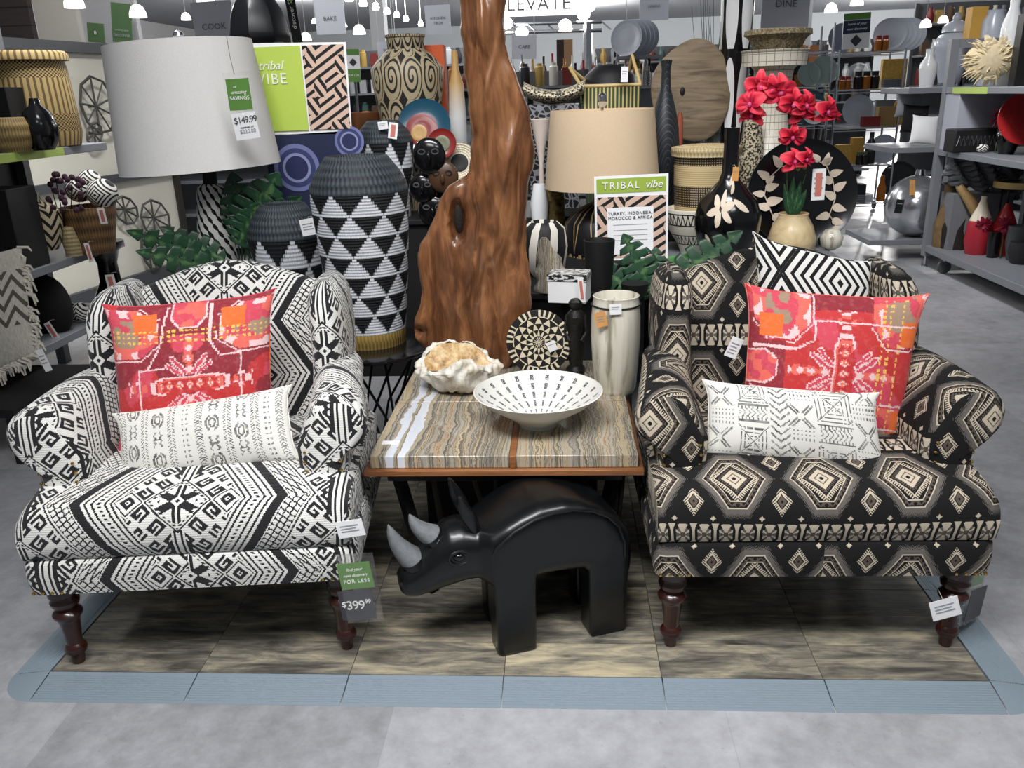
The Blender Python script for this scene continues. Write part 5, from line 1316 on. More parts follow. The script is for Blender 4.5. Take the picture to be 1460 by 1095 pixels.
for sx, tipx, tr_ in ((-1, -54, 95), (1, 30, 80)):
    zz = zrow(B, tr_)-Z2; obj('handle', MB().tube([(sx*w2, -.12, zt2), (tipx*s, 0, zz), (sx*w2*.6, .12, zt2)], .010, 8), BMB, gb)
B = rb_(868, 3.42); jug('black_platter', 'black round platter standing inside the green slatted basket', 'platter', B, [(30, 180), (38, 140), (34, 108), (20, 94), (4, 91)], BLM)
price_tag('white paper tag on the black platter in the green basket', (886, 95), (896, 95), (886, 117), 3.1, WHT, lines=2)
# wooden disc, tall dark wood vase
c0 = atY(987, 130, 3.25); s = mpp(c0); Rd = 60*s
dk = thing('wooden_disc', 'big round weathered teak disc standing behind the striped basket', 'disc', (c0[0], 3.25, Z2))
AXd = rotX(PI/2-.1); zc = c0[2]-Z2; P = []
for i in range(64):
    t = 2*PI*i/64; k = 1+.025*math.sin(3*t)+.015*math.sin(5*t+1); k2 = .92+.16*abs(math.cos(t))**2*0
    P.append([np.array([0, 0, zc])+AXd@np.array([Rd*f*k*.95*math.sin(t), Rd*1.15*f*k*math.cos(t), h]) for f, h in ((.001, .02), (.5, .02), (.95, .018), (1, .008), (1, -.03), (.001, -.03))])
mb = MB(); mb.surf(P, cu=True); obj('disc_face', mb, DSK, dk, smooth=50); obj('knot_hole', MB().ball(np.array([-.06, -.022, zc+.0]), (.014, .008, .025)), BLM, dk)
obj('base', MB().box((0, 0, .04), (.30, .14, .08)), BLW, dk, bevel=.005)
def f_agate():
    x, y = uvE(); d = E.m('SQRT', ((x-.02).pp(.5))*((x-.02).pp(.5))*90+(y-.35)*(y-.35)*30); s_ = (d*5+noise(vec(x*4, y*6, 0), 2, 3)*.6).frac(); return mix((s_ < .12)*.4, '#1c2024', '#6a6e73')
B = rb_(944, 2.82); jug('tall_neck_vase', 'tall dark ringed wooden vase with a long neck between tan lamp and teak disc', 'vase', B, [(20, 290), (24, 260), (24, 225), (20, 180), (13, 150), (7, 125), (6, 100), (8, 86)], mat('ringed_wood', rough=.4, fn=f_agate), inner=.02)
B = rb_(965, 2.8); jug('terracotta_bottle', 'small terracotta bottle next to the tall dark neck vase', 'bottle', B, [(5, 270), (5, 200), (4, 168), (2, 160)], mat('terracotta', '#7f3f2b', .6))
# grass vase + black and white tall vase + tan urns behind the orchid
YQ = 3.4
B = rb_(1012, 3.35); gv = thing('grass_vase', 'clear glass vase of tall green grass behind the teak disc', 'plant', tuple(B)); s = mpp(B)
rsg = random.Random(2)
for k in range(26):
    x0 = rsg.uniform(-.05, .05); x1 = x0+rsg.uniform(-.12, .12); obj('grass_blade', MB().tube([(x0, rsg.uniform(-.03, .03), .2), ((x0+x1)/2, 0, .7), (x1, rsg.uniform(-.05, .05), rsg.uniform(1.0, 1.3))], [.003, .0025, .001], 4), mat('grass_green', '#2f4a35', .6), gv)
obj('glass', MB().lathe([(.06, 0), (.07, .3), (.08, .6), (.075, .6), (.06, .02)], 24), GLS, gv)
def f_pen():
    x, y = uvE(); a = (x*6).frac()-.5; b = (y*3.2).frac()-.42; d = E.m('SQRT', a*a*1.2+b*b*.8); return mix((d < .43), '#0d0d0f', '#dcdcdc')
B = rb_(1037, 3.3); jug('petal_vase', 'very tall black vase with big white petal shapes behind the teak disc', 'vase', B, [(14, 300), (15, 200), (18, 120), (21, 40), (22, -20), (18, -60)], mat('petal_glaze', rough=.15, fn=f_pen, coat=.3))
def f_tile():
    x, y = uvE(); g = (((x*26).frac() < .1)+((y*34).frac() < .1)).min(1); return mix(g, '#d5cfc0', '#8d8674')
TIL = mat('shell_tile', rough=.35, fn=f_tile)
B = rb_(1090, 3.0); jug('mosaic_floor_vase', 'huge cream tiled vase with flared mouth behind the red orchid', 'vase', B, [(34, 315), (43, 296), (46, 250), (38, 215), (25, 195), (22, 160), (24, 120), (26, 100), (44, 74), (45, 72)], TIL, n=56, inner=.08)
B2 = np.array([B[0]+.01, 3.0, zrow(B, 78)]); B2[2] = float(B2[2])
jug('urn_planter', 'speckled tan planter bowl sitting in the mouth of the cream tiled vase', 'planter', B2, [(26, 82), (33, 70), (38, 58), (43, 52), (47, 50), (46, 43), (40, 42)], mat('speckled_urn', rough=.8, fn=lambda: (lambda o: ramp(noise(vec(*o), 90, 3), [(.35, '#5d5140'), (.55, '#8f8164'), (.7, '#b3a582')]))(objE()), bump=(120, .8)), inner=.03)
B = rb_(1066, 2.84); jug('dotted_vase', 'dark speckled bead vase low behind the orchid', 'vase', B, [(12, 310), (16, 260), (17, 215), (12, 180), (14, 170)], mat('bead_dark', rough=.4, fn=f_speck))
price_tag('kraft tag hanging on the neck of the black flower vase', (1045, 238), (1054, 238), (1045, 258), 2.0, KRF, name='paper_tag', lines=1)

# ================================================================ cream panel wall with wire leaf art at the left
A0 = atZ(172, 396, .16); A1 = atZ(262, 368, .16)
dvec = (A1-A0)[:2]; dvec /= np.linalg.norm(dvec); ang = math.atan2(dvec[1], dvec[0])
pa = A0[:2]-dvec*1.3; pbb = A0[:2]+dvec*float(np.linalg.norm((A1-A0)[:2]))
cp = thing('partition', 'cream display partition with dark rails behind the left shelves', 'partition', (pa[0], pa[1], 0), math.degrees(ang)); Lp = float(np.linalg.norm(pbb-pa))
obj('panel', MB().box((Lp/2, 0, 1.06), (Lp, .05, 2.0)), CRM, cp)
for z_, h_ in ((2.08, .08), (1.02, .07), (.10, .12)): obj('rail', MB().box((Lp/2, -.03, z_), (Lp, .09, h_)), GRD, cp)
obj('post', MB().box((Lp+.03, 0, 1.05), (.08, .10, 2.1)), mat('dark_bronze', '#34312b', .5), cp)
# wire leaves
def wire_leaf(cpx, cpy, rpx, ry, rot, name, label):
    # intersect panel plane
    n2 = np.array([-math.sin(ang), math.cos(ang), 0]); p0 = np.array([pa[0], pa[1], 0])-n2*.10
    d = ray(cpx, cpy); t = ((p0-CAM)@n2)/(d@n2); c = CAM+d*t; s = mpp(c)*1.15; exx = np.array([math.cos(ang), math.sin(ang), 0]); r = thing(name, label, 'wall art', tuple(c))
    pts = []
    for k in range(9):
        a = 2*PI*k/9; x, z = rpx*s*math.cos(a), ry*s*math.sin(a); x, z = x*math.cos(rot)-z*math.sin(rot), x*math.sin(rot)+z*math.cos(rot); pts.append(exx*x+np.array([0, 0, z]))
    WM = mat('wire_metal', '#4a4843', .5)
    obj('outline', MB().tube(pts, .012, 4, closed=True), WM, r)
    hub = exx*(-rpx*s*.15*math.cos(rot))+np.array([0, 0, -rpx*s*.15*math.sin(rot)])
    for p in pts: obj('spoke', MB().tube([hub, p], .009, 4), WM, r)
    obj('hanger', MB().tube([hub, hub-n2*-.09], .008, 4), WM, r)
for a in ((140, 150, 30, 34, .3, 'wire_leaf', 'large grey wire leaf on the upper cream partition'), (135, 192, 12, 16, -.8, 'wire_leaf', 'small twisted wire leaf under the large upper one'), (180, 300, 22, 16, -.5, 'wire_leaf', 'left wire leaf on the lower cream partition'), (222, 312, 28, 22, -.5, 'wire_leaf', 'right wire leaf on the lower cream partition'), (214, 358, 14, 24, .2, 'wire_leaf', 'low narrow wire leaf behind the monstera leaves')): wire_leaf(*a)
# ================================================================ left shelf unit
SX, SYE = -2.62, 3.2
ls = thing('shelf_unit', 'grey metal shelf unit at the left edge holding baskets', 'shelf', (-2.9, 2.2, 0))
def Lc(x0, x1, y0, y1, z0, z1): return bx(x0+2.9, x1+2.9, y0-2.2, y1-2.2, z0, z1)
ZL = (1.41, .81, .40)
for z_ in ZL: obj('shelf', Lc(-3.2, SX, .9, SYE, z_-.045, z_), GRY, ls, bevel=.004)
for x_, y_ in ((-3.17, SYE-.03), (-3.17, .93)): obj('post', Lc(x_-.03, x_+.03, y_-.03, y_+.03, 0, 2.1), GRD, ls)
obj('back_panel', Lc(-3.22, -3.2, .9, SYE, .3, 2.1), BLM, ls)
obj('shelf_label', Lc(SX, SX+.004, 2.0, 2.72, ZL[0]-.045, ZL[0]), mat('lime_strip', '#a9bf5f', .5), ls)
def f_hamp():
    x, y = uvE(); b = (y*9).floor().mod(3); chk = (((x*60).frac() < .5)*1-((y*46).frac() < .5)*1).abs(); st_ = ((x*40).frac() < .4)
    return mix((b < .5)*chk+(b > .5)*st_*.8, '#b59b66', '#3d2f1c')
HAM = mat('hamper_weave', rough=.7, fn=f_hamp)
def lshelf(px, Y, z): return np.array([float(atY(px, zr(px, Y, z), Y)[0]), Y, z])
B = lshelf(62, 2.85, ZL[0]); hm = thing('lidded_hamper', 'big straw and brown woven lidded hamper on the top left shelf', 'basket', tuple(B)); s = mpp(B)
obj('hamper_body', MB().lathe([(h*s, zrow(B, r)-ZL[0]) for h, r in ((50, 208), (54, 190), (52, 140), (50, 100), (48, 88))], 48), HAM, hm, smooth=50)
obj('hamper_lid', MB().lathe([(h*s, zrow(B, r)-ZL[0]) for h, r in ((48, 88), (54, 87), (54, 78), (50, 74), (4, 73))], 48), HAM, hm, smooth=50)
B = lshelf(63, 2.45, ZL[0]); jug('black_gourd_pot', 'round black gourd pot on the top left shelf before the hamper', 'pot', B, [(14, 212), (22, 200), (24, 180), (18, 160), (8, 150), (6, 140)], BLK)
B = lshelf(22, 2.35, ZL[0]); jug('straw_basket', 'small round straw basket at the left end of the top shelf', 'basket', B, [(20, 212), (26, 200), (26, 180), (20, 168)], mat('straw_rings', rough=.7, fn=fab_knit('#6f5a34', '#b09763', 40, 7)), inner=.03)
B = lshelf(20, 2.6, ZL[0]); goods_box('black_box', 'black box with brass ring on the top left shelf', 'box', B, 46, 125, .2, BLM)
# second shelf
def f_chkb():
    x, y = uvE(); a = (x*18).frac(); b = ((y*13).floor()); k = (x*6+0).pp(.5)*2; v = ((y*6.5-k*1.2).frac() < .42); return mix(v, '#d2c4a4', '#1a1512')
B = lshelf(67, 2.55, ZL[1]); zb = thing('zigzag_basket', 'cream and dark zigzag basket with peaked lid on the middle left shelf', 'basket', tuple(B)); s = mpp(B)
obj('basket_body', MB().lathe([(h*s, zrow(B, r)-ZL[1]) for h, r in ((18, 356), (24, 345), (30, 320), (30, 300), (27, 298))], 40), mat('zigzag_coil', rough=.7, fn=f_chkb), zb, smooth=50)
obj('basket_lid', MB().lathe([(h*s, zrow(B, r)-ZL[1]) for h, r in ((28, 300), (20, 292), (9, 286), (7, 276), (2, 272))], 40), mat('zigzag_coil'), zb, smooth=50)
B = lshelf(137, 2.75, ZL[1]); s = mpp(B); jug('oval_basket', 'wide brown basket full of patterned balls on the middle left shelf', 'basket', B, [(26, 340), (32, 325), (36, 300), (36, 294)], mat('brown_coil', rough=.7, fn=fab_knit('#4a3522', '#8d6c44', 50, 9)), inner=.08)
def f_mb():
    x, y, z = objE(); return mix(((x.abs()+z.abs())*45).frac() < .45, '#e0ddd5', '#121214')
for k, (x, y, r) in enumerate(((146, 276, 21), (112, 270, 18), (128, 258, 16))):
    c = atY(x, y, 2.75+.04*k); o = obj('patterned_ball', MB().ball((0, 0, 0), r*mpp(c), 24, 16), mat('maze_ball', rough=.6, fn=f_mb), smooth=80); o.location = tuple(c); tag(o, ['striped black and white ball resting in front in the brown basket', 'striped black and white ball at the left of the brown basket', 'striped black and white ball at the back of the brown basket'][k], 'ball')
B = lshelf(108, 2.65, ZL[1]); jug('small_pot', 'small straw pot between zigzag basket and brown basket', 'pot', B, [(12, 356), (14, 345), (12, 322)], mat('pale_straw'))
fb = thing('dried_flowers', 'dark purple dried flower spray on the middle left shelf', 'flowers', tuple(lshelf(95, 2.7, ZL[1]))); o_ = np.array(fb.location); rsf = random.Random(8)
for k in range(30):
    p = atY(90+rsf.uniform(-24, 28), 272+rsf.uniform(-24, 34), 2.6+rsf.uniform(-.08, .1))-o_; obj('bloom', MB().ball(p, (.018, .015, .018), 7, 5), mat('plum_petal', '#432535', .7), fb)
    if k < 8: obj('twig', MB().tube([(0, 0, 0), p*.5+np.array([.01, 0, 0]), p], .003, 4), BLM, fb)
B = lshelf(25, 2.3, ZL[1]); goods_box('black_stool', 'black block stool at the near end of the middle left shelf', 'stool', B, 60, 268, .25, BLM)
price_tag('salmon striped tag hanging from the brown basket on the middle left shelf', (138, 297), (148, 296), (142, 320), 2.5, WHT, name='paper_tag', lines=0, stripe=PNK)
price_tag('salmon striped tag hanging off the edge of the middle left shelf', (119, 347), (126, 346), (125, 374), 2.5, WHT, name='paper_tag', lines=0, stripe=PNK)
# third shelf
B = lshelf(166, 2.95, ZL[2]); jug('drum_stool', 'black hourglass drum stool at the end of the lowest left shelf', 'stool', B, [(28, 440), (26, 425), (14, 400), (13, 375), (18, 358), (26, 350), (26, 344)], BLK)
price_tag('salmon striped tag on the black hourglass stool', (149, 392), (162, 391), (152, 416), 2.72, WHT, name='paper_tag', lines=0, stripe=PNK)
B = lshelf(75, 2.5, ZL[2]); o = obj('folded_cushion', MB().ball((0, 0, .14), (.14, .10, .19), 20, 12), mat('black_cloth'), smooth=80); o.location = tuple(B); tag(o, 'plain black cushion standing on the lowest left shelf', 'cushion')
for k, (x, y) in enumerate(((104, 425), (118, 432))):
    B = lshelf(x, 2.7, ZL[2]); o = obj('knotted_wrap', MB().ball((0, 0, .06), (.05, .05, .06), 16, 10), mat('striped_wrap', rough=.8, fn=f_mb), smooth=80); o.location = tuple(B); tag(o, ['striped knotted cloth bundle against the black cushion', 'striped knotted cloth bundle right of its twin on the lowest left shelf'][k], 'bundle')
B = lshelf(130, 2.85, ZL[2]); o = obj('wooden_branch', MB().tube([(-.08, 0, .035), (0, -.03, .045), (.10, 0, .03), (.16, .02, .03)], [.022, .026, .024, .018], 12), mat('pale_branch', '#a08457', .7, vary=.3, vs=30)); o.location = tuple(B); tag(o, 'pale bumpy wooden branch lying on the lowest left shelf', 'branch')
price_tag('salmon striped tag dangling below the lowest left shelf', (62, 462), (70, 458), (80, 484), 2.35, WHT, name='paper_tag', lines=0, stripe=PNK)
# shaggy cushion hanging in from the left
def f_shg():
    x, y = uvE(); z_ = ((y*7-(x*5).pp(.5)*2).frac() < .4)*((y-.55).abs() < .25); n = noise(vec(x*40, y*9, 0), 2, 3); return mix(z_*.9, mix(n, '#8f8a80', '#cfcabd'), '#3a332c')
sc = cushion('shaggy_cushion', 'shaggy ivory and grey fringed cushion at the far left edge', 'cushion', [atY(-75, 560, 1.75), atY(52, 505, 1.8), atY(30, 352, 2.0), atY(-95, 380, 1.95)], .13, mat('shaggy_weave', rough=.95, fn=f_shg, bump=(60, 1)), pinch=.02)
o_ = np.array(sc.location); rsc = random.Random(3)
for k in range(70):
    t = rsc.random(); side = k % 3
    p = (atY(30+22*t, 352+153*t, 2.0-.2*t) if side < 2 else atY(-10+62*t, 532-27*t, 1.78))-o_
    q = p+np.array([rsc.uniform(.01, .05), rsc.uniform(-.04, .01), rsc.uniform(-.07, -.02)]); obj('tassel', MB().tube([p-np.array([.02, 0, 0]), (p+q)/2+np.array([.01, 0, .01]), q], [.008, .007, .004], 5), SHG, sc)
price_tag('white care label on the shaggy fringed cushion', (50, 500), (60, 497), (60, 532), 1.7, WHT, lines=3)
bn = thing('low_bench', 'black low bench under the shaggy cushion at the far left', 'bench', (-2.62, 1.75, 0)); obj('bench_top', MB().box((-.02, .1, .27), (.5, .7, .04)), BLM, bn)
for sx in (-.2, .18):
    for sy in (-.2, .4): obj('leg', MB().box((sx, sy, .125), (.04, .04, .25)), BLM, bn)
# ================================================================ right grey shelf rack
XR, YR0 = 3.47, 5.8
rk = thing('shelf_rack', 'grey metal rolling shelf rack at the right edge', 'shelf', (3.9, 4.9, 0))
def Rc(x0, x1, y0, y1, z0, z1): return bx(x0-3.9, x1-3.9, y0-4.9, y1-4.9, z0, z1)
ZR = (.20, 1.04, 1.55)
obj('shelf', Rc(XR, 4.35, 3.4, YR0, ZR[0]-.06, ZR[0]), GRY, rk, bevel=.004); obj('shelf', Rc(XR, 4.35, 3.4, YR0, ZR[1]-.05, ZR[1]), GRY, rk, bevel=.004); obj('shelf', Rc(XR, 4.35, 3.4, YR0, ZR[2]-.05, ZR[2]), GRY, rk, bevel=.004)
for x_, y_ in ((XR+.03, YR0-.03), (4.32, YR0-.03), (4.32, 3.43)): obj('post', Rc(x_-.035, x_+.035, y_-.035, y_+.035, .10, 1.93), GRY, rk, bevel=.003)
obj('top_rail', Rc(XR, 4.35, YR0-.06, YR0, 1.86, 1.93), GRY, rk); obj('back_panel', Rc(4.33, 4.35, 3.4, YR0, .2, 1.9), GRD, rk)
obj('shelf_label', Rc(XR-.004, XR, 5.0, 5.6, ZR[2]-.05, ZR[2]), mat('lime_strip'), rk)
for x_, y_ in ((XR+.06, YR0-.35), (XR+.06, 3.7), (4.25, YR0-.35)):
    mb = MB(); mb.lathe([(.012, -.016), (.055, -.016), (.06, -.01), (.06, .01), (.055, .016), (.012, .016)], 24, (x_-3.9, y_-4.9, .06), axis=rotX(PI/2)@np.eye(3)); w_ = obj('caster', mb, GRD, rk)
    obj('fork', Rc(x_-.02, x_+.02, y_-.05, y_+.01, .09, .14), CHR, rk)
obj('levelling_foot', MB().lathe([(.03, 0), (.03, .01), (.012, .02), (.012, .13)], 16, (XR+.03-3.9, YR0-.03-4.9, 0)), CHR, rk)
ek = thing('end_rack', 'grey end shelf rack behind the right rolling rack', 'shelf', (3.3, 6.4, 0))
for z_, xl in ((.20, -.22), (1.04, -.12), (1.55, -.02)): obj('shelf', bx(xl, .75, -.35, .35, z_-.05, z_), GRY, ek, bevel=.004)
for sx in (.70, .72): obj('post', bx(sx-.02, sx+.02, .30, .34, 0, 2.0), GRY, ek)
def rs_(px, Y, z): return np.array([float(atY(px, zr(px, Y, z), Y)[0]), Y, z])
# top goods
B = rs_(1352, 6.3, 1.55); gj = thing('ginger_jar', 'large white lidded ginger jar above the right rack', 'jar', tuple(B)); s = mpp(B)
obj('jar_body', MB().lathe([(h*s, zrow(B, r)-1.55) for h, r in ((14, 118), (18, 100), (25, 70), (26, 58), (20, 50), (15, 46))], 40), PLG, gj, smooth=60)
obj('jar_lid', MB().lathe([(h*s, zrow(B, r)-1.55) for h, r in ((18, 46), (17, 38), (12, 32), (5, 29), (6, 24), (3, 18))], 40), PLG, gj, smooth=60)
B = rs_(1320, 6.2, 1.55); jug('white_gourd_vase', 'white gourd vase with black blossom sketch left of the right rack post', 'vase', B, [(9, 108), (12, 98), (11, 90), (5, 80), (6, 70)], WCR)
B = rs_(1405, 5.9, 1.55); jug('white_urn', 'tall matte white urn behind the feather ornament', 'vase', B, [(12, 110), (16, 60), (16, 30), (11, 20), (12, 14)], PLG)
B = rs_(1430, 5.5, 1.55); jug('glass_lamp_base', 'pale glass gourd shape on the top of the right rack', 'vase', B, [(10, 110), (14, 60), (13, 35), (6, 10), (8, -20)], WCR)
B = rs_(1387, 6.0, 1.9); goods_box('yellow_box', 'mustard yellow parcel high on the right rack', 'box', B, 22, 10, .12, mat('mustard', '#c79a45', .6))
ft = thing('feather_ornament', 'round cream feather ornament on the top shelf of the right rack', 'ornament', tuple(rs_(1411, 5.35, 1.55))); o_ = np.array(ft.location); c = atY(1411, 86, 5.35)-o_; s = mpp(o_+c); rf = random.Random(5)
obj('core', MB().ball(c, (36*s, .07, 26*s), 24, 14), FUR, ft)
for k in range(90):
    a = rf.uniform(0, 2*PI); r1 = rf.uniform(.3, 1.0); p = c+np.array([36*s*r1*.8*math.cos(a), -.06*(1-r1*.6), 26*s*r1*.8*math.sin(a)]); q = c+np.array([46*s*(.4+.62*r1)*math.cos(a), -.05*(1-r1), 35*s*(.4+.62*r1)*math.sin(a)])
    obj('plume', MB().tube([p, (p+q)/2+np.array([0, -.015, .01]), q], [.018, .020, .003], 5, flat=.4), FUR, ft)
B = rs_(1452, 4.95, 1.55); goods_box('dark_chair_back', 'dark brown slatted wooden object at the top right corner', 'chair', B, 22, 20, .1, BLW)
# middle shelf
B = rs_(1378, 5.62, ZR[1]); o = goods_box('folded_textile', 'pale grey folded textile block on the middle shelf of the right rack', 'textile', B, 60, 132, .3, mat('pale_textile', '#a9abb6', .85))
B = rs_(1385, 5.40, ZR[1]); sb = thing('lettered_basket', 'dark basket with silver zigzag wire on the middle shelf of the right rack', 'basket', tuple(B)); s = mpp(B); hh = zrow(B, 183)-ZR[1]
obj('basket_body', MB().box((0, 0, hh/2), (66*s, .2, hh)), BLM, sb, bevel=.01)
pts = []
for k in range(22): pts.append((-30*s+60*s*k/21, -.108, hh*(.3+.4*(k % 2))))
obj('silver_wire', MB().tube(pts, .004, 5), SLV, sb)
B = rs_(1400, 5.22, ZR[1]); o = obj('rope_ball', MB().ball((0, 0, .035), (.045, .04, .035), 14, 8), mat('striped_wrap'), smooth=80); o.location = tuple(B); tag(o, 'striped rope ball at the front edge of the middle right shelf', 'ball')
def redflower(px, py, Y, rpx, z, label):
    c = atY(px, py, Y); s = mpp(c); B = np.array([c[0], Y, z]); r = thing('red_flower', label, 'flower', tuple(B)); q = c-B; rr = random.Random(px)
    obj('stem', MB().tube([(0, 0, 0), q], .005, 6), STEM, r)
    for k in range(34):
        a = rr.uniform(0, 2*PI); e = rr.uniform(-.3, 1.2); d = np.array([math.cos(a)*math.cos(e), -math.sin(e)*.6, math.sin(a)*math.cos(e)]); obj('petal', MB().tube([q, q+d*rpx*s*.6, q+d*rpx*s], [.006, .018, .006], 5, flat=.4), PET, r)
redflower(1426, 168, 5.2, 15, ZR[1], 'spiky red flower on the middle shelf of the right rack'); redflower(1433, 322, 5.08, 15, ZR[0], 'spiky red flower in front on the lowest right shelf'); redflower(1403, 320, 5.22, 12, ZR[0], 'smaller spiky red flower beside the red vase on the lowest right shelf')
wheelplate('red lacquer plate standing on the middle shelf at the right edge', 1459, 170, 36, 4.95, ((1, RED), (.5, RED)), z=ZR[1])
B = rs_(1434, 5.05, ZR[1]); jug('black_pot', 'small black round pot beside the red plate', 'pot', B, [(10, 208), (16, 200), (16, 190), (10, 182)], BLK)
# lowest shelf
o = thing('knit_throw', 'chunky grey knitted throw folded on the right rack', 'throw', tuple(rs_(1376, 5.55, ZR[0]))); s = .0052
for k in range(9):
    P = []
    for i in range(26):
        t = i/25; P.append((-.25+.62*t, .05*math.sin(i*.9+k), .60+.035*k-.16*t+.016*math.sin(i*1.5+k*2)))
    obj('knit_row', MB().tube(P, .026, 8), mat('grey_wool', '#6f7175', .95, bump=(80, 1)), o)
obj('hidden_stack', MB().box((.06, .05, .24), (.5, .25, .48)), mat('grey_wool'), o)
for k, (x, w_, rt_, m_, lb) in enumerate(((1340, 12, 262, 'bark_tan', 'tall tan driftwood root on the lowest right shelf'), (1358, 18, 275, 'dark_bark', 'dark driftwood stump on the lowest right shelf'))):
    B = rs_(x+3, 5.66-.08*k, ZR[0]); s = mpp(B); hh = zrow(B, rt_)-ZR[0]; M_ = mat('bark_tan', '#6d5738', .8, vary=.35, vs=14, bump=(20, 1)) if k == 0 else mat('dark_bark')
    P = [(0, 0, 0), (-.02, 0, hh*.35), (.03, 0, hh*.7), (-.01+.05*k, 0, hh)]; o = obj('driftwood_root', MB().tube(P, [w_*s*1.1, w_*s, w_*s*.9, w_*s*.5], 12), M_, smooth=60); o.location = tuple(B); tag(o, lb, 'driftwood')
B = rs_(1371, 5.48, ZR[0]); o = obj('split_log', MB().tube([(-.10, 0, .55), (.0, -.05, .42), (.10, -.06, .22)], [.03, .05, .035], 10), mat('split_pine', '#a58758', .7, vary=.25, vs=14), smooth=60); o.location = tuple(B); tag(o, 'pale split log leaning across the dark stump', 'log')
def f_rv(): return ramp(uvE()[1], [(0, '#9c2330'), (.60, '#9c2330'), (.61, '#cfc4b0'), (1, '#cfc4b0')], True)
B = rs_(1391, 5.30, ZR[0]); jug('bottle_vase', 'red bottle vase with cream neck on the lowest right shelf', 'vase', B, [(15, 352), (19, 345), (17, 320), (13, 308), (7, 295), (4, 285), (4, 280)], mat('red_cream_glaze', rough=.35, fn=f_rv), n=8)
B = rs_(1426, 5.25, ZR[0]); jug('red_cone_vase', 'faceted red cone vase behind the spiky flower at the right edge', 'vase', B, [(14, 345), (16, 320), (8, 300), (3, 290)], RED, n=8)
for k, (x, Y, w_, top, lb) in enumerate(((1413, 5.12, 9, 330, 'small shiny black pot near the red bottle vase'), (1456, 4.86, 20, 345, 'wide black textured pot at the right frame edge'), (1447, 5.0, 16, 322, 'grey textured pot behind the wide black one'))):
    B = rs_(x, Y, ZR[0]); jug('dark_pot', lb, 'pot', B, [(w_*.7, zr(x, Y, ZR[0])), (w_, (zr(x, Y, ZR[0])+top)/2), (w_*.9, top)], BLK if k == 0 else mat('textured_pot%d' % k, '#222224' if k == 1 else '#4b4c4e', .7, bump=(60, 1)))
B = rs_(1440, 5.35, ZR[0]); sto = thing('bamboo_stool', 'black stool with bamboo rim seat on the lowest right shelf', 'stool', tuple(B)); s = mpp(B); hh = zrow(B, 258)-ZR[0]
obj('seat_rim', MB().lathe([(34*s, hh-.05), (34*s, hh), (30*s, hh), (28*s, hh-.05)], 40), mat('bamboo'), sto); obj('seat', MB().lathe([(29*s, hh-.06), (29*s, hh-.01)], 40), BLW, sto)
for a in (.5, 2.1, 3.7, 5.3): obj('leg', MB().tube([(26*s*math.cos(a), 26*s*math.sin(a), 0), (26*s*math.cos(a), 26*s*math.sin(a), hh-.05)], .012, 6), BLM, sto)
# silver ball + pillows on end rack
c = atY(1308, 282, 6.25); s = mpp(c); sv = thing('silver_globe', 'large silver glass globe lamp on the low end shelf', 'ornament', (c[0], 6.25, .2)); obj('globe', MB().ball((0, 0, 43*s*1.0), 43*s, 36, 20), SLV, sv); obj('collar', MB().lathe([(.05, 86*s), (.04, 86*s+.05)], 20), CHR, sv)
price_tag('kraft tag hanging on the silver globe', (1297, 257), (1305, 256), (1294, 279), 5.95, KRF, name='paper_tag', lines=2); price_tag('black hang tag beside the silver globe', (1279, 284), (1290, 285), (1279, 304), 5.9, BLM, name='hang_tag', lines=1)
for k, (x, y, m_, lb) in enumerate(((1318, 190, WHT, 'white cushion poking out of the end rack'), (1305, 172, mat('black_cloth'), 'black cushion leaning in the end rack'), (1297, 150, mat('grey_cushion', '#85878d', .9), 'grey cushion piled in the end rack'))):
    c = atY(x, y, 6.1+.1*k); s = mpp(c); c[2] = max(c[2], 1.04+.13); cushion('throw_cushion', lb, 'cushion', [c+np.array([-.13, 0, -.10]), c+np.array([.13, 0, -.13]), c+np.array([.13, .05, .13]), c+np.array([-.10, .05, .15])], .1, m_, n=12)

# ================================================================ chrome kitchen racks
def chrome_rack(label, x0, x1, Y, dep, levels, zt):
    r = thing('wire_rack', label, 'shelf', ((x0+x1)/2, Y, 0)); hw = (x1-x0)/2
    for sx in (-hw, hw):
        for sy in (0, dep):
            obj('post', MB().tube([(sx, sy, .12), (sx, sy, zt)], .014, 8), CHR, r); obj('caster', MB().lathe([(.01, -.014), (.05, -.014), (.055, 0), (.05, .014), (.01, .014)], 20, (sx, sy, .056), axis=rotY(PI/2)), GRD, r)
    for z_ in levels:
        mb = MB()
        for sy in (0, dep): mb.tube([(-hw, sy, z_), (hw, sy, z_)], .008, 6); mb.tube([(-hw, sy, z_-.035), (hw, sy, z_-.035)], .005, 6)
        for sx in (-hw, hw): mb.tube([(sx, 0, z_), (sx, dep, z_)], .008, 6)
        for k in range(1, 22): mb.tube([(-hw+2*hw*k/22, 0, z_), (-hw+2*hw*k/22, dep, z_)], .003, 4)
        obj('wire_shelf', mb, CHR, r)
    return r
YC = 9.1; lv = [zz for zz in (float(atY(1240, r, YC)[2]) for r in (290, 236, 182, 128, 74))]
xa, xb = float(atY(1192, 130, YC)[0]), float(atY(1285, 130, YC)[0])
chrome_rack('chrome wire rack of plates and pantry jars between orchid and right rack', xa, xb, YC, .5, lv, lv[-1]+.03)
def ks(px, lev, Y=YC+.15): z = lv[4-lev]+.009; return np.array([float(atY(px, zr(px, Y, z), Y)[0]), Y, z])
def plate_up(B, rpx, mt, label, group=None, rz=0, name='dinner_plate'):
    s = mpp(B); R_ = rpx*s; o = obj(name, disc(MB(), (0, 0, R_*.985), R_, rotZ(rz)@rotX(PI/2-.15), th=.008, n=32, rim=.014), mt, smooth=40); o.location = tuple(B); return tag(o, label, 'plate', group)
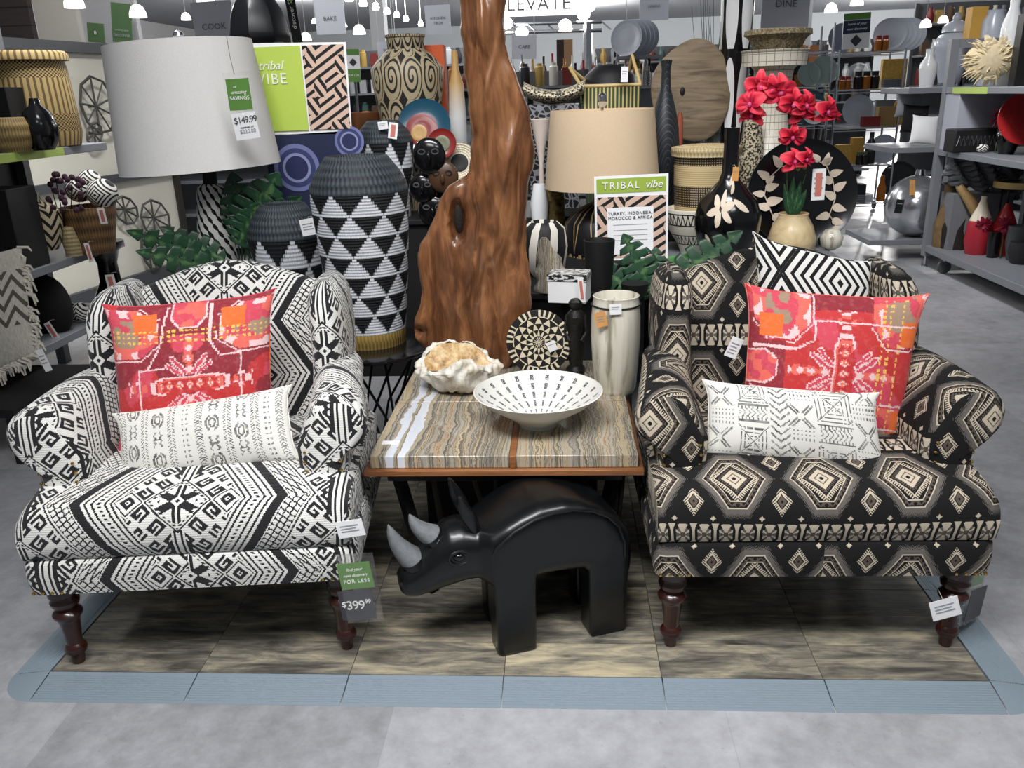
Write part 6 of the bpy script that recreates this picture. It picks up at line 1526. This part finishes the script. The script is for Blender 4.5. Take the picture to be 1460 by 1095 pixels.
def plates_flat(B, n, rpx, mt, label, group):
    s = mpp(B); o0 = None
    for k in range(n):
        o = obj('dinner_plate', MB().lathe([(rpx*s*.5, 0), (rpx*s, .012), (rpx*s, .015), (rpx*s*.5, .004)], 28), mt) if o0 is None else o0.copy()
        if o0 is None: o0 = o
        else: COL.objects.link(o)
        o.location = (B[0], B[1], B[2]+.013*k); tag(o, label, 'plate', group)
AMB = mat('amber_glass', '#a4611f', .15); DKJ = mat('dark_jar', '#1c1714', .2); RLD = mat('red_lid', '#8e2019', .4); YEL = mat('pasta_yellow', '#b8913f', .6, vary=.3, vs=40)
def jar(B, wpx, hpx, body, lid, label, group=None, name='jar'):
    s = mpp(B); r = thing(name, label, 'jar', tuple(B), 0, group); h_ = hpx*s
    obj('jar_body', MB().lathe([(wpx*s*.9, 0), (wpx*s, h_*.06), (wpx*s, h_*.68), (wpx*s*.7, h_*.76)], 16), body, r); obj('lid', MB().lathe([(wpx*s*.78, h_*.76), (wpx*s*.78, h_)], 16), lid, r); return r
for k in range(5): plate_up(ks(1266+7*k, 0, YC+.10+.05*k), 22, PLG, 'pale grey plate in the upright row on top of the chrome rack', 'upright plates on top of the chrome rack', rz=-.35)
jar(ks(1251, 0, YC+.04), 5, 20, AMB, RLD, 'left amber jar on top of the chrome rack'); jar(ks(1261, 0, YC+.04), 5, 20, AMB, RLD, 'right amber jar on top of the chrome rack')
sgn, cen, ex, ey, n_, w_, h_ = card('shelf_sign', 'white sign with green and navy bands on top of the chrome rack', 'sign', (1203, 20), (1242, 17), (1200, 71), YC+.05, WHT, [('home of your', .5, .30, .10, TXW, {'shear': .3}), ('next discovery', .5, .44, .10, TXW, {'shear': .3})], th=.01, off=.012)
o_ = np.array(sgn.location); part_on(sgn, o_, 'green_band', cen, ex, ey, n_, w_, h_, 0, 1, 0, .18, GRN, off=.007); part_on(sgn, o_, 'navy_band', cen, ex, ey, n_, w_, h_, 0, 1, .20, .56, NVY, off=.007)
q = cen-o_-ey*h_*.27+n_*.009; d_ = h_*.17; obj('diamond', MB().prism([(-d_, 0), (0, -d_), (d_, 0), (0, d_)], q, ex, ey, .002), CHA, sgn)
plate_up(ks(1199, 0, YC+.3), 20, mat('navy_plate', '#2a3146', .3), 'navy plate behind the sign on the chrome rack')
plate_up(ks(1222, 1), 18, GLS, 'clear glass plate standing on the second level of the chrome rack')
for k, x in enumerate((1200, 1208)): jar(ks(x, 1, YC+.05), 4.5, 18, AMB, RLD, ['leftmost amber jar on the second level of the chrome rack', 'amber jar next to the leftmost one on the second level of the chrome rack'][k])
for k, x in enumerate((1222, 1234, 1246)): jar(ks(x, 1, YC+.06), 6, 24, DKJ if k != 1 else AMB, BLM, ['dark jar left of the bronze jar on the chrome rack', 'bronze jar with black lid in the middle of the chrome rack', 'dark jar right of the bronze jar on the chrome rack'][k])
plates_flat(ks(1271, 1), 8, 17, PLG, 'pale plate in the flat stack on the second level of the chrome rack', 'flat plate stack on the second level of the chrome rack')
goods_box('pasta_pack', 'yellow pasta pack above the flat plates on the chrome rack', 'packet', ks(1271, 1, YC+.4), 34, 84, .08, YEL)
plate_up(ks(1221, 2), 22, PLG, 'large pale grey plate standing on the third level of the chrome rack')
goods_box('wooden_box', 'tan wooden box on the third level of the chrome rack', 'box', ks(1264, 2), 30, 152, .12, mat('tan_box', '#9a7b4c', .7)); goods_box('tin', 'grey tin tray behind the tan box on the chrome rack', 'tray', ks(1262, 2, YC+.42), 34, 142, .06, GRY)
goods_box('red_box', 'dark red box on the third level of the chrome rack', 'box', ks(1240, 2, YC+.06), 24, 166, .10, mat('dark_red_card', '#7e2020', .6))
jar(ks(1279, 2, YC+.3), 7, 42, YEL, GLS, 'tall jar of pasta at the right end of the third level')
plate_up(ks(1257, 3), 20, PLG, 'pale plate standing on the fourth level of the chrome rack'); goods_box('pasta_bag', 'yellow bag of pasta at the left of the fourth level', 'packet', ks(1200, 3), 22, 206, .1, YEL); goods_box('cracker_box', 'mustard box above the jars on the fourth level', 'box', ks(1219, 3, YC+.3), 16, 196, .1, mat('mustard'))
B = ks(1239, 3); jug('black_bottle', 'black sauce bottle on the fourth level of the chrome rack', 'bottle', B, [(7, 236), (7, 205), (3, 198), (3, 188)], DKJ)
for k, x in enumerate((1224, 1232)): jar(ks(x, 3, YC+.05), 4.5, 18, DKJ, mat('green_lid', '#4b5a3a', .5), ['left small green-lidded jar on the fourth level', 'right small green-lidded jar on the fourth level'][k])
goods_box('tea_caddy_set', 'black lacquer caddy at the left of the lowest level', 'box', ks(1212, 4), 34, 262, .2, BLK); B = ks(1255, 4); jug('amber_bottle', 'amber bottle with pale label on the lowest level of the chrome rack', 'bottle', B, [(6, 290), (6, 268), (3, 258), (3, 250)], AMB)
plates_flat(ks(1228, 4, YC+.05), 8, 15, PLG, 'pale plate in the flat stack on the lowest level of the chrome rack', 'flat plate stack on the lowest level of the chrome rack'); plate_up(ks(1278, 4, YC+.35), 26, BLK, 'large black platter standing on the lowest level of the chrome rack')
# second chrome rack behind the orchid
YD = 8.6; xc, xd = float(atY(1050, 130, YD)[0]), float(atY(1182, 130, YD)[0]); lv2 = [float(atY(1120, r, YD)[2]) for r in (285, 235, 180, 125, 75)]
chrome_rack('chrome wire rack of glassware seen behind the red orchid', xc, xd, YD, .5, lv2, lv2[-1]+.3)
def kd(px, lev, Y=YD+.15): z = lv2[4-lev]+.009; return np.array([float(atY(px, zr(px, Y, z), Y)[0]), Y, z])
GPL = mat('greenish_glass_plate', '#8f9f9a', .12, coat=.3)
plate_up(kd(1172, 1), 20, GPL, 'round glass plate right of the tan urn'); plate_up(kd(1152, 1), 16, GPL, 'smaller glass plate right of the urn mouth'); plate_up(kd(1150, 2, YD+.2), 24, mat('teal_plate', '#35505f', .25), 'blue rimmed plate behind the orchid blooms'); plate_up(kd(1160, 2, YD+.1), 17, WCR, 'white plate in front of the blue rimmed plate')
for k, x in enumerate((1140, 1152, 1164, 1176)): jar(kd(x, 3), 5, 30, GLS if k % 2 else GPL, CHR, ['leftmost glass canister behind the lower orchid', 'second glass canister behind the lower orchid', 'third glass canister behind the lower orchid', 'rightmost glass canister behind the lower orchid'][k])
rsx = random.Random(12)
for lev in (1, 2, 3):
    for k, x in enumerate((1064, 1078)): jar(kd(x, lev), 5, 26, GPL, CHR, '%s glass canister on the %s level of the rack behind the orchid' % (('left', 'right')[k], ('top', 'middle', 'lower')[lev-1]))
# ================================================================ counter of small bottles in the middle distance
def counter(label, x0, x1, Y, z): 
    r = thing('store_counter', label, 'counter', ((x0+x1)/2, Y, 0)); obj('counter_top', MB().box((0, .25, z-.02), (x1-x0, .7, .04)), GRY, r); obj('counter_body', MB().box((0, .25, (z-.04)/2), (x1-x0-.05, .64, z-.04)), mat('counter_side', '#4c4e52', .6), r)
x0, x1 = float(atY(705, 120, 9)[0]), float(atY(935, 120, 9)[0]); zc1 = 1.66
counter('grey counter crowded with bottles behind the green basket', x0, x1, 9, zc1)
cl_ = [('clear', GLS, 'gls'), ('amber', AMB, ''), ('dark', DKJ, ''), ('grey', SLV, ''), ('white', WCR, ''), ('red', RLD, ''), ('straw', YEL, '')]
for row_ in range(3):
    proto = {}
    n_ = 15
    for k in range(n_):
        cname, m_, _ = cl_[(k*3+row_*2) % 7]; x = x0+.08+(x1-x0-.16)*k/(n_-1)+rsx.uniform(-.02, .02); Yk = 8.98+.24*row_; hgt = .16+.10*row_+.03*(k % 3)
        o = obj('bottle', MB().lathe([(.035, 0), (.04, .01), (.04, hgt*.6), (.015, hgt*.75), (.015, hgt)], 12), m_); o.location = (x, Yk, zc1)
        tag(o, '%s glass bottle in the %s row on the crowded grey counter' % (cname, ('front', 'middle', 'back')[row_]), 'bottle', '%s bottles, %s row on the grey counter' % (cname, ('front', 'middle', 'back')[row_]))
# plates rack on it near (900,60)
B0 = np.array([float(atY(893, 90, 9.0)[0]), 9.0, 2.0])
rkp = thing('plate_shelf', 'narrow grey shelf holding upright plates above the green basket', 'shelf', (B0[0]+.15, 9.0, zc1)); obj('shelf', MB().box((0, .2, .325), (.55, .5, .03)), GRY, rkp); obj('post', MB().box((0, .4, .155), (.05, .05, .31)), GRY, rkp)
for k in range(5):
    B = B0+np.array([.055*k, .04*k, .0]); s = mpp(B); R_ = 24*s; o = obj('dinner_plate', disc(MB(), (0, 0, R_*.985), R_, rotZ(-.5)@rotX(PI/2-.12), th=.008, n=32, rim=.014), PLG, smooth=40); o.location = tuple(B); tag(o, 'pale grey plate in the upright row above the green slatted basket', 'plate', 'upright plates above the green basket')
wrx = np.array([float(atY(799, 90, 9.6)[0]), 9.6, 0]); wr = thing('wooden_cabinet', 'narrow brown wooden cabinet beyond the crowded counter', 'cabinet', tuple(wrx)); hh = zrow(wrx, 52); obj('cabinet_body', MB().box((0, .9, hh/2), (.10, .4, hh)), mat('cabinet_dark', '#2e2622', .5), wr); obj('cabinet_side', MB().box((.11, .9, hh/2), (.12, .4, hh)), mat('cabinet_wood', '#9b7a58', .6), wr)
# ================================================================ hanging department signs
HGS = mat('sign_grey_card', '#b9bcc4', .7)
def hang(label, TL, TR, BL, Y, txt, size=.3, v=.6, mt=HGS, tm=None, sp=1.05, extra=()):
    r, cen, ex, ey, n, w_, h_ = card('hanging_sign', label, 'sign', TL, TR, BL, Y, mt, [(txt, .5, v, size, tm or mat('sign_ink', '#5d6066', .7), {'sp': sp})]+list(extra), th=.012, off=.008)
    o = np.array(r.location)
    for sx in (-.42, .42):
        p = cen-o+ex*w_*sx+ey*h_*.5; obj('cord', MB().tube([p, (p[0], p[1], 4.68-o[2])], .005, 4), mat('sign_cord', '#9a9b9e', .5), r)
    return r
hang('grey hanging sign reading COOK above the white lamp', (271, 4), (329, 0), (275, 56), 6.5, 'COOK', .24, .70)
hang('pale hanging sign reading BAKE over the pattern print', (447, 0), (489, -2), (449, 50), 9.5, 'BAKE', .17, .55)
hang('pale hanging sign reading KITCHEN TECH above the spiral jar', (605, 8), (641, 6), (607, 50), 10, 'KITCHEN', .13, .45, extra=[('TECH', .5, .62, .13, mat('sign_ink'), {})])
hang('pale hanging sign reading CAFE just right of the slab', (730, 50), (765, 50), (731, 84), 11, 'CAFE', .22, .5)
hang('pale hanging sign reading LINENS at the top right of the slab', (912, -12), (954, -14), (913, 30), 10, 'LINENS', .13, .52)
hang('large grey hanging sign reading DINE above the tan urn', (1089, -30), (1158, -32), (1091, 40), 6.5, 'DINE', .20, .52)
hang('small blank pale sign hanging behind the spiral jar', (537, 60), (566, 58), (538, 84), 11, 'BATH', .2, .5)
hang('black hanging banner reading discover STYLE beside the black umbrella', (395, -40), (412, -42), (401, 64), 5.6, '', .1)if False else None
bnr, cen, ex, ey, n, w_, h_ = card('vertical_banner', 'black vertical banner reading discover STYLE beside the black umbrella', 'banner', (398, -45), (412, -47), (404, 66), 5.6, BLM, th=.012); o = np.array(bnr.location)
text('discover STYLE', w_*.62, TXW, cen-o-ey*h_*.02+n*.008, ey, -ex, bnr, sp=1.0); obj('cord', MB().tube([cen-o+ey*h_*.5, (float((cen-o)[0]), float((cen-o)[1]), 4.68-o[2])], .005, 4), mat('sign_cord'), bnr)
part_on(bnr, o, 'green_mark', cen, ex, ey, n, w_, h_, .2, .8, .38, .43, mat('lime_mark', '#7fd04a', .5), off=.008)
# umbrella
um = thing('umbrella', 'black umbrella bulging out above the lime card', 'umbrella', tuple(atY(362, 62, 3.6))); o_ = np.array(um.location); c = atY(372, 66, 3.6)-o_; s = mpp(o_+c); P = []
for i in range(48):
    t = 2*PI*i/48; sc_ = 1-.05*abs(math.sin(4*t)); P.append([c+np.array([44*s*sc_*math.sin(a)*math.cos(t), 44*s*sc_*math.sin(a)*math.sin(t), 78*s*math.cos(a)]) for a in np.linspace(.02, PI/2*.98, 9)])
mb = MB(); mb.surf(P, cu=True); obj('canopy', mb, mat('umbrella_cloth', '#101216', .35), um, smooth=25, solid=.003)
obj('shaft', MB().tube([c+np.array([0, 0, 78*s]), (c[0], c[1], -o_[2])], .008, 8), BLM, um)
# green posters on the far left wall
for TL, TR, BL, lb, tx in (((124, 32), (148, 34), (129, 60), 'square green poster on the grey wall at the upper left', 'B'), ((158, 3), (187, 6), (166, 60), 'tall dark green poster hanging left above the white shade', '')):
    r, cen, ex, ey, n, w_, h_ = card('wall_poster', lb, 'poster', TL, TR, BL, 9.2, mat('poster_green', '#4f6b45', .6), [(tx, .5, .5, .25, TXW, {})] if tx else [('amazing deals', .5, .68, .07, TXG, {'shear': .3}), ('DISCOVER', .5, .82, .10, TXG, {})], th=.02, off=.012)
gp, cen, ex, ey, n, w_, h_ = card('shelf_sign', 'small green and white sign with black diamond right of the pattern print', 'sign', (493, 70), (512, 70), (496, 117), 4.2, WHT, th=.006); o = np.array(gp.location)
part_on(gp, o, 'green_band', cen, ex, ey, n, w_, h_, 0, 1, 0, .18, GRN, off=.004); part_on(gp, o, 'green_band', cen, ex, ey, n, w_, h_, 0, 1, .6, 1, GRN, off=.004); obj('diamond', MB().prism([(-.3*w_, 0), (0, -.13*h_), (.3*w_, 0), (0, .13*h_)], cen-o+ey*h_*.1+n*.004, ex, ey, .001), CHA, gp)
text('FOR LESS', h_*.09, TXW, cen-o-ey*h_*.3+n*.006, ex, ey, gp)
obj('post', MB().box(cen-o+np.array([0, .02, -h_/2-(cen[2]-h_/2)/2+.01]), (.015, .015, cen[2]-h_/2+.01)), GRD, gp)
# ================================================================ lit store sign, truss and pendants
LIT = mat('lit_panel', '#ffffff', .5, emis=2.2)
ls_, cen, ex, ey, n, w_, h_ = card('lit_sign', 'big glowing white store sign with dark letters right of the slab', 'sign', (712, -42), (827, -46), (713, 24), 14, LIT, [('ELEVATE', .42, .76, .42, mat('sign_dark', '#3c3c3e', .6), {'sp': 1.1})], th=.08, off=.05)
o = np.array(ls_.location); obj('cord', MB().tube([cen-o+ey*h_*.5, cen-o+ey*h_*.5+np.array([0, 0, .6])], .02, 6), GRY, ls_)
ts = thing('lighting_truss', 'chrome lighting truss on a post with bright lamps behind the slab', 'truss', tuple(atY(838, 130, 12)*np.array([1, 1, 0]))); o = np.array(ts.location)
a, b = atY(700, 36, 12)-o, atY(858, 31, 12)-o
for dz in (0, -.12): obj('truss_bar', MB().tube([a+np.array([0, 0, dz]), b+np.array([0, 0, dz])], .03, 8), CHR, ts)
obj('truss_post', MB().tube([(0, 0, 0), (0, 0, b[2])], .07, 10), CHR, ts)
for k in range(7):
    p = a+(b-a)*k/6; obj('truss_strut', MB().tube([p, p+(b-a)/12+np.array([0, 0, -.12])], .015, 6), CHR, ts)
LMP = mat('lamp_glow', '#fff8ee', .5, emis=9)
for px_, py_ in ((722, 33), (744, 46), (806, 36), (832, 20), (840, 8)): obj('lamp_head', MB().ball(atY(px_, py_, 11.9)-o, (.10, .08, .09), 14, 8), LMP, ts)
LM2 = mat('pendant_glass', '#fdfaf4', .3, emis=2.6)
pend = [(105, 2, 14, 5.5, 'pendant lamp at the top left corner'), (196, 17, 12, 7.0, 'dome pendant above the left end of the white shade'), (265, 24, 7, 9.0, 'slim pendant left of the COOK sign'), (292, -5, 12, 7.0, 'pendant at the top edge above the COOK sign'), (417, 21, 4, 12, 'small pendant just right of the STYLE banner'), (449, 30, 5, 11, 'slim pendant at the left edge of the BAKE sign'), (436, 53, 8, 11, 'dome pendant between the STYLE and BAKE signs'), (491, 36, 4, 13, 'tiny pendant at the right edge of the BAKE sign'), (512, 43, 9, 10, 'dome pendant right of the BAKE sign'), (560, 52, 4, 14, 'tiny pendant left of the spiral jar'), (893, 45, 5, 13, 'small pendant left of the LINENS sign'), (1066, 20, 5, 9, 'slim pendant left of the DINE sign'), (1185, 12, 9, 10, 'round glowing pendant right of the DINE sign'), (1222, 2, 9, 10, 'pendant at the top edge right of DINE'), (1320, 34, 8, 9, 'warm glowing pendant over the plates at the right'), (1345, 28, 7, 9.4, 'second warm pendant beside the ginger jar')]
for x, y, r, Y, lb in pend:
    c = atY(x, y, Y); s = mpp(c); p = thing('pendant_lamp', lb, 'lamp', (c[0], Y, 4.69)); q = c-np.array(p.location); R_ = r*s
    obj('glass_dome', MB().lathe([(R_*1.0, -R_*.6), (R_*.95, -.1*R_), (R_*.7, R_*.5), (R_*.3, R_*.8)], 20, tuple(q)), LM2, p); obj('cord', MB().tube([q+np.array([0, 0, R_*.8]), (q[0], q[1], 0)], .004, 4), mat('sign_cord'), p)
# spotlights on a rail in the ceiling
sp0 = None
for k, (x, y) in enumerate(((498, 2), (518, 9), (536, 14), (552, 20), (566, 25), (579, 30), (600, 37))):
    c = atY(x, y, 10+1.3*k); s = mpp(c); o = obj('downlight', MB().lathe([(.05, 0), (.06, .03), (.04, .10), (.006, .11), (.006, 4.68-c[2])], 14), LMP); o.location = (c[0], c[1], c[2]); tag(o, 'small round downlight in the slanting row left of the slab', 'lamp', 'row of downlights left of the slab')
# ================================================================ far goods: low gondolas filling the middle distance
far = [(-3.4, 7.2, 1.6, 1.35, 'far shelf run of kitchen goods behind the posters'), (-.6, 8.6, 2.2, 1.2, 'far shelf run behind the spiral jar'), (-2.8, 12, 3.5, 1.5, 'distant shelf run under the BAKE sign'), (3.2, 14, 5.0, 1.5, 'distant shelf run beyond the crowded counter'), (2.7, 9.9, 2.0, 1.35, 'shelf run behind the teak disc'), (8.5, 13, 5.0, 1.8, 'distant shelf run beyond the right racks'), (7.2, 9.0, 2.6, 1.7, 'wooden shelf run behind the ginger jar')]
gcol = ['#8d9096', '#c3c5c8', '#5c4a3a', '#a0683c', '#2b2b30', '#d8d4c8', '#7b2a24', '#b99a55', '#4f6a6a', '#e3e3e3']
for fi, (cx_, cy_, wd, ht_, lb) in enumerate(far):
    r = thing('gondola_shelf', lb, 'shelf', (cx_, cy_, 0)); ht_ *= 1.55; n_ = 6; hs2 = ht_/n_
    obj('back_panel', MB().box((0, .25, ht_/2), (wd, .03, ht_)), mat('gondola_back', '#5f6165', .7), r)
    for k in range(n_): obj('shelf', MB().box((0, 0, .12+hs2*k), (wd, .5, .03)), GRY, r)
    for sx in (-wd/2, wd/2): obj('post', MB().box((sx, .2, ht_/2), (.05, .05, ht_)), GRD, r)
    protos = {}
    rr = random.Random(20+fi)
    for k in range(1, n_+1):
        zz = .12+hs2*k+.015 if k < n_ else .12+hs2*(n_-1)+.015
        if k == n_ or k < 3: continue
        m_ = int(wd/.17)
        for i in range(m_):
            ci = rr.randrange(10); kind_ = rr.randrange(3); key = (ci, kind_)
            if key not in protos:
                mm = mat('goods_%d' % ci, gcol[ci], .4); hh = .30
                if kind_ == 0: o = obj('canister', MB().lathe([(.05, 0), (.055, .01), (.055, hh*.7), (.035, hh*.76), (.035, hh*.85)], 14), mm)
                elif kind_ == 1: o = obj('carton', MB().box((0, 0, .10), (.11, .10, .20)), mm)
                else: o = obj('jug', MB().lathe([(.03, 0), (.06, .05), (.065, .12), (.03, .2), (.035, .24)], 14), mm)
                protos[key] = o
            else: o = protos[key].copy(); COL.objects.link(o)
            o.location = (cx_-wd/2+.09+.17*i+rr.uniform(-.02, .02), cy_-.05+rr.uniform(-.05, .05), zz)
            nm = ['canister', 'carton', 'jug'][kind_]; cn = ['grey', 'pale grey', 'brown', 'copper', 'black', 'ivory', 'dark red', 'mustard', 'teal', 'white'][ci]
            tag(o, '%s %s on the %s' % (cn, nm, lb), nm, '%s %ss on the %s' % (cn, nm, lb))
# columns of the building
struct('column_1', bx(*[float(v_) for v_ in (atY(1120, 0, 12)[0], atY(1160, 0, 12)[0])], 12, 12.4, 0, 4.7), mat('column_paint', '#a6a8ab', .8))
struct('column_2', bx(*[float(v_) for v_ in (atY(525, 0, 18)[0], atY(545, 0, 18)[0])], 18, 18.4, 0, 4.7), mat('column_paint'))
